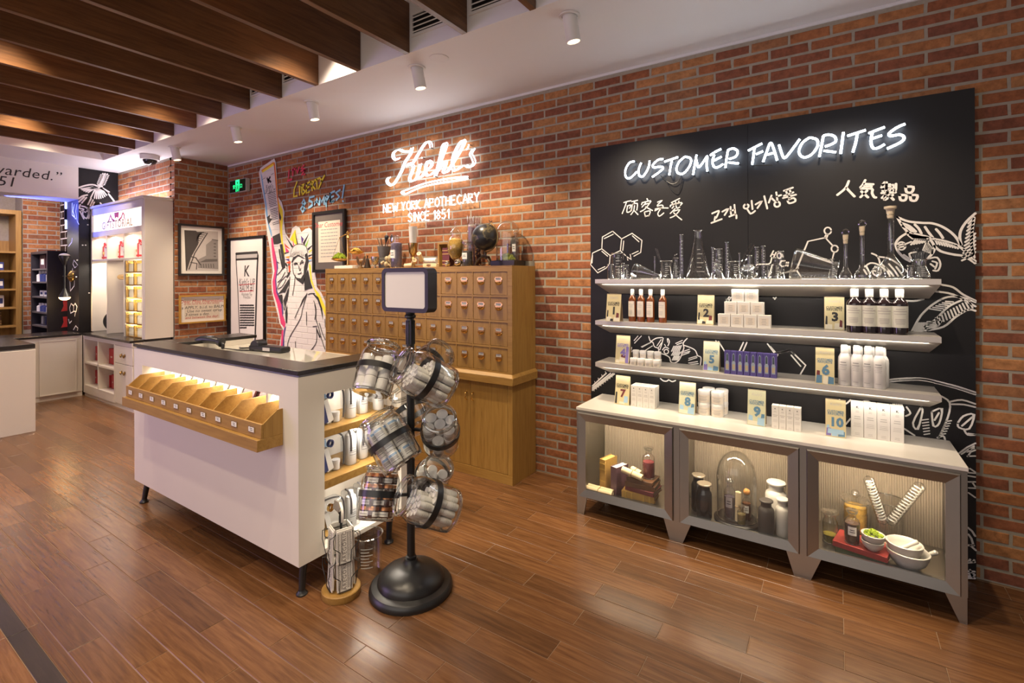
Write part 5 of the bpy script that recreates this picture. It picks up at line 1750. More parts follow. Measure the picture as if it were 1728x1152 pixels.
fc = crop(290, 370, 5.236)
XFW = XL + 0.012
EP = lambda a, b: (lambda p: (p.y, p.z))(atX(*fc(a, b), XFW))
q0, q1, q2, q3 = EP(45, 40), EP(458, 62), EP(458, 495), EP(65, 500)
za1 = (q0[1] + q1[1]) / 2
za0 = (q2[1] + q3[1]) / 2
BLK = mat('black_frame', (0.015, 0.014, 0.014), 0.35)
pt, pfr, pof = frame_on('framed_photograph', 'black framed street photograph of iron stairs and a building above the framed note', x=XFW - .008, corners=((q0[0] + q3[0]) / 2, (q1[0] + q2[0]) / 2, za0, za1), bar=0.028, barmat=BLK)
E2 = lambda pts: [EP(a, b) for a, b in pts]
dph = .0135
m = MB().poly(E2([(108, 95), (406, 108), (410, 455), (122, 455)]), pfr, dph)
ph = mk('print', m, mat('photo_sky', (0.52, 0.48, 0.46), 0.5), pt, off=pof)
m = MB()
m.poly(E2([(108, 95), (210, 100), (240, 130), (232, 220), (170, 330), (130, 455), (122, 455)]), pfr, dph + .0003)
for k in range(9):
    a_, b_ = 205 - k * 0 + (k % 3) * 2, 115 + k * 17
    m.stroke(E2([(205 - k * 5, b_), (300 - k * 13, b_ + 6)]), .010, pfr, dph + .0004)
    m.stroke(E2([(225 + k * 7, 112 + (k % 2) * 3), (215 + k * 3, 200 - k * 8)]), .007, pfr, dph + .0004)
m.stroke(E2([(312, 122), (262, 200), (200, 300), (150, 440)]), .014, pfr, dph + .0004)
m.stroke(E2([(170, 330), (210, 340), (250, 400)]), .014, pfr, dph + .0004)
m.stroke(E2([(165, 380), (220, 390), (215, 440)]), .012, pfr, dph + .0004)
mk('dark_ironwork', m, mat('photo_dark', (0.06, 0.052, 0.05), 0.5), ph, off=pof)
m = MB()
m.poly(E2([(300, 225), (355, 180), (404, 186), (408, 440), (230, 430), (230, 355), (300, 320)]), pfr, dph + .0002)
mk('grey_building', m, mat('photo_mid', (0.27, 0.245, 0.235), 0.5), ph, off=pof)
m = MB()
for k in range(5):
    m.stroke(E2([(372, 215 + k * 28), (384, 216 + k * 28)]), .016, pfr, dph + .0005)
m.stroke(E2([(355, 178), (404, 186)]), .012, pfr, dph + .0005)
m.poly(E2([(240, 380), (400, 372), (400, 350), (300, 352)]), pfr, dph + .0004)
for k in range(6):
    m.stroke(E2([(255 + k * 22, 395), (258 + k * 22, 425)]), .012, pfr, dph + .0005)
mk('building_windows', m, mat('photo_dark2', (0.12, 0.105, 0.10), 0.5), ph, off=pof)
q0, q1, q2, q3 = EP(58, 675), EP(470, 660), EP(470, 893), EP(66, 930)
GOLDF = mat('gold_frame', (0.55, 0.32, 0.06), 0.35, metal=0.3)
pt, pfr, pof = frame_on('framed_note', 'gold framed handwritten note hanging below the street photograph', x=XFW - .008, corners=((q0[0] + q3[0]) / 2, (q1[0] + q2[0]) / 2, (q2[1] + q3[1]) / 2, (q0[1] + q1[1]) / 2), bar=0.020, barmat=GOLDF)
m = MB().poly(E2([(108, 700), (418, 690), (420, 870), (112, 885)]), pfr, .0125)
ph = mk('note_paper', m, mat('aged_paper', (0.72, 0.64, 0.52), 0.7), pt, off=pof)
m, m2 = MB(), MB()
for s_, a_, b_, sz, k in (('Dear Miss Pharmacist,', 270, 722, .062, 1), ('to the nurse by the skin doctor', 265, 742, .036, 1), ('as APPLY, b.i.d. to BALM', 270, 775, .056, 0), ('Use no sweet syrup', 290, 805, .056, 0), ('3 times a day.', 225, 838, .056, 0), ('and between the day!', 265, 862, .048, 1)):
    p_ = EP(a_, b_)
    (m2 if k else m).text(s_, sz, pfr, p_[0], p_[1], .0130, shear=0.15)
mk('note_lines', m, INK, ph, off=pof)
mk('note_red_lines', m2, REDINK, ph, off=pof)
# framed certificate behind the chest
cq_ = crop(280, 250, 3.2)
CYW = WALL - .012
CPt = lambda a, b: (lambda p: (p.x, p.z))(atY(*cq_(a, b), CYW))
q0, q1, q2, q3 = CPt(800, 345), CPt(975, 330), CPt(975, 660), CPt(808, 662)
pt, pfr, pof = frame_on('framed_certificate', 'black framed printed certificate on the bricks behind the brass scale', y=CYW, corners=(q0[0], q1[0], (q3[1] + q2[1]) / 2 - .02, (q0[1] + q1[1]) / 2), bar=0.035, barmat=BLK, inner=mat('dark_mount', (0.13, 0.11, 0.10), 0.6))
a0, a1 = q0[0] + .10, q1[0] - .10
zt, zb = (q0[1] + q1[1]) / 2 - .12, (q2[1] + q3[1]) / 2 + .10
m = MB().rect(pfr, a0, a1, zb, zt, .0125)
ph = mk('certificate_sheet', m, mat('aged_paper', (0.72, 0.64, 0.52)), pt, off=pof)
m = MB()
rg = random.Random(9)
for k in range(22):
    z_ = zt - .10 - k * .040
    if z_ < zb + .05:
        break
    x0_, x1_ = (a0 + .05, a1 - .05) if k < 12 else (a0 + .18, a1 - .04)
    xx = x0_
    while xx < x1_ - .02:
        x2 = min(xx + rg.uniform(.02, .07), x1_)
        m.stroke([(xx, z_), (x2, z_)], .009 if k < 12 else .014, pfr, .013)
        xx = x2 + .014
mk('certificate_lines', m, GREYINK, ph, off=pof)
m = MB()
m.text('Dear Customers', .085, pfr, (a0 + a1) / 2, zt - .045, .013, shear=.2)
mk('certificate_heading', m, REDINK, ph, off=pof)

# ---- mural on the black wall at the left
lm = crop(0, 220, 7.68)
XMF = XM + 0.0015
mfr = Frame((0, 0, 0), (0, 1, 0))


def wall_strokes(mb, lst, cr, w, smooth=3):
    for pts in lst:
        q = [(lambda p: (p.y, p.z))(atX(*cr(a, b), XMF)) for a, b in pts]
        q = [(v.x, v.y) for v in smooth_path(q, smooth)] if len(q) > 2 else q
        mb.stroke(q, w, mfr, XMF)


t = MB()
wall_strokes(t, [[(1335, 560), (1300, 640), (1268, 716)], [(1392, 565), (1350, 660), (1316, 736)], [(1362, 560), (1325, 650), (1292, 724)], [(1020, 742), (1100, 716), (1200, 702), (1280, 732), (1390, 806), (1480, 918)], [(1020, 884), (1070, 850), (1130, 836)], [(1024, 924), (1090, 864)]], lm, 0.022)
for k in range(7):
    wall_strokes(t, [[(1330 - k * 7, 580 + k * 19), (1304 - k * 7, 572 + k * 19)], [(1384 - k * 9, 590 + k * 20), (1412 - k * 9, 582 + k * 20)]], lm, 0.014)
for k in range(15):
    a_ = R(200 + k * 9.5)
    wall_strokes(t, [[(1262 + 40 * math.cos(a_) * 1.6, 724 - 30 * math.sin(a_)), (1262 + 150 * math.cos(a_) * (1.5 if k < 6 else 1.15), 724 - (95 if k < 5 else 160) * math.sin(a_))]], lm, 0.016)
wall_strokes(t, [[(1180, 880), (1140, 960)], [(1206, 900), (1170, 975)], [(1222, 930), (1196, 980)], [(1120, 870), (1060, 940)], [(1300, 940), (1320, 962)], [(1040, 960), (1030, 1010), (1080, 1020), (1070, 1090), (1120, 1140), (1150, 1070), (1120, 1000), (1060, 980)], [(1130, 1000), (1160, 1060), (1150, 1140)], [(1060, 1040), (1110, 1060)]], lm, 0.018)
lz = crop(0, 330, 4.6)
wall_strokes(t, [[(606, 200), (640, 230), (680, 226)], [(620, 120), (650, 180)], [(605, 320), (602, 360), (640, 384)], circ(650, 384, 13), [(655, 398), (668, 436), (600, 450), (598, 500)], [(600, 520), (630, 560), (634, 610), (590, 630)], [(690, 690), (682, 720), (690, 755)], [(612, 100), (640, 70), (672, 120)]], lz, 0.016, smooth=0)
mk('painted_thistle', t, CHALK, wm)
# lines on the reveal (faces the room)
RY = 2.53 - 0.0015
t = MB()
panel_strokes(t, [[(560, 330), (556, 362), (532, 394)], [(574, 500), (566, 530), (580, 560), (604, 540), (574, 500)], [(560, 600), (566, 560), (540, 650)], [(542, 660), (546, 740), (576, 700), (578, 660)], [(552, 836), (540, 870), (548, 912), (570, 900), (572, 856), (552, 836)], [(574, 850), (584, 836), (598, 862), (590, 900), (572, 896)], [(532, 960), (540, 990), (556, 972)], [(570, 1040), (588, 1010), (606, 1030), (600, 1044)], [(586, 900), (580, 936)], [(576, 70), (566, 120), (584, 180)], [(596, 70), (588, 120), (600, 200), (612, 222)], [(560, 60), (560, 150), (590, 180)]], lz, 0.014, d=-RY, y=RY)
mk('painted_lines', t, CHALK, wm)
# ================================================================== products on the display shelves
YCARD = mat('card_yellow', (0.66, 0.57, 0.32), 0.6, var=0.04)
GCARD = mat('card_green', (0.62, 0.62, 0.42), 0.6, var=0.04)
CARDB = mat('card_back', (0.42, 0.33, 0.22), 0.7)
CBLUE = mat('card_blue', (0.10, 0.22, 0.34), 0.6)
CLBL = mat('card_light_blue', (0.36, 0.55, 0.70), 0.6)
CRED = mat('card_red', (0.16, 0.03, 0.035), 0.6)
CPUR = mat('card_purple', (0.22, 0.17, 0.45), 0.6)
CPAL = mat('card_pale', (0.78, 0.73, 0.58), 0.6)
SHZ = [1.662, 1.358, 1.050, 0.757]


def tent_card(num, u0, u1, vb, vt, z, face, numcol, art, label):
    p0, p1 = atZ(u0, vb, z), atZ(u1, vb, z)
    w = (atY(u1, vb, p0.y) - atY(u0, vb, p0.y)).length
    h = atY(u0, vt, p0.y).z - z
    w = max(w, 0.08)
    t_ = thing('number_card', label, 'card', (p0.x + w / 2, p0.y, z), 0, 'numbered tent cards')
    lean = h * 0.16
    L_ = math.hypot(h, lean)
    ey = Vector((0, lean, h)).normalized()
    fr_ = Frame((0, 0, 0.0015), (1, 0, 0), ey)
    m_ = MB()
    m_.poly([(-w / 2, 0), (w / 2, 0), (w / 2, L_), (-w / 2, L_)], fr_, 0, 0.0015)
    mk('front_leaf', m_, face, t_, smooth=0)
    eb_ = Vector((0, -lean * 1.1, h)).normalized()
    fb = Frame((0, 2.1 * lean, 0.0015), (-1, 0, 0), eb_)
    mk('back_leaf', MB().poly([(-w / 2, 0), (w / 2, 0), (w / 2, L_), (-w / 2, L_)], fb, 0, 0.0015), CARDB, t_, smooth=0)
    m_ = MB()
    m_.text('CUSTOMER', w * .20, fr_, 0, L_ * .665, .0006, bold=.02, sx=.80)
    m_.text('FAVORITE', w * .20, fr_, 0, L_ * .600, .0006, bold=.02, sx=.86)
    m_.text("Kiehl's", w * .22, fr_, 0, L_ * .86, .0006, shear=.25, mi=1)
    m_.text(num, L_ * .36 if len(num) == 1 else L_ * .32, fr_, w * .04, L_ * .38, .0012, bold=.045, mi=2)
    mats_ = [numcol if numcol is not CRED else INK, PALEINK, numcol, CLBL, CPAL, CRED, CPUR, INK]
    rg = random.Random(int(num))
    for k, (a, b, c, d, mi) in enumerate(art):
        q = [(-w / 2 + w * a, L_ * b), (-w / 2 + w * c, L_ * (b + rg.uniform(-.02, .02))), (-w / 2 + w * c, L_ * d), (-w / 2 + w * (a + .03), L_ * (d + rg.uniform(0, .03)))]
        m_.poly(q, fr_, .0003 + .0001 * k, 0, mi)
    mk('card_print', m_, mats_, t_, smooth=0)
    return t_


ART0 = [(.04, .02, .40, .16, 4), (.05, .16, .16, .40, 7), (.55, .02, .95, .14, 4), (.70, .14, .90, .30, 5), (.30, .02, .52, .10, 7)]
ART1 = [(.03, .02, .60, .12, 4), (.05, .14, .30, .26, 3), (.55, .03, .95, .22, 3), (.75, .22, .95, .34, 0)]
ART2 = [(.03, .02, .28, .22, 6), (.30, .02, .60, .12, 3), (.62, .02, .95, .16, 0), (.05, .22, .20, .30, 3)]
tent_card('1', 1022, 1046, 542, 496, SHZ[1], YCARD, INK, ART0, 'yellow tent card with a one beside the amber bottles')
tent_card('2', 1176, 1204, 547, 498, SHZ[1], YCARD, INK, ART0, 'yellow tent card with a two beside the pyramid of white boxes')
tent_card('3', 1391, 1425, 556, 501, SHZ[1], YCARD, INK, ART0[:2] + [(.5, .02, .95, .2, 4), (.75, .1, .9, .28, 5)], 'yellow tent card with a three beside the dark bottles')
tent_card('4', 1038, 1061, 612, 566, SHZ[2], YCARD, CPUR, [(.05, .02, .3, .12, 4), (.72, .02, .95, .6, 6), (.4, .2, .72, .3, 5), (.3, .05, .7, .2, 4)], 'yellow tent card with a four beside the small stacked jars')
tent_card('5', 1186, 1213, 625, 576, SHZ[2], GCARD, CBLUE, ART2, 'greenish tent card with a five beside the purple boxes')
tent_card('6', 1376, 1408, 647, 587, SHZ[2], YCARD, CBLUE, [(.03, .02, .35, .24, 0), (.05, .24, .24, .36, 5), (.4, .02, .65, .22, 4), (.66, .02, .97, .2, 0)], 'yellow tent card with a six beside the white bottles')
tent_card('7', 1037, 1061, 681, 634, SHZ[3], YCARD, CRED, [(.02, .03, .16, .42, 7), (.3, .02, .7, .10, 4), (.62, .08, .9, .3, 3)], 'yellow tent card with a seven on the marble top')
tent_card('8', 1145, 1172, 697, 645, SHZ[3], GCARD, CBLUE, ART1, 'greenish tent card with a eight beside the four stacked jars')
tent_card('9', 1261, 1291, 716, 658, SHZ[3], GCARD, CBLUE, ART1, 'greenish tent card with a nine on the marble top')
tent_card('10', 1393, 1427, 735, 674, SHZ[3], YCARD, CBLUE, ART2 + [(.1, .08, .9, .2, 3)], 'yellow tent card with a ten beside the tall white boxes')

WPLA = mat('white_plastic', (0.80, 0.78, 0.75), 0.35, var=0.01)
AMBER = mat('amber_liquid', (0.20, 0.050, 0.008), 0.12, coat=0.5, var=0.15, scale=20)
DARKL = mat('dark_liquid', (0.018, 0.010, 0.012), 0.10, coat=0.6)
LABW = mat('label_cream', (0.78, 0.70, 0.60), 0.6, var=0.02)
LABG = mat('label_greenwhite', (0.78, 0.78, 0.68), 0.6, var=0.02)
BOXW = mat('carton_white', (0.80, 0.77, 0.72), 0.55, var=0.015)


def text_bars(mb, fr_, x0, x1, ztop, n, step, hgt, d, mi, seed=0, fill=(.4, 1.0)):
    rg = random.Random(seed)
    for k in range(n):
        f = rg.uniform(*fill)
        c_ = (x0 + x1) / 2
        mb.rect(fr_, c_ - (x1 - x0) / 2 * f, c_ + (x1 - x0) / 2 * f, ztop - k * step - hgt, ztop - k * step, d, mi)


def curved_label(r, z0, z1, a0, a1, n=10):
    vs, fs = [], []
    for k in range(n + 1):
        a = a0 + (a1 - a0) * k / n
        vs += [(r * math.sin(a), -r * math.cos(a), z0), (r * math.sin(a), -r * math.cos(a), z1)]
    return vs, [(2 * k, 2 * k + 2, 2 * k + 3, 2 * k + 1) for k in range(n)]


def lotion_bottle(name, label, cat, liquid, lab, r, h, captall=.18):
    t_ = thing(name, label, cat)
    zc = h * (1 - captall)
    zs = zc * .80
    prof = [(.001, 0), (r * .9, 0), (r, r * .12), (r, zs), (r * .92, zs + (zc - zs) * .35), (r * .55, zs + (zc - zs) * .75), (r * .42, zc)]
    mk('body', MB().lathe(prof, 24), liquid, t_)
    mk('cap', MB().lathe([(r * .46, zc - .002), (r * .50, zc), (r * .50, h - .003), (r * .46, h), (.001, h)], 20), WPLA, t_)
    m_ = MB()
    vs, fs = curved_label(r + .0008, zs * .24, zs * .96, -1.15, 1.15)
    m_.add(vs, fs, 0)
    for k, (z_, ww) in enumerate(((.86, .5), (.78, .8), (.70, .7), (.52, .6), (.47, .6), (.42, .6), (.37, .5))):
        vs, fs = curved_label(r + .0012, zs * z_ - .0018, zs * z_ + (.003 if k == 1 else .0012), -ww, ww, 6)
        m_.add(vs, fs, 1)
    mk('paper_label', m_, [lab, PALEINK], t_)
    return Proto(t_)


pp = lotion_bottle('toner_bottle', 'x', 'bottle', AMBER, LABW, .0276, .232)
for k, u in enumerate((1067.3, 1082, 1098, 1118.5)):
    p = atZ(u, 543, SHZ[1])
    p.y = 3.452 + (.004 if k == 3 else 0)
    pp.put((ux(u, p.y, 540), p.y, SHZ[1]), (0, 0, R(-18)), ORD[k] + ' amber bottle from the card showing one', 'amber bottles beside card one')
pp = lotion_bottle('shampoo_bottle', 'x', 'bottle', DARKL, LABG, .0392, .248)
for k, u in enumerate((1442, 1467, 1492, 1518)):
    pp.put((ux(u, 3.430, 555), 3.430, SHZ[1]), (0, 0, R(-10 + 4 * k)), ORD[k] + ' dark bottle from the card showing three', 'dark bottles beside card three')
# white squeeze bottles
t_ = thing('lotion_bottle', 'x', 'bottle')
r, h = .0312, .232
prof = [(.001, 0), (r * .9, 0), (r, .006), (r, h * .62), (r * .94, h * .70), (r * .62, h * .79), (r * .55, h * .80)]
mk('body', MB().lathe(prof, 24), WPLA, t_)
mk('flip_cap', MB().lathe([(r * .56, h * .80), (r * .60, h * .805), (r * .58, h * .95), (r * .50, h), (.001, h)], 18), WPLA, t_)
m_ = MB()
for k, (z_, ww, hh_) in enumerate(((.58, .45, .004), (.52, .55, .003), (.48, .5, .0012), (.44, .55, .0012), (.40, .45, .0012), (.12, .4, .0015))):
    m_.add(*curved_label(r + .0008, h * z_ - hh_ / 2, h * z_ + hh_ / 2, -ww, ww, 6))
mk('print', m_, GREYINK, t_)
pp = Proto(t_)
for k, u in enumerate((1425, 1446, 1465, 1484)):
    pp.put((ux(u, 3.435 + (.0 if k < 3 else -.004), 650), 3.435 + (.0 if k < 3 else -.004), SHZ[2]), (0, 0, R(-12)), ORD[k] + ' white bottle in the front row from the card showing six', 'white bottles beside card six')
for k, u in enumerate((1430, 1450, 1470, 1489)):
    pp.put((ux(u, 3.502, 630), 3.502, SHZ[2]), (0, 0, R(-12)), ORD[k] + ' white bottle in the back row behind card six', 'white bottles behind the front row', (1, 1, .95))


def carton(name, w, d, h, marks=0, seed=0, face=None, icon=False):
    t_ = thing(name, 'x', 'box')
    mk('box_body', MB().box(-w / 2, w / 2, 0, d, 0, h), face or BOXW, t_, bevel=.0012)
    m_ = MB()
    fr_ = Frame((0, 0, 0))
    if icon:
        m_.text('K', w * .30, fr_, 0, h * .86, .0006, 0, bold=.03)
        text_bars(m_, fr_, -w * .3, w * .3, h * .76, 2, h * .035, h * .012, .0006, 1, seed)
        text_bars(m_, fr_, -w * .38, w * .38, h * .60, 2, h * .06, h * .022, .0006, 1, seed + 1, (.6, 1))
        text_bars(m_, fr_, -w * .36, w * .36, h * .40, 3, h * .045, h * .010, .0006, 1, seed + 2, (.5, 1))
        text_bars(m_, fr_, -w * .25, w * .25, h * .12, 2, h * .04, h * .010, .0006, 1, seed + 3)
    else:
        m_.rect(fr_, -w * .34, w * .34, h * .22, h * .78, .0004, 2)
        text_bars(m_, fr_, -w * .28, w * .28, h * .70, 4, h * .13, h * .05, .0007, 1, seed, (.5, 1))
    mk('box_print', m_, [INK, PALEINK, LABW], t_)
    return Proto(t_)


yb_ = 3.405
xa, xb = ux(1211, yb_, 550), ux(1301, yb_, 550)
bw = (xb - xa) / 4
pp = carton('cream_box', bw - .003, .050, .0795, seed=4)
for row, n in ((0, 4), (1, 3), (2, 2)):
    for k in range(n):
        pp.put((xa + bw * (k + .5 + row * .5) + (.004 if row == 2 else 0), yb_ + .004 * row, SHZ[1] + .0798 * row), (0, 0, 0), ('%s white box in the %s row of the pyramid beside card two' % (ORD[k], ('bottom', 'middle', 'top')[row])), 'white boxes stacked beside card two')
# small jars beside card four
t_ = thing('cream_jar', 'x', 'jar')
r, h = .0245, .050
mk('pot', MB().lathe([(.001, 0), (r * .92, 0), (r * .96, .004), (r * .96, h * .58), (.001, h * .58)], 20), WPLA, t_)
mk('screw_lid', MB().lathe([(r, h * .58), (r, h * .96), (r * .95, h), (.001, h)], 20), WPLA, t_)
m_ = MB()
m_.add(*curved_label(r * .96 + .0008, h * .08, h * .5, -1.1, 1.1), 0)
for z_ in (.38, .28, .20):
    m_.add(*curved_label(r * .96 + .0013, h * z_, h * z_ + .0025, -.5, .5, 6), 1)
mk('jar_label', m_, [LABW, PALEINK], t_)
pp = Proto(t_)
for k, u in enumerate((1069, 1081.5, 1094.5, 1108)):
    pp.put((ux(u, 3.415, 615), 3.415, SHZ[2]), (0, 0, 0), ORD[k] + ' small cream jar in the front row beside card four', 'small jars beside card four')
for k, u in enumerate((1074, 1086, 1098.5, 1110.5)):
    pp.put((ux(u, 3.468, 610), 3.468, SHZ[2]), (0, 0, 0), ORD[k] + ' small cream jar in the second row beside card four', 'small jars beside card four')
    pp.put((ux(u - .5, 3.468, 600), 3.468, SHZ[2] + .0502), (0, 0, 0), ORD[k] + ' small cream jar on top of the second row beside card four', 'small jars beside card four')
# purple boxes beside card five
ya = 3.425
xa, xb = ux(1222, ya, 630), ux(1311, ya, 630)
bw = (xb - xa) / 8
PURB = mat('carton_purple', (0.075, 0.055, 0.23), 0.45, var=0.04)
t_ = thing('serum_box', 'x', 'box')
h = .148
mk('box_body', MB().box(-bw / 2 + .001, bw / 2 - .001, 0, .046, 0, h), PURB, t_, bevel=.001)
fr_ = Frame((0, 0, 0))
m_ = MB()
bo = [(-bw * .26, h * .16), (bw * .26, h * .16), (bw * .28, h * .50), (bw * .18, h * .58), (bw * .16, h * .86), (0, h * .93), (-bw * .16, h * .86), (-bw * .18, h * .58), (-bw * .28, h * .50)]
m_.poly(bo, fr_, .0004, 0, 0)
m_.poly([(a * .72, h * .56 + (b - h * .56) * .92) for a, b in bo[3:8]], fr_, .0007, 0, 1)
m_.rect(fr_, -bw * .20, bw * .20, h * .22, h * .44, .0008, 2)
mk('printed_bottle', m_, [mat('print_silver', (0.30, 0.36, 0.42), 0.4), mat('print_dropper', (0.03, 0.05, 0.06), 0.4), mat('print_gold', (0.45, 0.36, 0.22), 0.5)], t_)
pp = Proto(t_)
for k in range(8):
    pp.put((xa + bw * (k + .5), ya + .0006 * (k % 2), SHZ[2]), (0, 0, 0), ORD[k] + ' purple serum box from the card showing five', 'purple boxes beside card five')
# on the marble: cartons and stacked jars
yv = atZ(1066, 685, SHZ[3]).y
xa, xb = ux(1064.5, yv, 685), ux(1105, yv, 687)
bw = (xb - xa) / 4
pp = carton('serum_carton', bw - .0015, .05, .150, seed=11, icon=True)
for k in range(4):
    pp.put((xa + bw * (k + .5), yv, SHZ[3]), (0, 0, 0), ORD[k] + ' white carton from the card showing seven', 'white cartons beside card seven')
    pp.put((xa + bw * (k + .5), yv + .054, SHZ[3]), (0, 0, 0), ORD[k] + ' white carton in the rear row behind the front cartons of card seven', 'white cartons beside card seven')
yv = atZ(1305, 722, SHZ[3]).y - .006
xa, xb = ux(1302, yv, 718), ux(1352, yv, 722)
bw = (xb - xa) / 4
pp = carton('oil_carton', bw - .0015, .05, .140, seed=21, icon=True)
for k in range(4):
    pp.put((xa + bw * (k + .5), yv, SHZ[3]), (0, 0, 0), ORD[k] + ' white carton from the card showing nine', 'white cartons beside card nine')
yv = atZ(1437, 735, SHZ[3]).y - .006
xa, xb = ux(1436, yv, 735), ux(1526, yv, 744)
bw = (xb - xa) / 4
pp = carton('tall_carton', bw - .0015, .055, .198, seed=31, icon=True)
for k in range(4):
    pp.put((xa + bw * (k + .5), yv, SHZ[3]), (0, 0, 0), ORD[k] + ' tall white carton from the card showing ten', 'tall white cartons beside card ten')
t_ = thing('body_butter_jar', 'x', 'jar')
r, h = .040, .082
mk('pot', MB().lathe([(.001, 0), (r * .93, 0), (r * .97, .004), (r * .97, h * .74), (.001, h * .74)], 24), WPLA, t_)
mk('screw_lid', MB().lathe([(r * .99, h * .74), (r, h * .76), (r, h * .96), (r * .96, h), (.001, h)], 24), WPLA, t_)
m_ = MB()
m_.add(*curved_label(r * .97 + .0008, h * .08, h * .66, -1.2, 1.2), 0)
for z_, ww in ((.52, .7), (.44, .5), (.34, .6), (.27, .6), (.20, .5)):
    m_.add(*curved_label(r * .97 + .0013, h * z_, h * z_ + .003, -ww, ww, 6), 1)
mk('jar_label', m_, [LABW, PALEINK], t_)
pp = Proto(t_)
yv = atZ(1190, 701, SHZ[3]).y + .03
for a, dy in enumerate((0, .083)):
    for k, u in enumerate((1188.5, 1211)):
        x_ = ux(u, yv, 695) + (.012 if a else 0)
        for zz in (0, 1):
            pp.put((x_, yv + dy, SHZ[3] + zz * (h + .0003)), (0, 0, 0), '%s white jar, %s row of the %s stack beside card eight' % (('lower', 'upper')[zz], ('front', 'back')[a], ('left', 'right')[k]), 'white jars stacked beside card eight')

# ================================================================== glassware on the top shelf
GZ = SHZ[0]
MARKW = mat('graduation_white', (0.80, 0.80, 0.78), 0.6)


def gw(name, label, u, y, prof, seg=24, rim=True, marks=None, stop=None, group=None, foot=True):
    """one piece of laboratory glass standing at picture column u"""
    x_ = ux(u, y, 460)
    t_ = thing(name, label, 'glassware', (x_, y, GZ), 0, group)
    mk('glass_wall', MB().lathe(prof, seg), GLASS, t_)
    m_ = MB()
    if rim:
        rr, zz = prof[-1]
        m_.torus(rr, .0022, None, (0, 0, zz), 24, 6)
    if foot:
        m_.torus(prof[1][0] * .97, .0025, None, (0, 0, .003), 24, 6)
    mk('rim', m_, RIMG, t_)
    if marks:
        z0_, z1_, n_, rf = marks
        m_ = MB()
        for k in range(n_):
            zz = z0_ + (z1_ - z0_) * k / max(1, n_ - 1)
            m_.add(*curved_label(rf(zz) + .0006, zz, zz + .0022, .1, .55 if k % 2 else .8, 5))
        mk('graduation', m_, MARKW, t_)
    if stop:
        stop(t_, prof[-1])
    return t_


def m_per_px(u, y, v=450):
    return abs(atY(u + 1, v, y).x - atY(u, v, y).x)


def top_z(u, v, y):
    return atY(u, v, y).z - GZ


def beaker(u, w, vt, y, label, marks=True, name='glass_beaker', **k):
    r_ = w / 2 * m_per_px(u, y) * .93
    h_ = top_z(u, vt, y)
    return gw(name, label, u, y, [(.001, .002), (r_ * .94, .001), (r_, .008), (r_, h_ * .93), (r_ * 1.06, h_)], marks=(h_ * .25, h_ * .8, 6, lambda z: r_) if marks else None, **k)


def cylinder(u, w, vt, y, label, **k):
    r_ = w / 2 * m_per_px(u, y) * .93
    h_ = top_z(u, vt, y)
    return gw('measuring_cylinder', label, u, y, [(.001, .003), (r_ * 1.5, .001), (r_ * 1.5, .008), (r_, .014), (r_, h_ * .97), (r_ * 1.08, h_)], marks=(h_ * .2, h_ * .85, 9, lambda z: r_), **k)


def conical(u, w, vt, y, label, nw=.36, neck=.20, **k):
    r_ = w / 2 * m_per_px(u, y) * .95
    h_ = top_z(u, vt, y)
    rn = r_ * nw
    zn = h_ * (1 - neck)
    return gw('conical_flask', label, u, y, [(.001, .002), (r_ * .92, .001), (r_, .010), (r_ * .98, .02), (rn * 1.05, zn), (rn, zn + .01), (rn, h_ - .008), (rn * 1.22, h_)], marks=(h_ * .15, h_ * .6, 6, lambda z: r_ + (rn - r_) * (z - .02) / (zn - .02)), **k)


CORK = mat('pale_cork', (0.62, 0.52, 0.38), 0.7, var=0.1)


def volumetric(u, w, uneck, vt, y, label, wn, stop):
    r_ = w / 2 * m_per_px(u, y) * .95
    h_ = top_z(u, vt, y)
    rn = wn / 2 * m_per_px(u, y)
    hb = r_ * 2.0
    prof = [(.001, .002), (r_ * .75, .001), (r_ * .95, r_ * .22), (r_, r_ * .55), (r_ * .86, r_ * 1.05), (r_ * .5, r_ * 1.6), (rn * 1.2, hb), (rn, hb + rn), (rn, h_ - .004), (rn * 1.1, h_)]
    return gw('volumetric_flask', label, u, y, prof, seg=28, stop=stop, marks=(hb + .06, hb + .061, 1, lambda z: rn))


def cork_stop(t_, e):
    r_, z_ = e
    mk('stopper', MB().lathe([(.001, z_ - .02), (r_ * .9, z_ - .02), (r_ * 1.15, z_ + .018), (r_ * 1.15, z_ + .030), (.001, z_ + .030)], 18), CORK, t_)
    mk('stopper_ring', MB().torus(.016, .005, axis_matrix((0, 1, 0)), (0, 0, z_ + .046), 18, 8), RIMG, t_)


def wide_cork(t_, e):
    r_, z_ = e
    mk('stopper', MB().lathe([(.001, z_ - .02), (r_ * .9, z_ - .02), (r_ * 1.25, z_ + .03), (r_ * 1.75, z_ + .034), (r_ * 1.80, z_ + .046), (.001, z_ + .050)], 20), CORK, t_)


def rod(label, u0, v0, u1, v1, y, r_=.004, group='glass rods on the top shelf', y2=None):
    a, b = atY(u0, v0, y), atY(u1, v1, y2 or y)
    t_ = tag(mk('glass_rod', MB().tube([a - a, b - a], r_, 8), GLASS, None, a), label, 'glassware', group)
    return t_


beaker(1042, 21, 427, 3.565, 'tall graduated beaker behind the small vessels at the shelf left end')
beaker(1030, 10, 446, 3.45, 'small slim beaker at the left end of the top shelf', False)
beaker(1044, 11, 449, 3.44, 'small slim beaker second from the left end of the top shelf', True)
conical(1058, 13, 447, 3.46, 'small conical flask in front of the painted hexagons', .5)
cylinder(1052, 5, 444, 3.52, 'tiny measuring cylinder in front of the painted hexagons')
# conical flask lying on its side
yl = 3.47
xl0 = ux(1067, yl, 460)
xl1 = ux(1112, yl, 460)
Lf = xl1 - xl0
rb = .062


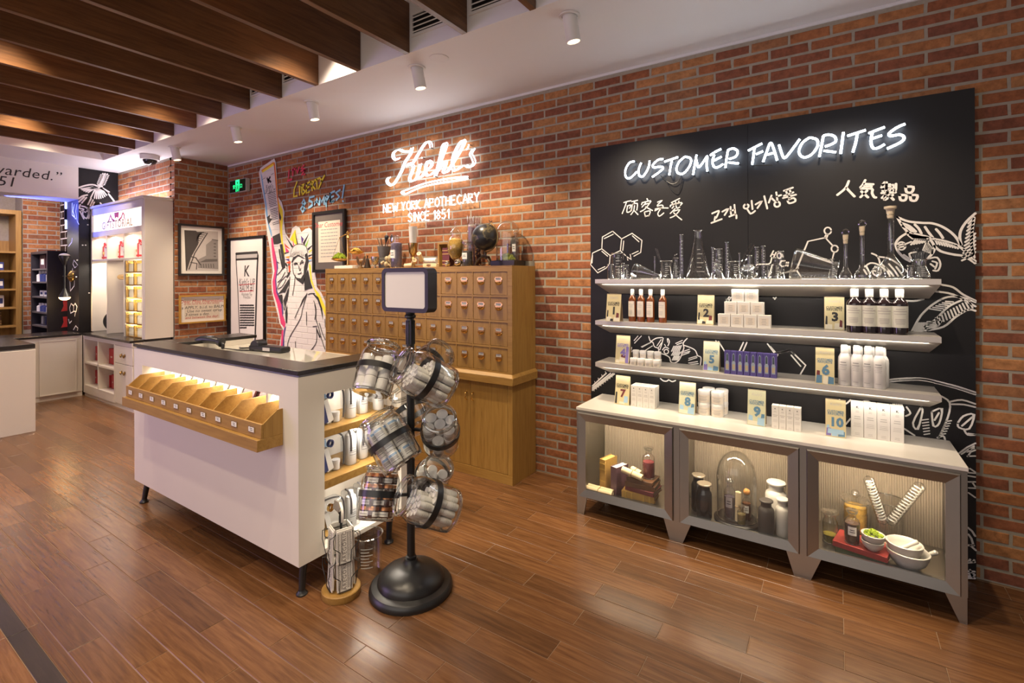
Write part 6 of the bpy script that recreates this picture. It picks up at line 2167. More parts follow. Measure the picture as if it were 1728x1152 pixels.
def lying(name, label, x0_, x1_, y_, rb_, rn_, tilt, n_mark=6):
    """conical flask on its side, base towards x0"""
    L_ = abs(x1_ - x0_)
    sgn = 1 if x1_ > x0_ else -1
    th_ = math.atan2(rb_ - rn_, L_)
    ax = Vector((sgn * math.cos(th_), 0, -math.sin(th_)))
    M_ = axis_matrix(ax)
    t_ = thing(name, label, 'glassware', (x0_ + sgn * rb_ * math.sin(th_), y_, GZ + rb_ * math.cos(th_) + .001), 0)
    prof = [(.001, .002), (rb_ * .92, .001), (rb_, .012), (rb_ * .98, .02), (rn_ * 1.05, L_ * .85), (rn_, L_ * .88), (rn_, L_ * .98), (rn_ * 1.2, L_)]
    mk('glass_wall', MB().lathe(prof, 28, M_), GLASS, t_)
    mk('rim', MB().torus(rn_ * 1.2, .003, M_, M_ @ Vector((0, 0, L_)), 24, 6).torus(rb_ * .96, .003, M_, M_ @ Vector((0, 0, .004)), 28, 6), RIMG, t_)
    m_ = MB()
    for k in range(n_mark):
        zz = L_ * (.2 + .07 * k)
        rr = rb_ + (rn_ - rb_) * zz / (L_ * .85)
        vs, fs = curved_label(rr + .0006, zz, zz + .003, -.15, .35, 5)
        m_.add([M_ @ Matrix.Rotation(R(60), 3, 'Z') @ Vector(v) for v in vs], fs)
    mk('graduation', m_, MARKW, t_)
    return t_


lying('conical_flask', 'conical flask lying on its side near the shelf left end', xl0, xl1, yl, .060, .018, 0)
volumetric(1105, 10, 1105, 433, 3.44, 'tiny flask with a thin upright neck near the lying flask', 2.6, None)
beaker(1124, 20, 440, 3.45, 'beaker holding two crossed glass rods left of the tall cylinder', True)
rod('glass rod leaning left out of the first rod beaker', 1106, 419, 1122, 466, 3.455)
rod('second glass rod leaning left out of the first rod beaker', 1108.5, 419, 1124, 466, 3.448)
rod('glass rod leaning right out of the first rod beaker', 1141, 427, 1121, 466, 3.46)
conical(1141, 15, 435, 3.43, 'small graduated conical flask in front of the tall cylinder', .45)
cylinder(1150, 8, 396, 3.53, 'tall measuring cylinder beside the large conical flask')
conical(1178, 43, 389, 3.49, 'large conical flask standing left of centre on the top shelf', .33, .17)
cylinder(1203, 6, 418, 3.55, 'measuring cylinder just right of the large conical flask')
beaker(1213, 17, 420, 3.57, 'tall narrow beaker behind the stoppered jar')
cylinder(1227, 8, 409, 3.54, 'measuring cylinder behind the second rod beaker')


def ball_stop(t_, e):
    r_, z_ = e
    mk('stopper', MB().lathe([(r_ * .8, z_ - .01), (r_ * .9, z_), (r_ * 1.25, z_ + .004), (r_ * 1.25, z_ + .012), (r_ * .4, z_ + .02)], 18).ball((0, 0, z_ + .035), .018, 16, 10), GLASS, t_)


gw('stoppered_jar', 'stoppered glass jar in front of the tall narrow beaker', 1210, 3.44, [(.001, .002), (.032, .001), (.035, .006), (.035, .055), (.022, .066), (.020, .078)], stop=ball_stop)
beaker(1239, 22, 441, 3.46, 'beaker holding long glass rods right of the stoppered jar', True)
rod('long glass rod leaning left out of the second rod beaker', 1225, 406, 1242, 466, 3.47)
rod('long glass rod leaning right out of the second rod beaker', 1267, 410, 1238, 466, 3.465)
rod('second long glass rod leaning right out of the second rod beaker', 1272, 413, 1243, 466, 3.455)
volumetric(1248, 11, 1248, 427, 3.42, 'tiny flask with a thin neck in front of the rod beaker', 2.6, None)
beaker(1265, 10, 431, 3.56, 'narrow straight glass beside the two tall cylinders', False)
cylinder(1277, 9, 417, 3.565, 'first of two tall cylinders left of the painted letters')
cylinder(1288, 8, 415, 3.54, 'second of two tall cylinders left of the painted letters')
# flask seen end on
yv = 3.45
t_ = thing('round_flask', 'round flask lying with its base to the room below the cylinders', 'glassware', (ux(1265, yv, 458), yv, GZ + .0505))
M_ = axis_matrix((.15, 1, .05))
mk('glass_wall', MB().lathe([(.001, -.045), (.035, -.044), (.049, -.03), (.05, 0), (.045, .03), (.02, .065), (.018, .10)], 24, M_), GLASS, t_)
mk('rim', MB().torus(.036, .003, M_, M_ @ Vector((0, 0, -.044)), 24, 6).torus(.018, .003, M_, M_ @ Vector((0, 0, .10)), 18, 6), RIMG, t_)
conical(1309, 22, 435, 3.45, 'conical flask in front of the painted letters', .34, .22)
beaker(1318, 13, 424, 3.57, 'beaker behind the conical flask at the painted letters', False)
conical(1296, 11, 447, 3.42, 'little conical flask left of the painted letters', .45)
lying('conical_flask', 'largest conical flask lying on its side right of centre', ux(1331, 3.47, 460), ux(1408, 3.47, 460), 3.47, .098, .05, 0, 6)
conical(1405, 15, 437, 3.42, 'small conical flask at the mouth of the lying flask', .35, .3)
volumetric(1427, 24, 1427, 405, 3.47, 'small stoppered volumetric flask, first of the three in a row', 7.5, cork_stop)
volumetric(1455, 29, 1458, 391, 3.45, 'middle stoppered volumetric flask of the three in a row', 8, cork_stop)
volumetric(1503, 54, 1503, 362, 3.47, 'largest volumetric flask with a white stopper', 11.5, wide_cork)
gw('round_bottle', 'little round bottle between the two larger volumetric flasks', 1481, 3.415, [(.001, .002), (.022, .001), (.034, .014), (.036, .032), (.030, .05), (.014, .06), (.013, .072)])
conical(1551, 42, 438, 3.47, 'wide flask crowded with glass tubes at the shelf right end', .62, .35)
for k, (a, b, v) in enumerate(((1541, 1548, 421), (1547, 1550, 418), (1553, 1551, 424), (1558, 1553, 419), (1565, 1556, 423))):
    rod(ORD[k] + ' glass tube standing in the wide flask at the shelf right end', a, v, b, 466, 3.47 + .006 * (k - 2), .006, 'glass tubes in the wide flask')
beaker(1536, 11, 448, 3.415, 'small beaker before the wide flask at the shelf right end', True)
# ================================================================== inside the steel cabinet
CB = CZ0 + 0.0205
PARCH = mat('parchment', (0.66, 0.53, 0.33), 0.7, var=0.08)
LEATH = {k: mat('leather_' + k, c, 0.5, var=0.18, scale=40, bump=.2) for k, c in dict(maroon=(0.12, 0.025, 0.03), brown=(0.10, 0.045, 0.02), tan=(0.42, 0.25, 0.07), purple=(0.10, 0.05, 0.07), red=(0.32, 0.035, 0.03), green=(0.06, 0.08, 0.03), black=(0.02, 0.018, 0.02)).items()}
GILT = mat('gilt', (0.55, 0.36, 0.10), 0.4, metal=0.6)


def book(name, label, loc, L_, W_, T_, cover, rotz=0, upright=False, pages=PARCH, bands=True, group=None):
    """lying: L_ along x (spine on -y), W_ deep, T_ high; upright: T_ along x, W_ deep, L_ high, spine on -y"""
    t_ = thing(name, label, 'book', loc, rotz, group)
    c_ = .003
    M_ = Matrix.Identity(3)
    def bx(mb, x0, x1, y0, y1, z0, z1, mi=0):
        if upright:
            return mb.box(z0, z1, y0, y1, x0, x1, mi)
        return mb.box(x0, x1, y0, y1, z0, z1, mi)
    o0 = 0 if upright else -L_ / 2
    z0 = -T_ / 2 if upright else 0
    m_ = MB()
    bx(m_, o0, o0 + L_, 0, W_, z0, z0 + c_)
    bx(m_, o0, o0 + L_, 0, W_, z0 + T_ - c_, z0 + T_)
    bx(m_, o0, o0 + L_, -.003, c_ * .8, z0 + .0005, z0 + T_ - .0005)
    mk('cover', m_, cover, t_, bevel=.001)
    mk('page_block', bx(MB(), o0 + .005, o0 + L_ - .005, c_, W_ - .005, z0 + c_ + .0002, z0 + T_ - c_ - .0002), pages, t_)
    if bands:
        m_ = MB()
        for f in (.14, .32, .68, .86):
            bx(m_, o0 + L_ * f - .004, o0 + L_ * f + .004, -.0055, -.0028, z0, z0 + T_)
        mk('spine_bands', m_, GILT, t_)
    return t_


def apothecary_jar(name, label, loc, r, h, content, level, glassm=GLASS, lid='disc', contmat=None, neck=.5, cat='jar', tagm=None):
    t_ = thing(name, label, cat, loc)
    zs = h * .70
    rn = r * neck
    prof = [(.001, .003), (r * .92, .001), (r, .010), (r, zs * .92), (r * .9, zs), (rn, zs + (h - zs) * .25), (rn, h * .88), (rn * 1.3, h * .9), (rn * 1.3, h * .925)]
    mk('glass_wall', MB().lathe(prof, 24), glassm, t_)
    mk('rim', MB().torus(rn * 1.25, .003, None, (0, 0, h * .92), 22, 6).torus(r * .95, .003, None, (0, 0, .004), 24, 6), RIMG, t_)
    if lid == 'disc':
        mk('stopper', MB().lathe([(rn * .8, h * .90), (rn * .9, h * .93), (rn * 1.55, h * .945), (rn * 1.55, h * .985), (rn * 1.3, h), (.001, h)], 20), GLASS, t_)
    elif lid == 'cork':
        mk('cork_ball', MB().ball((0, 0, h * .99), rn * 1.5, 16, 10), mat('cork_orange', (0.45, 0.20, 0.05), 0.7, var=.15), t_)
    elif lid == 'knob':
        mk('stopper', MB().lathe([(rn * 1.5, h * .93), (rn * 1.4, h * .95), (rn * .5, h * .97), (rn * .25, h), (.001, h)], 20).ball((0, 0, h + rn * .35), rn * .42, 14, 8), GLASS, t_)
    if contmat:
        rr = r * .93
        z1 = zs * level
        rg = random.Random(int(r * 1e4))
        m_ = MB().lathe([(.001, .006), (rr, .006), (rr, z1 * .96), (rr * .6, z1), (.001, z1 * 1.01)], 20)
        c_ = mk('contents', m_, contmat, t_)
    if tagm:
        m_ = MB()
        m_.add(*curved_label(r + .001, zs * .42, zs * .78, -.55, .55), 0)
        m_.add(*curved_label(r + .0016, zs * .63, zs * .66, -.3, .3, 4), 1)
        m_.add(*curved_label(r + .0016, zs * .54, zs * .57, -.35, .35, 4), 1)
        mk('jar_label', m_, [tagm, INK], t_)
    return t_


def scroll(name, label, a, b, r_, band=True, group=None):
    a, b = Vector(a), Vector(b)
    ax = (b - a)
    L_ = ax.length
    M_ = axis_matrix(ax)
    t_ = thing(name, label, 'scroll', a, 0, group)
    mk('rolled_sheet', MB().lathe([(r_ * .45, .001), (r_, 0), (r_, L_), (r_ * .45, L_ - .001), (r_ * .45, .002)], 18, M_).lathe([(r_ * .2, .004), (r_ * .45, .004), (r_ * .45, L_ - .004), (r_ * .2, L_ - .004)], 12, M_), PARCH, t_)
    if band:
        mk('tie_string', MB().torus(r_ + .001, .0022, M_, M_ @ Vector((0, 0, L_ * .5)), 18, 6), mat('string_brown', (0.25, 0.15, 0.06), .8), t_)
    return t_


W3 = lambda p: Vector(p)
b1 = BAY[0][0]
# bay one
book('old_book', 'upright book with yellowed pages and tan spine in the left bay', (ux(1017.5, 3.30, 800), 3.295, CB), .225, .14, .050, LEATH['tan'], R(-14), True, mat('yellow_pages', (0.60, 0.38, 0.12), .7), group='old books in the cabinet')
book('old_book', 'upright marbled purple book with pale pages in the left bay', (ux(1037, 3.30, 800), 3.285, CB), .192, .13, .052, LEATH['purple'], R(-18), True, PAPER, False, group='old books in the cabinet')
xs = (ux(1080, 3.32, 840), 3.285)
st_ = [('tan', .047, .225, 'tan leather book at the bottom of the left bay stack', 4), ('maroon', .030, .205, 'maroon book, second from the bottom of the left bay stack', -6), ('brown', .032, .205, 'brown book, third from the bottom of the left bay stack', 2), ('brown', .027, .185, 'dark brown book on top of the left bay stack', -3)]
z = CB
for k, (c_, T_, L_, lab, a_) in enumerate(st_):
    book('old_book', lab, (xs[0] + (-.004, .004, .010, .004)[k], xs[1] + .003 * k, z), L_, .15, T_, LEATH[c_], R(a_), bands=k == 0, group='old books in the cabinet')
    z += T_ + .0006
ztop = z
apothecary_jar('apothecary_jar', 'stoppered glass jar of dark red petals on the book stack', (xs[0] + .045, xs[1] + .085, ztop), .042, .212, None, .78, contmat=mat('red_petals', (0.16, 0.022, 0.025), .8, var=.6, scale=90, bump=.8, bscale=120))
scroll('paper_scroll', 'rolled parchment lying across the front of the book stack top', (xs[0] - .115, xs[1] + .005, ztop + .050), (xs[0] + .03, xs[1] - .002, ztop + .0225), .022)
scroll('paper_scroll', 'rolled parchment lying behind on the book stack beside the petal jar', (xs[0] - .07, xs[1] + .075, ztop + .040), (xs[0] + .005, xs[1] + .045, ztop + .030), .020)
scroll('paper_scroll', 'tied parchment roll lying nearest the glass of the left bay', (b1 + .02, 3.232, CB + .021), (b1 + .225, 3.226, CB + .021), .0195)
scroll('paper_scroll', 'second tied parchment roll on the floor of the left bay', (b1 + .025, 3.274, CB + .02), (b1 + .215, 3.268, CB + .02), .019)
apothecary_jar('apothecary_jar', 'small corked jar with pale lid half hidden at the left bay edge', (B1 - .062, 3.27, CB), .028, .150, None, .8, contmat=mat('amber_buds', (0.35, 0.18, 0.04), .8, var=.5, scale=90), tagm=PARCH)
# bay two
DKC = mat('black_ceramic', (0.016, 0.014, 0.014), 0.16, coat=.5)
GYC = mat('dark_grey_ceramic', (0.055, 0.048, 0.044), 0.5)
WHC = mat('white_ceramic', (0.60, 0.57, 0.52), 0.3, var=.03)


def jar_solid(label, loc, r, h, m_, lidm=None, neck=.72):
    t_ = thing('ceramic_jar', label, 'jar', loc)
    zs = h * .76
    rn = r * neck
    mk('jar_body', MB().lathe([(.001, 0), (r * .93, 0), (r, .012), (r * 1.01, zs * .6), (r, zs * .92), (r * .9, zs), (rn * .92, zs + (h - zs) * .22), (rn * .90, h * .90), (rn * 1.02, h * .95)], 28), m_, t_)
    mk('lid', MB().lathe([(rn * .8, h * .94), (rn * 1.18, h * .952), (rn * 1.2, h * .985), (rn * 1.1, h), (.001, h * 1.005)], 28), lidm or m_, t_)
    return t_


c2x = lambda u, y, v=860: ux(u, y, v)
LIDG = mat('grey_lid', (0.32, 0.27, 0.21), .35, metal=.4)
jar_solid('black glazed jar standing behind at the left of the middle bay', (c2x(1176.5, 3.36) + .006, 3.37, CB), .044, .232, DKC, LIDG, .8)
jar_solid('black glazed jar standing in front at the left of the middle bay', (c2x(1188.5, 3.275), 3.275, CB), .046, .222, DKC, LIDG, .8)
clx = c2x(1243, 3.335)
t_ = thing('glass_cloche', 'tall glass dome on a black round base in the middle bay', 'dome', (clx, 3.335, CB))
mk('base', MB().lathe([(.001, 0), (.128, 0), (.132, .006), (.132, .020), (.122, .028), (.001, .028)], 40), mat('black_wood', (0.018, .014, .012), .4), t_)
r_, h_ = .115, .440
mk('dome', MB().lathe([(r_, .0285), (r_, h_ * .62)] + [(r_ * math.cos(a), h_ * .62 + (h_ * .38) * math.sin(a)) for a in [PI / 2 * k / 10 for k in range(1, 11)]][:-1] + [(.001, h_)], 40), GLASS, t_)
mk('rim', MB().torus(r_ - .002, .003, None, (0, 0, .0315), 40, 6), RIMG, t_)
zb = CB + .0285
BOT = mat('blue_brown_liquid', (0.06, 0.05, 0.07), .2)
apothecary_jar('apothecary_bottle', 'tall stoppered bottle with label under the glass dome', (clx - .035, 3.31, zb), .034, .245, None, .8, contmat=BOT, tagm=mat('label_grey', (.35, .32, .35), .6))
scroll('paper_scroll', 'upright tied parchment roll under the glass dome', (clx + .014, 3.285, zb + .001), (clx + .016, 3.293, zb + .175), .016)
apothecary_jar('apothecary_bottle', 'brown bottle with round cork stopper under the glass dome', (clx + .058, 3.335, zb), .027, .172, None, .9, contmat=mat('brown_liquid', (.13, .045, .012), .25), lid='cork', tagm=PAPER)
apothecary_jar('apothecary_bottle', 'short clear jar of green herbs under the glass dome', (clx + .040, 3.255, zb), .024, .115, None, .8, contmat=mat('dry_herbs', (.28, .22, .08), .8, var=.5, scale=120))
jar_solid('matt dark grey jar standing in front of the white jars', (c2x(1293, 3.265, 880), 3.265, CB), .044, .205, GYC)
jar_solid('large white lidded jar behind the dark grey jar', (c2x(1310, 3.40, 850), 3.40, CB), .062, .275, WHC)
jar_solid('white lidded jar nearest the right post of the middle bay', (c2x(1321, 3.31, 870), 3.31, CB), .040, .215, WHC)
# bay three
x3 = BAY[2][0]
yb3 = 3.30
p0 = atZ(1405, 930, CB + .03)
gb = book('old_book', 'green cloth book lying under the red book', (ux(1450, 3.31, 930), 3.245, CB), .225, .16, .034, LEATH['green'], R(-9), bands=False, group='old books in the cabinet')
rb_ = book('old_book', 'red cloth book lying on the green book', (ux(1449, 3.30, 915), 3.235, CB + .0346), .245, .17, .030, LEATH['red'], R(-12), bands=False, group='old books in the cabinet')
zt3 = CB + .0652
xb3 = ux(1449, 3.30, 915)
apothecary_jar('apothecary_jar', 'stoppered jar of brown powder with white label on the red book', (xb3 - .030, 3.285, zt3), .036, .182, None, .9, contmat=mat('brown_powder', (.10, .055, .03), .9, var=.3, scale=150), tagm=PAPER)
apothecary_jar('apothecary_jar', 'clear jar with a little yellow moss at the left of the right bay', (x3 + .100, 3.375, CB), .038, .178, None, .38, neck=.75, contmat=mat('yellow_moss', (.32, .26, .04), .9, var=.5, scale=120, bump=.8, bscale=80))
apothecary_jar('candy_jar', 'wide knobbed glass jar of dried yellow flowers behind the books', (xb3 - .010, 3.475, CB), .060, .250, None, 1.18, neck=.92, lid='knob', contmat=mat('yellow_flowers', (.50, .30, .06), .85, var=.5, scale=70, bump=1, bscale=60))


def bowl(name, label, loc, r, h, m_, wall=.006):
    t_ = thing(name, label, 'bowl', loc)
    prof = [(.001, 0), (r * .45, 0), (r * .50, h * .06), (r * .80, h * .35), (r * .95, h * .7), (r, h * .97), (r - wall * .5, h), (r - wall, h * .96), (r * .9 - wall, h * .7), (r * .72 - wall, h * .36), (r * .35, h * .16), (.001, h * .13)]
    mk('bowl_body', MB().lathe(prof, 32), m_, t_)
    return t_


bx_, by_ = xb3 + .062, 3.262
bowl('mixing_bowl', 'lower white ceramic bowl on the red book', (bx_ - .002, by_, zt3), .052, .050, WHC)
bw2 = bowl('mixing_bowl', 'upper white ceramic bowl filled with green moss', (bx_, by_, zt3 + .034), .054, .052, WHC)
MOSS = mat('green_moss', (0.22, 0.30, 0.015), .95, var=.6, scale=120, bump=1.0, bscale=140)


def moss_clump(rx, ry, rz, seed, n=70, r0=.007):
    rg = random.Random(seed)
    m_ = MB()
    for k in range(n):
        a, q = rg.uniform(0, 2 * PI), math.sqrt(rg.random())
        m_.ball((rx * q * math.cos(a), ry * q * math.sin(a), rz * (1 - q * q) * rg.uniform(.6, 1.1)), r0 * rg.uniform(.7, 1.4), 6, 4)
    return m_


t_ = tag(mk('moss_tuft', moss_clump(.040, .040, .022, 3), MOSS, None, (bx_, by_, zt3 + .034 + .044)), 'bright green moss heaped in the upper white bowl', 'moss', kind='stuff')
mx_, my_ = ux(1532, 3.305, 935), 3.305
bowl('mortar', 'large white mortar bowl at the bottom of the right bay stack', (mx_, my_, CB), .094, .090, WHC, .010)
bowl('mortar', 'smaller white mortar standing in the large mortar', (mx_ - .014, my_ - .002, CB + .045), .080, .082, WHC, .009)


def pestle(label, a, b):
    a, b = Vector(a), Vector(b)
    L_ = (b - a).length
    M_ = axis_matrix(b - a)
    t_ = thing('pestle', label, 'pestle', a)
    mk('handle', MB().lathe([(.011, L_ * .3), (.009, L_ * .6), (.012, L_ * .95), (.008, L_), (.001, L_)], 16, M_), WHC, t_)
    mk('grinding_head', MB().lathe([(.001, 0), (.012, .003), (.016, L_ * .14), (.011, L_ * .301)], 16, M_), WHC, t_)


pestle('white pestle resting in the smaller mortar', (mx_ - .045, my_ - .03, CB + .088), (mx_ + .042, my_ + .01, CB + .140))
pestle('white pestle resting in the large mortar at the right', (mx_ + .04, my_ + .055, CB + .030), (mx_ + .118, my_ + .012, CB + .106))
# glass condensers leaning against the back, and the big beaker
for lab, (u0, v0), (u1, v1), yy in (('glass coil condenser leaning to the left in the right bay', (1492, 884), (1464, 803), 3.40), ('glass coil condenser leaning to the right in the right bay', (1500, 884), (1556, 815), 3.40)):
    a, b = atY(u0, v0, 3.42), atY(u1, v1, yy)
    L_ = (b - a).length
    M_ = axis_matrix(b - a)
    t_ = thing('glass_condenser', lab, 'glassware', a, 0)
    mk('outer_tube', MB().lathe([(.008, 0), (.027, .015), (.027, L_ - .015), (.008, L_)], 18, M_), GLASS, t_)
    pts = [M_ @ Vector((.019 * math.cos(k * .47), .019 * math.sin(k * .47), .02 + (L_ - .04) * k / 190)) for k in range(190)]
    mk('glass_coil', MB().tube(pts, .0032, 6), mat('coil_glass', (.66, .64, .60), .12, coat=.6), t_)
bkx = ux(1497, 3.53, 870)
t_ = thing('glass_beaker', 'large glass beaker behind the condensers in the right bay', 'glassware', (bkx, 3.535, CB))
mk('glass_wall', MB().lathe([(.001, .003), (.078, .001), (.084, .008), (.084, .235), (.089, .250)], 32), GLASS, t_)
mk('rim', MB().torus(.089, .003, None, (0, 0, .250), 32, 6), RIMG, t_)
mk('card_box', MB().box(ux(1486, 3.42, 895), ux(1497, 3.42, 895), 3.38, 3.40, CB, CB + .06), PARCH, None)
bpy.data.objects['card_box'].name = 'paper_card'
tag(bpy.data.objects['paper_card'], 'small cream paper card standing behind the moss bowl', 'card')

# ================================================================== curios on top of the oak chest
CT = CHZ + .0005
cux = lambda u, y: ux(u, y, 430)
czt = lambda u, v, y: atY(u, v, y).z
BRZ = mat('old_bronze', (0.30, 0.19, 0.08), .35, metal=.9, var=.2)
SILV = mat('old_silver', (0.55, 0.50, 0.42), .25, metal=.95, var=.15)
# balance scale
y_ = 3.44
sx_ = cux(587, y_)
t_ = thing('balance_scale', 'brass balance scale with two hanging pans on the chest left end', 'scale', (sx_, y_, CT))
hb = czt(587, 392, y_) - CT
m_ = MB().lathe([(.001, .034), (.03, .034), (.012, .045), (.009, .10), (.013, .12), (.010, .14), (.012, hb * .8), (.02, hb * .86), (.010, hb * .93), (.018, hb), (.001, hb + .02)], 18)
mk('pillar', m_, BRASS, t_)
mk('marble_foot', MB().box(-.15, .15, -.06, .06, 0, .033), mat('marble', (.8, .76, .7)), t_, bevel=.003)
pL = (cux(573, y_) - sx_, 0, czt(573, 401, y_) - CT)
pR = (cux(600, y_) - sx_, 0, czt(600, 386, y_) - CT)
mk('beam', MB().tube(smooth_path([pL, (-.05, 0, hb * .94), (0, 0, hb * .95), (.05, 0, hb * .99), pR], 4), .006, 8), BRASS, t_)
for (px, pz, u0, vz) in ((pL[0], pL[2], 573, 433), (pR[0] + .02, pR[2], 601, 421)):
    cxp = cux(u0, y_) - sx_
    zc = czt(u0, vz + 4, y_) - CT
    m_ = MB()
    r_ = .088
    m_.lathe([(.001, -.028), (r_ * .6, -.020), (r_ * .92, -.006), (r_, .004), (r_ * .96, .004), (r_ * .6, -.016), (.001, -.024)], 24, None, 0, o=(cxp, 0, zc))
    for a in (0.3, 2.4, 4.5):
        m_.tube([(px, 0, pz), (cxp + r_ * .95 * math.cos(a), r_ * .95 * math.sin(a), zc + .003)], .0015, 5)
    mk('hanging_pan', m_, BRASS, t_)
tag(mk('moss_tuft', moss_clump(.075, .06, .055, 8, 120, .012), MOSS, None, (cux(573, y_), y_, czt(573, 436, y_))), 'bright green moss heaped in the left scale pan', 'moss', kind='stuff')
rg = random.Random(4)
m_ = moss_clump(.055, .05, .03, 9, 60, .009)
tag(mk('dried_petals', m_, mat('petals_gold', (.62, .38, .07), .8, var=.4, scale=80), None, (cux(601, y_), y_, czt(601, 424, y_))), 'golden dried petals heaped in the right scale pan', 'petals', kind='stuff')
# small bronze pieces
y_ = 3.40
t_ = thing('bronze_ornament', 'winged bronze ornament between the scale and the bell', 'ornament', (cux(609, y_), y_, CT))
m_ = MB().lathe([(.001, 0), (.03, 0), (.03, .01), (.012, .02), (.010, .05), (.02, .07), (.001, .085)], 16)
for sg in (-1, 1):
    m_.poly([(sg * .01, .05), (sg * .055, .13), (sg * .07, .12), (sg * .06, .06), (sg * .03, .03)], Frame((0, -.003, 0)), 0, .006)
mk('figure', m_, BRZ, t_)
t_ = thing('hand_bell', 'small dark bronze bell on the chest', 'bell', (cux(620, y_), y_, CT))
mk('bell_body', MB().lathe([(.034, 0), (.036, .004), (.024, .05), (.016, .095), (.006, .10), (.006, .12), (.010, .128), (.001, .135)], 20), mat('dark_bronze', (.10, .075, .055), .35, metal=.8), t_)
t_ = thing('silver_cup', 'small silver cup standing before the bone carvings', 'cup', (cux(633, y_), y_, CT))
mk('cup_body', MB().lathe([(.001, 0), (.026, 0), (.010, .012), (.008, .03), (.03, .05), (.040, .09), (.042, .115), (.038, .113), (.03, .06), (.001, .045)], 22), SILV, t_)
# brush holder with brushes
yb_ = 3.52
bxp = cux(648, yb_)
t_ = thing('brush_pot', 'grey stone pot holding brushes behind the carvings', 'pot', (bxp, yb_, CT))
zb_ = .105
mk('pot_body', MB().lathe([(.001, 0), (.055, 0), (.055, .10), (.045, zb_), (.055, zb_ + .05), (.068, zb_ + .12), (.064, zb_ + .12), (.05, zb_ + .05), (.001, zb_ + .04)], 24), mat('grey_stone', (.14, .13, .125), .6, var=.2), t_)
for k, (dx, dy, L_, m2, wd) in enumerate(((-.09, 0, .16, 'brown', .004), (-.06, .01, .15, 'black', .006), (-.02, -.01, .15, 'brown', .004), (.035, 0, .165, 'black', .022), (.02, .02, .13, 'maroon', .005))):
    a = Vector((bxp + dx * .2, yb_ + dy, CT + zb_ + .05))
    b = a + Vector((dx * .9, dy, L_))
    q = mk('brush', MB().tube([a - a, (b - a) * .6, b - a], [.003, .0045, wd], 8).ball(b - a, wd, 8, 6), LEATH[m2], None, a)
    tag(q, ['leftmost slim brown brush in the grey stone pot', 'black brush second from the left in the stone pot', 'brown brush in the middle of the stone pot', 'broad black feathered brush in the stone pot', 'short maroon brush at the back of the stone pot'][k], 'brush', 'brushes in the stone pot')
# bone carvings
t_ = thing('bone_carving', 'pale carved bone piece leaning on the purple bottle', 'ornament', (cux(652, 3.42), 3.42, CT))
rg = random.Random(2)
m_ = MB()
for k in range(16):
    m_.ball((rg.uniform(-.05, .07), rg.uniform(-.02, .02), .018 + .12 * k / 16 * rg.uniform(.7, 1)), rg.uniform(.012, .026), 8, 6, sc=(1, .8, 1))
mk('carving', m_, mat('bone', (.52, .42, .24), .5, var=.25, scale=60, bump=.4), t_)
# purple bottle
apothecary_jar('lavender_bottle', 'tall corked bottle of lavender with paper tag', (cux(669, 3.41), 3.41, CT), .058, .315, None, 1.12, neck=.35, contmat=mat('lavender', (.17, .14, .21), .8, var=.4, scale=110, bump=.6), tagm=PAPER)
# gilt spoon stand
t_ = thing('gilt_ornament', 'thin gilt ornament with oval mirror behind the lavender bottle', 'ornament', (cux(661, 3.55), 3.55, CT))
hz = czt(661, 402, 3.55) - CT
mk('stem', MB().lathe([(.001, 0), (.04, 0), (.01, .02), (.006, .1), (.010, .15), (.006, hz - .06), (.001, hz - .05)], 14), BRASS, t_)
mk('oval_mirror', MB().ball((0, 0, hz), .035, 16, 10, sc=(.6, .18, 1.2)), CHROME, t_)
# brass goblet with glass
t_ = thing('brass_goblet', 'brass goblet holding a frosted glass on the chest', 'goblet', (cux(697, 3.50), 3.50, CT))
hz = czt(697, 410, 3.50) - CT
mk('goblet', MB().lathe([(.001, 0), (.05, 0), (.052, .008), (.02, .02), (.012, .06), (.024, .085), (.012, .11), (.04, .15), (.048, hz), (.044, hz), (.03, .16), (.001, .13)], 24), mat('bright_bronze', (.50, .32, .12), .22, metal=.95), t_)
mk('frosted_glass', MB().lathe([(.001, hz - .05), (.032, hz - .05), (.034, hz), (.042, hz + .16), (.040, hz + .16), (.001, hz - .03)], 22), mat('frosted', (.70, .68, .62), .35, coat=.3), t_)
# paper rolls
for k, (u, dz, lab, ang) in enumerate(((690, .020, 'cream paper roll lying in front on the chest', 8), (697, .058, 'cream paper roll lying crosswise on the front roll', 35), (706, .10, 'bone coloured paper roll standing highest in the little pile', 70))):
    c_ = Vector((cux(u, 3.40), 3.40 + .012 * k, CT + dz))
    d_ = Vector((math.cos(R(ang)) * .05, -.035 if k else .0, math.sin(R(ang)) * .02 if k < 2 else .03))
    scroll('paper_roll', lab, c_ - d_, c_ + d_, (.020, .021, .022)[k], False, 'paper rolls on the chest')
t_ = thing('wood_block', 'flat carved wood block on the chest beside the paper rolls', 'block', (cux(727, 3.42), 3.42, CT))
mk('block', MB().box(-.085, .085, -.02, .02, 0, .033), PARCH, t_, bevel=.003)
mk('oval_inlay', MB().ball((-.01, -.02, .017), .02, 14, 8, sc=(1.4, .1, .6)), BRZ, t_)
t_ = thing('printed_tube', 'long white printed tube lying on the wood block', 'tube', (cux(727, 3.50), 3.50, CT + .034))
mk('tube', MB().lathe([(.001, -.08), (.028, -.08), (.028, .08), (.001, .08)], 18, axis_matrix((1, 0, 0)), 0, o=(0, 0, .029)), mat('speckled_white', (.62, .60, .55), .5, var=.5, scale=90), t_)
mk('tube_rest', MB().box(-.06, .06, .012, .03, -.0335, .0005), PARCH, t_)
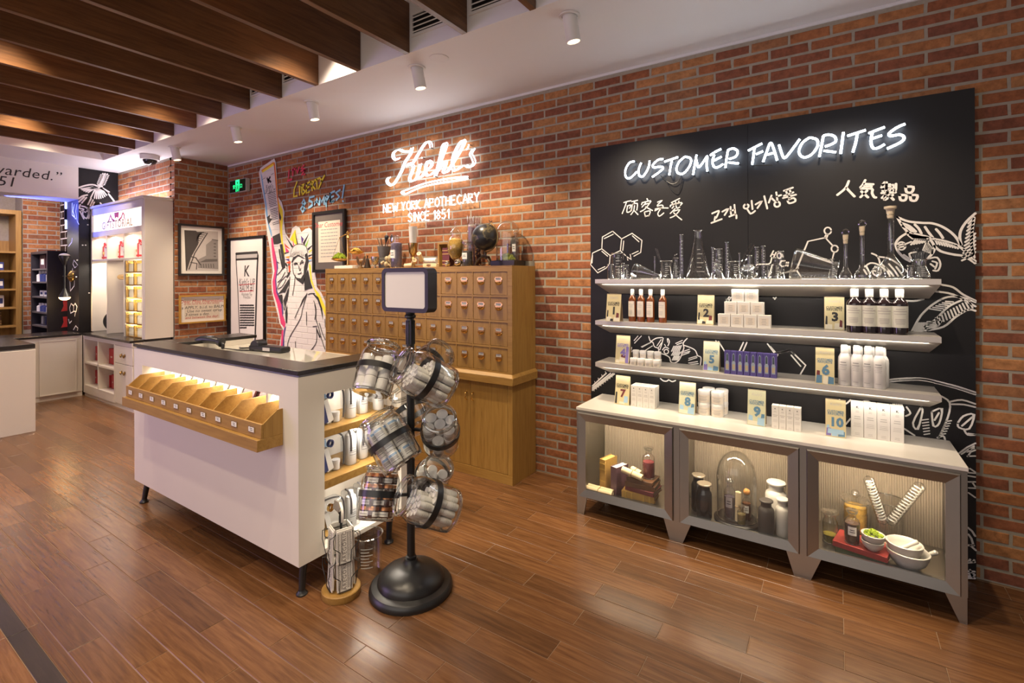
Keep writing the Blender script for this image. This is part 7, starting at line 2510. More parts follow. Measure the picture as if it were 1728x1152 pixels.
# picture frame back and books at right
bfx = cux(745, 3.46)
t_ = thing('wooden_box_frame', 'open wooden box frame leaning behind the flower jar', 'box', (bfx, 3.44, CT))
hz = czt(745, 409, 3.44) - CT
mk('frame_side', MB().box(-.03, -.012, 0, .12, 0, hz), OAK, t_)
mk('frame_top', MB().box(-.012, .20, 0, .12, hz - .016, hz), OAKH, t_)
book('old_book', 'dark red book standing inside the wooden box frame', (bfx + .055, 3.46, CT), hz - .05, .12, .085, LEATH['maroon'], 0, True, group='books on the chest')
# apothecary urn of yellow flowers
ux_ = cux(769, 3.43)
t_ = thing('flower_urn', 'tall stemmed glass urn of yellow dried flowers', 'jar', (ux_, 3.43, CT))
hz = czt(769, 393, 3.43) - CT
k_ = hz / .36
prof = [(.001, .002), (.045 * k_, .001), (.047 * k_, .010 * k_), (.014 * k_, .03 * k_), (.012 * k_, .06 * k_), (.05 * k_, .09 * k_), (.085 * k_, .16 * k_), (.092 * k_, .23 * k_), (.075 * k_, .29 * k_), (.052 * k_, .32 * k_), (.055 * k_, .355 * k_)]
mk('glass_wall', MB().lathe(prof, 28), GLASS, t_)
mk('dried_flowers', MB().lathe([(.001, .085 * k_), (.045 * k_, .092 * k_), (.080 * k_, .16 * k_), (.087 * k_, .23 * k_), (.075 * k_, .285 * k_), (.03, .30 * k_), (.001, .30 * k_)], 26), mat('yellow_flowers', (.5, .3, .06)), t_)
mk('lid', MB().lathe([(.060 * k_, .356 * k_), (.062 * k_, .364 * k_), (.03 * k_, .40 * k_), (.010 * k_, .42 * k_), (.008 * k_, .44 * k_), (.016 * k_, .46 * k_), (.014 * k_, .485 * k_), (.001, .49 * k_)], 24), GLASS, t_)
for u, r_, lab in ((755, .026, 'small mirrored silver ball'), (773, .034, 'larger mirrored silver ball under the flower urn')):
    t_ = tag(mk('silver_ball', MB().ball((0, 0, r_), r_, 24, 14), mat('mirror_silver', (.72, .62, .45), .08, metal=1.0), None, (cux(u, 3.345), 3.345, CT)), lab + ' on the chest front edge', 'ball', 'silver balls')
apothecary_jar('apothecary_jar', 'short stoppered jar of grey tea beside the silver balls', (cux(789, 3.39), 3.39, CT), .050, .215, None, .9, neck=.85, contmat=mat('grey_tea', (.10, .085, .075), .9, var=.5, scale=130), tagm=PAPER)
t_ = thing('glass_cylinder', 'tall glass cylinder of purple dried stems behind the globe', 'vase', (cux(796, 3.53), 3.53, CT))
hz = czt(796, 364, 3.53) - CT
mk('glass_wall', MB().lathe([(.001, .002), (.040, .001), (.042, .006), (.042, hz)], 24), GLASS, t_)
m_ = MB()
rg = random.Random(6)
for k in range(40):
    a, q = rg.uniform(0, 2 * PI), .031 * math.sqrt(rg.random())
    m_.tube([(q * math.cos(a), q * math.sin(a), .01), (q * math.cos(a + .3), q * math.sin(a + .3), hz * rg.uniform(.6, .8))], [.003, .005], 5)
mk('dried_stems', m_, mat('purple_stems', (.20, .11, .15), .8, var=.4, scale=60), t_)['kind'] = 'stuff'
t_ = thing('glass_cylinder', 'tall glass cylinder of dark red pods behind the globe', 'vase', (cux(806, 3.628), 3.628, CT))
hz2 = czt(806, 366, 3.628) - CT
mk('glass_wall', MB().lathe([(.001, .002), (.043, .001), (.045, .006), (.045, hz2)], 24), GLASS, t_)
m_ = MB()
for k in range(90):
    a, q = rg.uniform(0, 2 * PI), .030 * math.sqrt(rg.random())
    m_.ball((q * math.cos(a), q * math.sin(a), rg.uniform(.02, hz2 * .84)), .013, 7, 5)
mk('dark_pods', m_, mat('dark_pods', (.09, .018, .022), .7, var=.4), t_)['kind'] = 'stuff'
# globe
y_ = 3.42
gx_ = cux(819, y_)
gz_ = czt(819, 400, y_)
gr = 20.5 * m_per_px(819, y_, 400) * .90
t_ = thing('desk_globe', 'black desk globe on a curved bronze stand', 'globe', (gx_, y_, CT))
gc = Vector((0, 0, gz_ - CT))


def globe_mat():
    m2, nt, b_, out = _new('globe_black')
    N, L = nt.nodes, nt.links
    b_.inputs['Roughness'].default_value = .35
    tc = N.new('ShaderNodeTexCoord')
    nz = N.new('ShaderNodeTexNoise')
    nz.inputs['Scale'].default_value = 9
    nz.inputs['Detail'].default_value = 8
    L.new(tc.outputs['Object'], nz.inputs['Vector'])
    cr = N.new('ShaderNodeValToRGB')
    e = cr.color_ramp.elements
    e[0].position, e[0].color = .50, (.014, .014, .018, 1)
    e[1].position, e[1].color = .56, (.045, .040, .032, 1)
    e2 = e.new(.53)
    e2.color = (.16, .125, .06, 1)
    L.new(nz.outputs['Fac'], cr.inputs['Fac'])
    L.new(cr.outputs['Color'], b_.inputs['Base Color'])
    return m2


mk('sphere', MB().ball(gc, gr, 36, 22), globe_mat(), t_)
arc = [gc + Vector((math.cos(a) * (gr + .014), 0, math.sin(a) * (gr + .014))) for a in [R(66 - k * 11) for k in range(15)]]
mk('meridian_arc', MB().tube(arc, .006, 8), BRZ, t_)
mk('cross_finial', MB().tube([arc[0] - Vector((.02, 0, .012)), arc[0] + Vector((.02, 0, .016))], .005, 6).tube([arc[0] - Vector((-.014, 0, .014)), arc[0] + Vector((-.012, 0, .022))], .005, 6), mat('dark_bronze', (.1, .075, .055)), t_)
m_ = MB().lathe([(.006, .06), (.018, .075), (.010, .10), (.016, gz_ - CT - gr - .012), (.020, gz_ - CT - gr - .004)], 14)
for a in (R(200), R(320), R(80)):
    m_.tube(smooth_path([(0, 0, .085), (.04 * math.cos(a), .04 * math.sin(a), .075), (.085 * math.cos(a), .06 * math.sin(a), .035), (.10 * math.cos(a), .07 * math.sin(a), .009)], 4), .010, 8)
mk('tripod_foot', m_, mat('dark_bronze', (.1, .075, .055)), t_)
# moss cloche on the right end
y_ = 3.56
kx_ = cux(857, y_)
t_ = thing('glass_cloche', 'glass dome over moss and bottles on a black base at the chest right end', 'dome', (kx_, y_, CT))
mk('base', MB().box(-.125, .125, -.09, .09, 0, .048), mat('black_wood', (.018, .014, .012)), t_, bevel=.003)
r_ = .103
h_ = czt(857, 372, y_) - CT
mk('dome', MB().lathe([(r_, .0485), (r_, h_ * .72)] + [(r_ * math.cos(a), h_ * .72 + (h_ * .28) * math.sin(a)) for a in [PI / 2 * k / 9 for k in range(1, 9)]] + [(.001, h_)], 36), GLASS, t_)
mk('rim', MB().torus(r_ - .002, .003, None, (0, 0, .0515), 36, 6), RIMG, t_)
tag(mk('moss_mound', moss_clump(.075, .06, .05, 21, 130, .012), mat('pale_moss', (.30, .33, .04), .95, var=.5, scale=120, bump=1), None, (kx_ + .002, y_ - .018, CT + .05)), 'pale green moss mound under the dome on the chest', 'moss', kind='stuff')
apothecary_jar('apothecary_bottle', 'dark dried flower bottle under the dome on the chest', (kx_ + .052, y_ + .045, CT + .049), .032, .26, None, 1.05, neck=.4, contmat=mat('grey_tea', (.1, .085, .075)), tagm=PAPER)
t_ = tag(mk('test_tube', MB().lathe([(.001, 0), (.008, .003), (.010, .012), (.010, .19)], 14).lathe([(.001, .004), (.008, .012), (.008, .15), (.001, .15)], 12, None, 1), [GLASS, mat('violet_liquid', (.22, .10, .45), .2)], None, (kx_ - .035, y_ + .05, CT + .049)), 'slim test tube of violet liquid under the dome on the chest', 'test tube')

# ================================================================== packets and things on the counter
rg = random.Random(12)
cols = [PAPER, PAPER, mat('packet_pattern', (.10, .03, .03), .5, var=.9, scale=60), PAPER]
for i in range(NP):
    x0_ = TX0 + i * pw
    if i == NP - 1:
        n_ = 3
    else:
        n_ = 2
    for k in range(n_):
        pm_ = mat('packet_pattern', (.1, .03, .03)) if i in (6, 7) else (PAPER if (i + k) % 3 else mat('packet_grey', (.60, .56, .53), .6))
        w_ = pw - .045
        a = R(-24)
        M_ = Matrix.Rotation(a, 3, 'X')
        c_ = Vector((x0_ + pw / 2 + rg.uniform(-.006, .006), KY0 + .150 + .030 * k, .945 + rg.uniform(-.004, .014)))
        q = mk('sample_packet', MB().rbox((0, 0, 0), w_ / 2, .006, .068, M_), pm_, None, c_)
        tag(q, '%s sample packets in the %s pocket of the tray' % (('front', 'middle', 'rear')[k], ORD[i]), 'packet', 'sample packets in the tray')
DEVB = mat('device_black', (.02, .02, .024), .35)
TS = TZW + .0005
# barcode scanner
p = atZ(352, 588, TS)
t_ = thing('barcode_scanner', 'dark hand scanner lying on the white glass worktop', 'scanner', (p.x, p.y, TS), R(20))
m_ = MB().tube(smooth_path([(-.12, 0, .012), (-.10, 0, .055), (-.04, 0, .072), (.05, 0, .066), (.10, 0, .058)], 4), [.014, .018, .022, .026, .028, .030, .031, .031, .031, .031, .030, .029, .028, .027, .026, .025, .024], 12)
m_.tube([(.09, 0, .058), (.125, 0, .05)], [.028, .036], 12).tube(smooth_path([(.10, 0, .055), (.135, 0, .035), (.13, 0, .004)], 3), .012, 8)
mk('scanner_body', m_, DEVB, t_)
mk('status_window', MB().rbox((.02, 0, .098), .02, .012, .003, Matrix.Identity(3)), mat('screen_grey', (.35, .38, .42), .2), t_)
mk('yellow_trim', MB().torus(.023, .004, axis_matrix((1, 0, .3)), (-.06, 0, .066), 16, 6), mat('trim_yellow', (.7, .45, .02), .4), t_)
w = MB().tube(smooth_path([(.13, 0, .008), (.22, -.02, .006), (.40, -.05, .006), (.52, .02, .006), (.40, .12, .006), (.25, .14, .006)], 5), .004, 6)
mk('cable', w, BLACKM, t_)
p = atZ(448, 593, TS)
t_ = thing('card_terminal', 'black card payment terminal lying on the white glass worktop', 'terminal', (p.x, p.y + .02, TS), R(8))
mk('terminal_body', MB().box(-.16, .19, -.045, .045, .002, .042), DEVB, t_, bevel=.012, seg=3)
mk('paper_cover', MB().lathe([(.001, -.04), (.045, -.04), (.048, -.03), (.048, .03), (.045, .04), (.001, .04)], 20, axis_matrix((0, 1, 0)) , 0, o=(-.10, 0, .035)), DEVB, t_)
mk('name_plate', MB().box(.0, .075, -.0475, -.0455, .010, .034), mat('plate_grey', (.55, .52, .54), .4), t_)
w = MB().tube(smooth_path([(-.16, .02, .012), (-.25, .05, .006), (-.30, .0, .006), (-.36, .03, .006)], 4), .005, 6)
mk('cable', w, BLACKM, t_)

# ---- kits and bottles on the counter side shelves
BAGP = glass('bag_plastic', (.93, .95, .98), .12, 1.1, 1.4)
STRAP = mat('strap_grey', (.06, .055, .06), .6)
NAVY = mat('navy_print', (.03, .045, .16), .5)
SKYB = mat('sky_print', (.30, .46, .68), .5)
sxp = lambda u, v, x=-2.36: atX(u, v, x)


def kit_bag(label, yc, z, blue):
    t_ = thing('travel_kit', label, 'bag', (KX1 - .115, yc, z))
    m_ = MB().box(-.045, .045, -.085, .085, 0, .205)
    mk('clear_pouch', m_, BAGP, t_, bevel=.02, seg=3)
    mk('strap', MB().tube(smooth_path([(.030, .088, .02), (.034, .090, .13), (.03, .075, .195), (.02, .02, .212), (.01, -.05, .210)], 4), .005, 6), STRAP, t_)
    mk('tube_pack', MB().rbox((.015, -.015, .075), .012, .022, .068, Matrix.Rotation(R(18), 3, 'X')), PAPER, t_)
    mk('lid_jar', MB().lathe([(.001, 0), (.022, 0), (.022, .035), (.024, .036), (.024, .055), (.001, .055)], 18, None, 0, o=(.018, .045, .004)), [WPLA], t_)
    m2 = MB().rbox((-.015, -.03, .09), .004, .048, .085, Matrix.Rotation(R(12), 3, 'X'))
    mk('insert_card', m2, SKYB if blue else PAPER, t_)
    m3 = MB().rbox((.030, -.045, .09), .004, .012, .080, Matrix.Rotation(R(14), 3, 'X')).lathe([(.014, -.008), (.022, -.008), (.022, .008), (.014, .008)], 14, axis_matrix((1, .2, 0)), 0, o=(.03, .0, .165))
    mk('printed_ribbon', m3, NAVY if blue else BRASS, t_)
    return t_


for lab, v, z, b_ in (('clear zipped kit bag with blue insert on the top side shelf', 700, .8475, True), ('clear zipped kit bag with blue insert on the middle side shelf', 790, .5715, True), ('clear zipped kit bag with gold ribbon on the bottom side shelf', 870, .2055, False)):
    kit_bag(lab, 1.775, z, b_)
t_ = thing('strap_bottle', 'x', 'bottle')
mk('body', MB().lathe([(.001, 0), (.030, 0), (.034, .006), (.036, .15), (.030, .175), (.016, .185), (.016, .205), (.001, .205)], 20), WPLA, t_)
mk('clear_sleeve', MB().box(-.042, .042, -.042, .042, .001, .21), BAGP, t_, bevel=.012, seg=2)
mk('strap', MB().tube(smooth_path([(.046, -.03, .09), (.046, -.032, .17), (.02, -.03, .215), (-.02, -.02, .214)], 4), .006, 6), STRAP, t_)
m_ = MB()
for z_ in (.10, .085, .075, .06):
    vs, fs = curved_label(.037, z_, z_ + .003, .8, 1.9, 6)
    m_.add(vs, fs)
mk('print', m_, GREYINK, t_)
pp = Proto(t_)
for z, nm in ((.8475, 'top'), (.5715, 'middle'), (.2055, 'bottom')):
    for k, yy in enumerate((1.925, 2.03, 2.14)):
        pp.put((KX1 - .10 - .02 * (k % 2), yy, z), (0, 0, 0), '%s strapped white bottle on the %s side shelf of the counter' % (ORD[k], nm), 'strapped bottles on the counter side shelves')

# ================================================================== glass jar stand
sb = atZ(694, 993, 0)
SBX, SBY = sb.x, sb.y
stand = thing('jar_stand', 'black floor stand with round domed base, blank sign frame and ring arms', 'stand', (SBX, SBY, 0))
mk('base', MB().lathe([(.001, .001), (.218, .001), (.222, .012), (.219, .028), (.208, .040), (.186, .046), (.178, .048), (.177, .060), (.170, .078), (.150, .098), (.118, .114), (.080, .126), (.052, .138), (.038, .152), (.034, .168), (.001, .168)], 56), BLACKM, stand, smooth=32)
dp_ = (Vector((SBX, SBY, EYE)) - CAMP).dot(FWD)
zp = lambda v, u=691: atY(u, v, SBY).z
mk('pole', MB().lathe([(.022, .160), (.027, .168), (.027, .180), (.0215, .184), (.0215, zp(545))], 20), BLACKM, stand)
mk('fluted_neck', MB().lathe([(.024, zp(545)), (.020, zp(543)), (.020, zp(537)), (.030, zp(535)), (.030, zp(532)), (.024, zp(530)), (.026, zp(525))], 20), BLACKM, stand)
m_ = MB()
for k in range(10):
    a = 2 * PI * k / 10
    m_.tube([(.0215 * math.cos(a), .0215 * math.sin(a), zp(580)), (.0215 * math.cos(a), .0215 * math.sin(a), zp(540))], .004, 6)
mk('fluting', m_, BLACKM, stand)
# sign frame
fx0, fx1 = ux(644, SBY - .035, 490) - SBX, ux(722, SBY - .035, 490) - SBX
fz0_, fz1_ = zp(526), zp(452)


def round_rect(x0, x1, z0, z1, r_, n=6):
    out = []
    for cx_, cz_, a0 in ((x1 - r_, z1 - r_, 0), (x0 + r_, z1 - r_, 90), (x0 + r_, z0 + r_, 180), (x1 - r_, z0 + r_, 270)):
        for k in range(n + 1):
            a = R(a0 + 90 * k / n)
            out.append((cx_ + r_ * math.cos(a), cz_ + r_ * math.sin(a)))
    return out


def ring_prism(outer, inner, y0, y1):
    n_ = len(outer)
    vs = [(a, y0, b) for a, b in outer] + [(a, y1, b) for a, b in outer] + [(a, y0, b) for a, b in inner] + [(a, y1, b) for a, b in inner]
    fs = []
    for i in range(n_):
        j = (i + 1) % n_
        fs += [(i, n_ + i, n_ + j, j), (2 * n_ + i, 2 * n_ + j, 3 * n_ + j, 3 * n_ + i), (i, j, 2 * n_ + j, 2 * n_ + i), (n_ + i, 3 * n_ + i, 3 * n_ + j, n_ + j)]
    return vs, fs


o_ = round_rect(fx0, fx1, fz0_, fz1_, .032)
i_ = round_rect(fx0 + .022, fx1 - .022, fz0_ + .022, fz1_ - .022, .016)
sf_ = mk('sign_frame', MB().add(*ring_prism(o_, i_, -.035, .035)), mat('sign_frame_plastic', (.022, .019, .024), .45), stand)
mk('blank_card', MB().poly(i_, Frame((0, -.029, 0)), 0, .05), mat('blank_card', (.80, .76, .70), .5, var=.01), stand)
zc_ = .02


def camdir(r_, u_, t_):
    return (RGT * r_ + Vector((0, 0, 1)) * u_ - FWD * t_).normalized()


JARS = [  # u, v, depth shift, axis (right, up, towards), radius, length, kind, label
    (637, 622, -.02, (.13, .86, -.48), .104, .275, 'white', 'upper left glass jar of white pots tilted away'),
    (716, 636, -.17, (-.74, .50, .40), .112, .285, 'tubes', 'upper front glass jar of white tubes with its mouth to the left'),
    (724, 614, .17, (.60, .58, .50), .100, .26, None, 'uppermost glass jar behind the pole, nearly empty'),
    (658, 742, -.10, (-.52, .74, -.22), .112, .285, 'boxes', 'middle left glass jar of labelled bottles tilted left'),
    (743, 727, -.02, (.06, .74, .62), .100, .25, 'lids', 'middle right glass jar of round white lids facing up'),
    (694, 692, .20, (-.45, .70, -.45), .100, .25, None, 'empty glass jar behind the middle of the pole'),
    (729, 803, .17, (.42, .64, .62), .098, .25, 'few', 'lower glass jar behind the pole with its mouth up'),
    (640, 832, -.02, (.06, .92, -.40), .102, .26, 'brown', 'lower left glass jar of brown pots with copper lids'),
    (722, 848, -.17, (-.78, .46, .40), .112, .285, 'tubes', 'lowest front glass jar of white tubes with its mouth to the left')]
VIAL = {}


def vial_proto(kind):
    if kind == 'white':
        r_, h_ = .031, .060
        t_ = thing('sample_pot', 'x', 'pot')
        mk('pot', MB().lathe([(.001, 0), (r_ * .95, 0), (r_, .003), (r_, h_ * .55), (.001, h_ * .55)], 14), WPLA, t_)
        mk('lid', MB().lathe([(r_ * .97, h_ * .56), (r_ * .97, h_ * .95), (r_ * .9, h_), (.001, h_)], 14), WPLA, t_)
    elif kind == 'tubes':
        r_, h_ = .0185, .066
        t_ = thing('sample_tube', 'x', 'tube')
        mk('tube', MB().lathe([(.001, 0), (r_ * .93, 0), (r_, .003), (r_, h_ * .62), (.001, h_ * .62)], 12), mat('tube_white', (.76, .75, .70), .4), t_)
        mk('ribbed_cap', MB().lathe([(r_ * .98, h_ * .63), (r_ * .90, h_ * .80), (r_ * .90, h_), (r_ * .55, h_), (r_ * .5, h_ * .93), (.001, h_ * .93)], 12), WPLA, t_)
        m_ = MB()
        for z_ in (.15, .25, .33, .45):
            vs, fs = curved_label(r_ + .0006, h_ * z_, h_ * z_ + .0022, -1.2, 1.2, 6)
            m_.add(vs, fs)
        mk('print', m_, PALEINK, t_)
    elif kind == 'boxes':
        r_, h_ = .030, .070
        t_ = thing('labelled_bottle', 'x', 'bottle')
        mk('bottle', MB().lathe([(.001, 0), (r_ * .95, 0), (r_, .003), (r_, h_ * .8), (r_ * .9, h_ * .84), (r_ * .9, h_), (.001, h_)], 14), mat('tube_white', (.76, .75, .70)), t_)
        m_ = MB()
        for a in (0, 2.1, 4.2):
            for z_, hh_, mi in ((.62, .012, 1), (.50, .003, 0), (.42, .003, 0), (.34, .003, 0), (.20, .004, 0)):
                vs, fs = curved_label(r_ + .0007, h_ * z_, h_ * z_ + hh_, a - .8, a + .8, 6)
                m_.add(vs, fs, mi)
        mk('print', m_, [GREYINK, SKYB], t_)
    elif kind == 'lids':
        r_, h_ = .0305, .058
        t_ = thing('lidded_pot', 'x', 'pot')
        mk('pot', MB().lathe([(.001, 0), (r_ * .93, 0), (r_ * .95, h_ * .6), (.001, h_ * .6)], 16), mat('pot_grey', (.42, .39, .36), .3), t_)
        mk('lid', MB().lathe([(r_, h_ * .6), (r_, h_ * .97), (r_ * .95, h_), (.001, h_)], 18), WPLA, t_)
    else:
        r_, h_ = .029, .052
        t_ = thing('copper_lid_pot', 'x', 'pot')
        mk('pot', MB().lathe([(.001, 0), (r_ * .95, 0), (r_, .003), (r_, h_ * .66), (.001, h_ * .66)], 16), mat('brown_pot', (.075, .025, .012), .25, coat=.4), t_)
        mk('copper_lid', MB().lathe([(r_, h_ * .67), (r_, h_ * .96), (r_ * .95, h_), (.001, h_)], 16), mat('copper', (.62, .28, .12), .3, metal=1.0), t_)
        m_ = MB()
        for a in (0, PI):
            m_.add(*curved_label(r_ + .0007, h_ * .12, h_ * .55, a - 1.1, a + 1.1, 8), 0)
            m_.add(*curved_label(r_ + .0013, h_ * .30, h_ * .36, a - .7, a + .7, 5), 1)
        mk('label', m_, [PAPER, GREYINK], t_)
    return Proto(t_), r_, h_


def hexpos(r_, n_rings):
    out = [(0, 0)]
    for k in range(1, n_rings + 1):
        m2 = 6 * k
        for i in range(m2):
            side, f = divmod(i, k)
            a0, a1 = R(60 * side), R(60 * (side + 1))
            f = f / k
            out.append((2.03 * r_ * k * (math.cos(a0) * (1 - f) + math.cos(a1) * f), 2.03 * r_ * k * (math.sin(a0) * (1 - f) + math.sin(a1) * f)))
    return out


for ji, (u, v, dd, ax, r_, L_, kind, lab) in enumerate(JARS):
    c_ = CAMP + ray(u, v) * (dp_ + dd)
    axd = camdir(*ax)
    M_ = axis_matrix(axd)
    t_ = thing('glass_jar', lab, 'jar', c_, 0)
    t_.rotation_euler = M_.to_euler()
    h2 = L_ / 2
    rn = r_ * .80
    prof = [(.001, -h2 + .004), (r_ * .86, -h2), (r_ * .97, -h2 + .012), (r_, -h2 + .03), (r_, h2 * .42), (r_ * .97, h2 * .56), (r_ * .86, h2 * .72), (rn, h2 * .82), (rn, h2 * .97)]
    mk('jar_wall', MB().lathe(prof, 40), GLASS, t_)
    mk('rolled_rim', MB().torus(rn * 1.03, .0085, None, (0, 0, h2 * .97), 40, 10).torus(rn * 1.0, .0035, None, (0, 0, h2 * .82), 36, 6), RIMG, t_)
    mk('thick_bottom', MB().torus(r_ * .90, .008, None, (0, 0, -h2 + .008), 40, 8), RIMG, t_)
    # ring and arm of the stand
    rb0, rb1 = r_ + .0015, r_ + .0055
    zr = -h2 * .02
    rng_ = MB().lathe([(rb0, zr - .016), (rb1, zr - .016), (rb1, zr + .016), (rb0, zr + .016), (rb0, zr - .016)], 40, M_, o=c_ - Vector((SBX, SBY, 0)))
    pz = c_.z + M_.col[2].z * zr
    pole_pt = Vector((SBX, SBY, pz - .01))
    away = (pole_pt - c_)
    away -= axd * away.dot(axd)
    if away.length < .01:
        away = M_ @ Vector((1, 0, 0))
    att = c_ + axd * zr + away.normalized() * (rb1 - .001)
    pp_ = Vector((SBX, SBY, att.z)) 
    dirp = (att - pp_)
    dirp.z = 0
    st0 = pp_ + (dirp.normalized() * .020 if dirp.length > .021 else Vector((0, 0, 0)))
    off_ = Vector((SBX, SBY, 0))
    g_ = mk('holding_ring', rng_, BLACKM, stand)
    mk('arm', MB().tube([st0 - off_, att - off_], .010, 10), BLACKM, g_)
    if not kind:
        continue
    kk = 'white' if kind == 'few' else kind
    pr, vr, vh = vial_proto(kk)
    pos = hexpos(vr, 2 if kk == 'tubes' else 1)
    nl = {'white': 3, 'tubes': 3, 'boxes': 3, 'lids': 3, 'brown': 4}[kk]
    if kind == 'few':
        nl = 2
    rg = random.Random(ji)
    zz = -h2 + .014
    tlt = axd
    for l in range(nl):
        pl = pos
        if l == nl - 1 and kk in ('tubes', 'white', 'lids'):
            # top layer: only those lying on the low side
            pl = [p for p in pos if (M_ @ Vector((p[0], p[1], 0))).z < (.03 if kk != 'lids' else .2)]
        if kk == 'lids' and l == nl - 1:
            pl = pl[:6]
        for (a, b) in pl:
            if math.hypot(a, b) + vr > r_ * .965:
                continue
            jz = rg.uniform(0, .0015)
            w_ = c_ + M_ @ Vector((a, b, zz + jz))
            rr = M_ @ Matrix.Rotation(rg.uniform(0, 6), 3, 'Z')
            nm = {'white': 'white sample pot', 'tubes': 'white sample tube', 'boxes': 'labelled white bottle', 'lids': 'round white lidded pot', 'brown': 'brown pot with copper lid'}[kk]
            pr.put(w_, rr, nm + ' inside the ' + lab.split(' of ')[0].split(',')[0].split(' with ')[0], nm + 's in the ' + lab.split(' glass jar')[0] + ' jar')
        zz += vh + .002

# ---- leaflet rack on the floor
lp = atZ(576, 1001, 0)
LX, LY = lp.x, lp.y
t_ = thing('leaflet_rack', 'round wooden based wire rack of printed leaflets on the floor', 'rack', (LX, LY, 0), R(-20))
zt_ = lambda v: atY(576, v, LY).z
mk('wood_base', MB().lathe([(.001, 0), (.098, 0), (.100, .004), (.100, .034), (.096, .038), (.001, .038)], 40), OAKH, t_)
HT = zt_(872)
mk('centre_post', MB().lathe([(.007, .038), (.007, HT - .03), (.012, HT - .028), (.012, HT + .005), (.006, HT + .03), (.001, HT + .03)], 14), BLACKM, t_)
tiers = [(.045, .19), (.19, .335)]
SIDES = [(0, -1), (1, 0), (0, 1), (-1, 0)]
for si, (dx, dy) in enumerate(SIDES):
    n_ = Vector((dx, dy, 0))
    e_ = Vector((-dy, dx, 0))
    for ti, (z0, z1) in enumerate(tiers):
        m_ = MB()
        for s_ in (-1, 1):
            b0 = n_ * .066 + e_ * (s_ * .030)
            m_.tube([b0 + Vector((0, 0, z0)), b0 + n_ * .012 + Vector((0, 0, z0 + .07)), b0 + n_ * .014 + e_ * (s_ * .032) + Vector((0, 0, z0 + .10)), b0 + n_ * .012 + e_ * (s_ * .034) + Vector((0, 0, z0 + .145))], .0022, 6)
        m_.tube([n_ * .066 + e_ * -.030 + Vector((0, 0, z0)), n_ * .066 + e_ * .030 + Vector((0, 0, z0))], .0022, 6)
        m_.tube([n_ * .078 + e_ * -.062 + Vector((0, 0, z0 + .145)), n_ * .04 + e_ * -.045 + Vector((0, 0, z0 + .15)), n_ * .04 + e_ * .045 + Vector((0, 0, z0 + .15)), n_ * .078 + e_ * .062 + Vector((0, 0, z0 + .145))], .0022, 6)
        mk('wire_pocket', m_, BLACKM, t_)
PRINTD = mat('leaflet_dark', (.22, .20, .19), .6)
for si, (dx, dy) in enumerate(SIDES):
    for ti, (z0, z1) in enumerate(tiers):
        for k in range(2):
            ang = R(-20) + math.atan2(dx, -dy)
            lf = thing('leaflet', '%s printed leaflet in the %s pocket, %s side of the wire rack' % (('front', 'rear')[k], ('lower', 'upper')[ti], ('front', 'right', 'back', 'left')[si]), 'leaflet', (0, 0, 0), ang, 'leaflets in the wire rack')
            rad = .060 - .006 * k
            lf.location = Matrix.Rotation(ang, 3, 'Z') @ Vector((0, -rad, 0)) + Vector((LX, LY, z0 + .002 + .008 * k))
            tl = R(-3)
            M_ = Matrix.Rotation(tl, 3, 'X')
            hh_ = .165
            mk('sheets', MB().rbox(M_ @ Vector((0, 0, hh_ / 2)), .040, .0022, hh_ / 2, M_), PAPER, lf)
            if k == 0:
                ey = M_ @ Vector((0, 0, 1))
                fr_ = Frame(M_ @ Vector((0, -.0026, 0)), (1, 0, 0), ey)
                m_ = MB()
                rg = random.Random(si * 7 + ti)
                for c_ in (-.030, -.014, .018, .031):
                    zz = .012
                    while zz < hh_ - .012:
                        m_.rect(fr_, c_ - .006, c_ + .006 * rg.uniform(.3, 1), zz, zz + .0022, 0, 0)
                        zz += .0045
                fr2 = Frame(M_ @ Vector((0, -.0028, hh_ * .5)), ey, (-1, 0, 0))
                m_.text('PAREGORIC', .027, fr2, -.01, 0, 0, bold=.01, spacing=1.25)
                m_.text('TINCTURE', .013, fr2, .0, .013, 0, mi=0)
                mk('leaflet_print', m_, PRINTD, lf)
p = atZ(560, 905, .36)
t_ = thing('rounded_packet', 'white rounded packet leaning in the top of the wire rack', 'packet', (LX - .03, LY + .02, HT - .035), R(-30))
mk('packet', MB().poly(round_rect(-.06, .06, 0, .085, .035), Frame((0, -.004, 0)), 0, .012), PAPER, t_)
t_ = thing('price_holder', 'small grey peaked sign clipped above the wire rack', 'sign', (LX + .0, LY - .03, HT + .045), R(-15))
mk('plate', MB().poly([(-.045, 0), (.03, 0), (.045, .03), (.03, .055), (-.02, .05)], Frame((0, -.002, 0)), 0, .004), mat('grey_plate', (.30, .27, .23), .5), t_)
mk('stem', MB().tube([(0, 0, .01), (0, .028, -.04)], .004, 6), BLACKM, t_)
# beaker behind the rack, white bin behind the stand
bp = atZ(621, 968, 0)
t_ = thing('floor_beaker', 'big glass beaker with white graduations standing on the floor', 'glassware', (bp.x, bp.y, 0))
h_ = atY(621, 900, bp.y).z
r_ = 18 * m_per_px(621, bp.y, 930) * .86
mk('glass_wall', MB().lathe([(.001, .004), (r_ * .95, .001), (r_, .012), (r_, h_ - .02), (r_ * 1.04, h_ - .005), (r_ * 1.07, h_)], 36), GLASS, t_)
mk('rim', MB().torus(r_ * 1.06, .0032, None, (0, 0, h_), 36, 8), RIMG, t_)
m_ = MB()
for k in range(7):
    m_.add(*curved_label(r_ + .001, h_ * (.32 + .075 * k), h_ * (.32 + .075 * k) + .005, .35, .95 if k % 2 else 1.2, 6))
mk('graduation', m_, MARKW, t_)
bp = atZ(697, 892, 0)
t_ = thing('waste_bin', 'plain pale grey round bin on the floor behind the jar stand', 'bin', (bp.x - .03, bp.y + .09, 0))
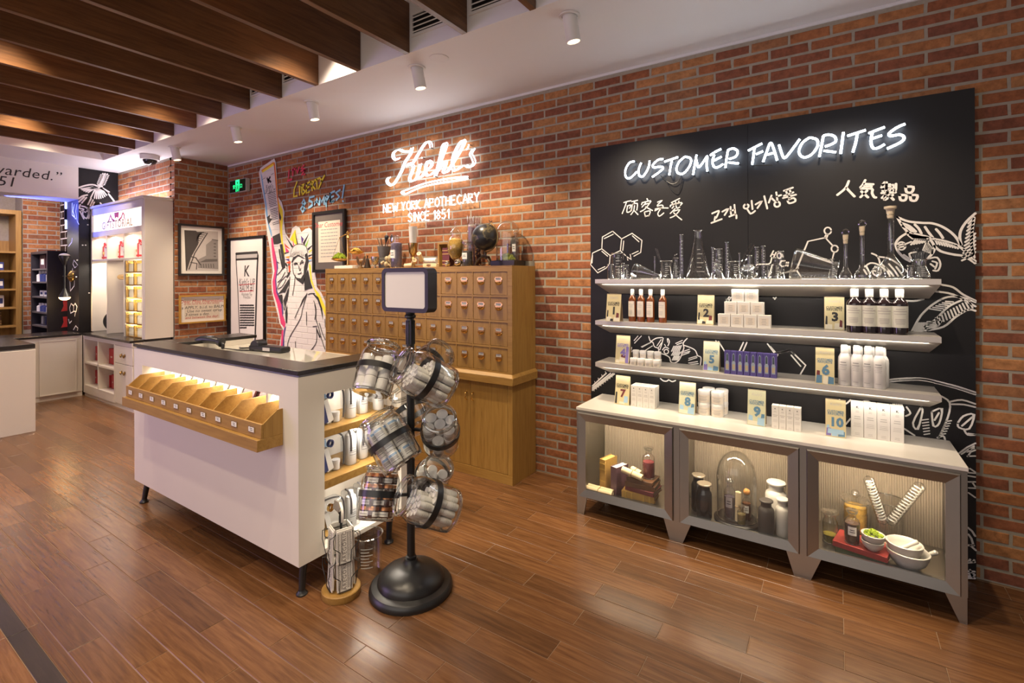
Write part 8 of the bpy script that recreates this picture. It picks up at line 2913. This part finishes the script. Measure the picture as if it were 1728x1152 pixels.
mk('bin_wall', MB().lathe([(.001, .002), (.080, .001), (.084, .006), (.100, .30), (.103, .302), (.103, .308), (.097, .308), (.082, .012), (.001, .012)], 36), mat('bin_grey', (.50, .46, .43), .5), t_)

# ================================================================== gift wall unit contents and left corner
GIFTR = mat('gift_red', (.55, .04, .05), .45)
GIFTP = mat('gift_print', (.72, .60, .56), .5)
for k, (ua, ub) in enumerate(((172, 180), (200, 208), (226, 240))):
    xa_ = ux(ua, GYF + .10, 420)
    xb_ = ux(ub, GYF + .10, 420) - .004
    t_ = thing('gift_bag', ORD[k] + ' white and red ribboned gift bag in the upper compartments', 'bag', (xb_ - .11, GYF + .16, cz0 + .001), R(12), 'gift bags in the wall unit')
    mk('bag_body', MB().box(-.085, .085, -.04, .04, 0, .20), GIFTP, t_, bevel=.004)
    mk('ribbon', MB().box(-.062, -.038, -.043, .043, 0, .203).box(-.087, .087, -.043, .043, .02, .045), GIFTR, t_)
    m_ = MB()
    for a in range(6):
        m_.torus(.035, .010, axis_matrix((math.cos(a), .4, math.sin(a))), (.0 + .02 * math.cos(a * 1.3), -.01, .215 + .02 * math.sin(a)), 12, 6)
    mk('bow', m_, GIFTR, t_)
    xl_ = (GX0 + .04, gv[0], gv[1])[k]
    t_ = thing('brass_rod', ORD[k] + ' thin brass rod with end knob in the upper compartments', 'rod', (xl_ + .10, GYF + .13, cz0 + .10), 0, 'brass rods in the wall unit')
    mk('rod', MB().tube([(0, 0, 0), (.26, 0, 0)], .006, 8), BRASS, t_)
    mk('end_knob', MB().lathe([(.001, -.01), (.028, -.008), (.030, .004), (.001, .012)], 16, axis_matrix((-1, 0, 0))), BRASS, t_)
    mk('bracket', MB().tube([(.13, 0, 0), (.13, .1945, 0)], .005, 6), BRASS, t_)
# acrylic dispensers
t_ = thing('acrylic_dispenser', 'x', 'box')
wA = (GX1 - .05 - gv[1] - .02) / 2
hA = (cz0 - .03 - GZ0) / 6
mk('brass_tray', MB().box(-wA / 2 + .003, wA / 2 - .003, 0, .12, 0, .014).box(-wA / 2 + .003, -wA / 2 + .014, .0, .12, .014, hA - .012).box(wA / 2 - .014, wA / 2 - .003, 0, .12, .014, hA - .012), BRASS, t_)
mk('clear_front', MB().box(-wA / 2 + .015, wA / 2 - .015, .002, .006, .015, hA - .014), PANEG, t_)
mk('gift_insert', MB().box(-wA / 2 + .022, wA / 2 - .022, .03, .10, .015, hA - .05), translucent('insert_pale', (.90, .86, .78)), t_)
mk('peg', MB().lathe([(.001, 0), (.008, 0), (.008, .012), (.001, .012)], 10, axis_matrix((0, -1, 0)), 0, o=(-wA * .2, .002, hA - .03)), CHROME, t_)
pp = Proto(t_)
for r_ in range(6):
    for c_ in range(2):
        pp.put((gv[1] + .018 + wA * (c_ + .5), GYF + .012, GZ0 + .002 + hA * r_), (0, 0, 0), '%s acrylic gift dispenser from the counter in the %s column' % (ORD[r_], ('left', 'right')[c_]), 'acrylic gift dispensers')
light('AREA', 'dispenser_light', ((gv[1] + GX1) / 2, GYF + .22, (GZ0 + cz0) / 2), 14, NEUT, .3, .9, target=((gv[1] + GX1) / 2, GYF - 1, (GZ0 + cz0) / 2))
# ribbon spool and brass lamp in the bays
p = Vector((ux(176, GYF + .14, 540), GYF + .14, 0))
t_ = thing('ribbon_spool', 'black edged reel of red and white ribbon on the stone top', 'reel', (gv[0] - .115, GYF + .155, GZ0 + .001))
M_ = axis_matrix((1, -.32, 0))
mk('reel_flange', MB().lathe([(.03, -.035), (.155, -.035), (.158, -.03), (.155, -.027), (.03, -.027), (.03, -.035)], 32, M_, 0, o=(0, 0, .165)).lathe([(.03, .027), (.155, .027), (.158, .03), (.155, .035), (.03, .035), (.03, .027)], 32, M_, 0, o=(0, 0, .165)), mat('reel_black', (.02, .02, .02), .4), t_)
mk('ribbon_roll', MB().lathe([(.03, -.026), (.13, -.026), (.13, .0), (.13, .026), (.03, .026)], 32, M_, 0, o=(0, 0, .165)), GIFTR, t_)
mk('reel_foot', MB().box(-.035, .035, -.06, .06, 0, .012), BRASS, t_)
t_ = thing('brass_holder', 'brass paper roll bar with cap on the middle bay wall', 'holder', (gv[0] + .26, GYF + .12, 1.70))
mk('bar', MB().lathe([(.001, -.16), (.035, -.155), (.038, -.14), (.038, .15), (.001, .16)], 18, axis_matrix((1, 0, 0))), BRASS, t_)
mk('wall_stem', MB().tube([(.10, 0, .0), (.10, .1945, .0)], .008, 8), BRASS, t_)
mk('button', MB().ball((.10, -.01, .06), .014, 12, 8), BRZ, t_)
light('AREA', 'middle_bay_light', ((gv[0] + gv[1]) / 2, GYF + .05, cz0 - .05), 1.2, WARM, .3, .05, target=((gv[0] + gv[1]) / 2, GYF + .2, .9))
t_ = thing('brass_hook', 'small brass peg on the left bay back of the wall unit', 'peg', (ux(174, GYB - .02, 489), GYB - .0205, atY(174, 489, GYB).z))
mk('peg_rod', MB().tube([(0, 0, 0), (0, -.08, 0)], .008, 8), BRASS, t_)
mk('peg_knob', MB().ball((0, -.085, 0), .020, 12, 8), BRASS, t_)
# red gift boxes in the cubbies
for k, (ua, ub, vt, vb, lab) in enumerate(((150.5, 159, 584, 612, 'broad red gift box in the upper left cubby'), (161, 164.5, 584, 612, 'narrow red gift box in the upper left cubby'), (184, 192, 588, 617, 'red gift box in the upper right cubby'), (157, 165, 624, 651, 'red gift box in the lower left cubby'), (176, 185, 632, 662, 'first red gift box in the lower right cubby'), (188, 192, 632, 664, 'second red gift box in the lower right cubby'))):
    yy = LYF + .12
    xa_, xb_ = ux(ua, yy, 610), ux(ub, yy, 610)
    zf = .4955 if k < 3 else .1605
    hh_ = max(.16, atY((ua + ub) / 2, vt, yy).z - zf)
    if zf < .3:
        hh_ = min(hh_, .28)
    else:
        hh_ = min(hh_, .27)
    xb_ = min(xb_, (cx[1] if k in (0, 1, 3) else cx[2]) - .02)
    t_ = thing('gift_box', lab, 'box', ((xa_ + xb_) / 2, yy, zf), 0, 'red gift boxes in the cubbies')
    w_ = max(.05, xb_ - xa_)
    mk('box_body', MB().box(-w_ / 2, w_ / 2, 0, .18, 0, hh_), GIFTR, t_, bevel=.003)
    mk('crest', MB().poly([(-w_ * .2, hh_ * .5), (w_ * .2, hh_ * .5), (w_ * .12, hh_ * .38), (0, hh_ * .42), (-w_ * .12, hh_ * .38)], Frame((0, -.001, 0))), GIFTP, t_)

# wall lamp on the mural wall reveal
wl_y = 2.53
lx_ = ux(121.5, wl_y, 466)
lz_ = atY(121.5, 466, wl_y).z
t_ = thing('wall_lamp', 'black double cone wall lamp with brass backplate on the mural wall end', 'lamp', (lx_, wl_y, lz_))
mk('backplate', MB().lathe([(.001, .001), (.085, .001), (.082, .015), (.05, .035), (.02, .05), (.001, .052)], 28, axis_matrix((0, -1, 0))), BRASS, t_)
ly_ = -.16
lxx = ux(109, wl_y - .16, 466) - lx_
ztop_ = atY(109, 431, wl_y - .16).z - lz_
zbot_ = atY(109, 503, wl_y - .16).z - lz_
mk('arm', MB().tube([(0, -.05, 0), (lxx * .6, ly_ * .9, 0), (lxx, ly_, 0)], .009, 8), BLACKM, t_)
mk('stem', MB().tube([(lxx, ly_, ztop_ - .12), (lxx, ly_, zbot_ + .12)], .012, 8), BLACKM, t_)
mk('upper_cone', MB().lathe([(.014, ztop_ - .14), (.03, ztop_ - .10), (.068, ztop_ - .01), (.066, ztop_)], 24, None, 0, o=(lxx, ly_, 0)), BLACKM, t_)
mk('upper_globe', MB().ball((lxx, ly_, ztop_ - .005), .062, 18, 10, sc=(1, 1, .6)), mat('opal_off', (.55, .52, .50), .3), t_)
mk('lower_cone', MB().lathe([(.014, zbot_ + .14), (.03, zbot_ + .10), (.068, zbot_ + .02), (.066, zbot_ + .015)], 24, None, 0, o=(lxx, ly_, 0)), BLACKM, t_)
mk('lower_globe', MB().ball((lxx, ly_, zbot_ + .01), .064, 18, 10, sc=(1, 1, .6)), emis('opal_lit', (1.0, .62, .25), 9), t_)
light('POINT', 'wall_lamp_light', (lx_ + lxx, wl_y + ly_, lz_ + zbot_ - .07), 5, (1.0, .66, .32), .05)
# goods on the far dark shelf
rg = random.Random(31)
BLUEP = mat('blue_bottle', (.05, .07, .22), .3)
gi = 0
for zi, z in enumerate(dsz):
    n_ = (4, 4, 3, 4, 1)[zi]
    if zi == 0:
        n_ = 2
    for k in range(n_):
        xx = dx0 + .10 + (dc.x - dx0 - .2) * (k + .5) / n_
        if zi == 4:
            continue
        hgt = (.22, .17, .09, .13)[zi]
        t_ = thing('boxed_product' if zi in (0, 2) else 'blue_bottle', '%s product on the %s board of the far dark shelf' % (ORD[k], ORD[zi]), 'box' if zi in (0, 2) else 'bottle', (xx, dc.y + .08, z + .0005), 0, 'products on the far dark shelf')
        w_ = (dc.x - dx0 - .2) / n_ * .42
        if zi in (0, 2):
            mk('carton', MB().box(-w_, w_, 0, .08, 0, hgt), PAPER if zi else mat('dark_pack', (.10, .05, .06), .4), t_)
            mk('print', MB().rect(Frame((0, -.001, 0)), -w_ * .6, w_ * .6, hgt * .3, hgt * .7), NAVY if zi else PAPER, t_)
        else:
            w_ = min(w_, .05)
            mk('bottle_body', MB().lathe([(.001, 0), (w_, 0), (w_, hgt * .62), (w_ * .5, hgt * .75), (.001, hgt * .75)], 14), BLUEP if k % 3 else PAPER, t_)
            mk('bottle_cap', MB().lathe([(w_ * .5, hgt * .75), (w_ * .5, hgt), (.001, hgt)], 12), PAPER, t_)
for k in range(4):
    xx = dx0 + .10 + (dc.x - dx0 - .2) * (k + .5) / 4
    zz = dsz[4] + .0005
    t_ = thing('clear_pouch', ORD[k] + ' clear pouch on the lowest board of the far dark shelf', 'bag', (xx, dc.y + .08, zz), 0, 'pouches on the far dark shelf')
    mk('pouch', MB().box(-.055, .055, 0, .06, 0, .20), BAGP, t_, bevel=.015, seg=2)
    mk('filling', MB().box(-.04, .04, .01, .05, .005, .13), (PAPER, BLUEP)[k % 2], t_)
# goods on the oak bookcase
for zi, z in enumerate(osz):
    for k in range(4 if zi < 4 else 7):
        yy = oy1 - .24 - (.15 if zi < 4 else .085) * k
        if zi == 4:
            T_ = .045
            q = book('bookcase_book', '%s dark book from the right on the bookcase bottom board' % ORD[k], (-11.70, yy, z + .0005), .25, .16, T_, [LEATH['brown'], LEATH['black'], LEATH['maroon']][k % 3], R(90), True, group='books on the oak bookcase')
        elif zi in (1, 2, 3):
            t_ = thing('boxed_set', '%s boxed set from the right on the %s bookcase board' % (ORD[k], ORD[zi]), 'box', (-11.72, yy, z + .0005), R(90), 'boxed sets on the oak bookcase')
            hgt = (.14, .17, .2)[zi - 1]
            mk('carton', MB().box(-.06, .06, 0, .1, 0, hgt), (BLUEP, NAVY, PAPER)[zi - 1], t_, bevel=.004)
            mk('print', MB().rect(Frame((0, -.001, 0)), -.045, .045, hgt * .3, hgt * .75), PAPER if zi < 3 else NAVY, t_)
# red tags hanging by the dark shelf
for k, (v0, v1) in enumerate(((507, 525), (534, 552))):
    yy = dc.y - .03
    xx = ux(110, dc.y, 515)
    xx = dc.x + .005
    yy = atX(110, 515, dc.x + .004).y
    za_, zb_ = atX(110, v0, dc.x).z, atX(110, v1, dc.x).z
    t_ = thing('red_ribbon', ('upper', 'lower')[k] + ' red ribbon hanging on the side of the far dark shelf', 'ribbon', (dc.x + .002, yy, zb_), 0, 'red ribbons')
    mk('ribbon', MB().poly([(-.05, 0), (.05, .01), (.03, (za_ - zb_) * .5), (.05, za_ - zb_), (-.03, za_ - zb_), (-.02, (za_ - zb_) * .5)], Frame((0, 0, 0), (0, 1, 0)), .012, .008), GIFTR, t_)

# blue lit display edge glowing past the mural wall end
t_ = thing('blue_display', 'narrow blue white lit display strip beyond the mural wall end', 'display', (XM - .52, 2.50, 2.6))
yb5 = atX(112, 360, XM - .53).y
for za_, zb_ in ((341, 352), (371, 386)):
    mk('lit_strip', MB().box(-.02, -.006, yb5 - 2.515, yb5 - 2.485, atX(112, zb_, XM - .53).z - 2.6, atX(112, za_, XM - .53).z - 2.6), emis('blue_glow', (.45, .55, 1.0), 5), t_)
mk('display_back', MB().box(-.035, -.021, yb5 - 2.52, yb5 - 2.48, -.05, .45), BLACKM, t_)
light('AREA', 'blue_display_light', (-9.75, 1.9, 2.75), 14, (.12, .16, 1.0), .3, .4, target=(-9.45, 2.53, 2.75), spread=90)
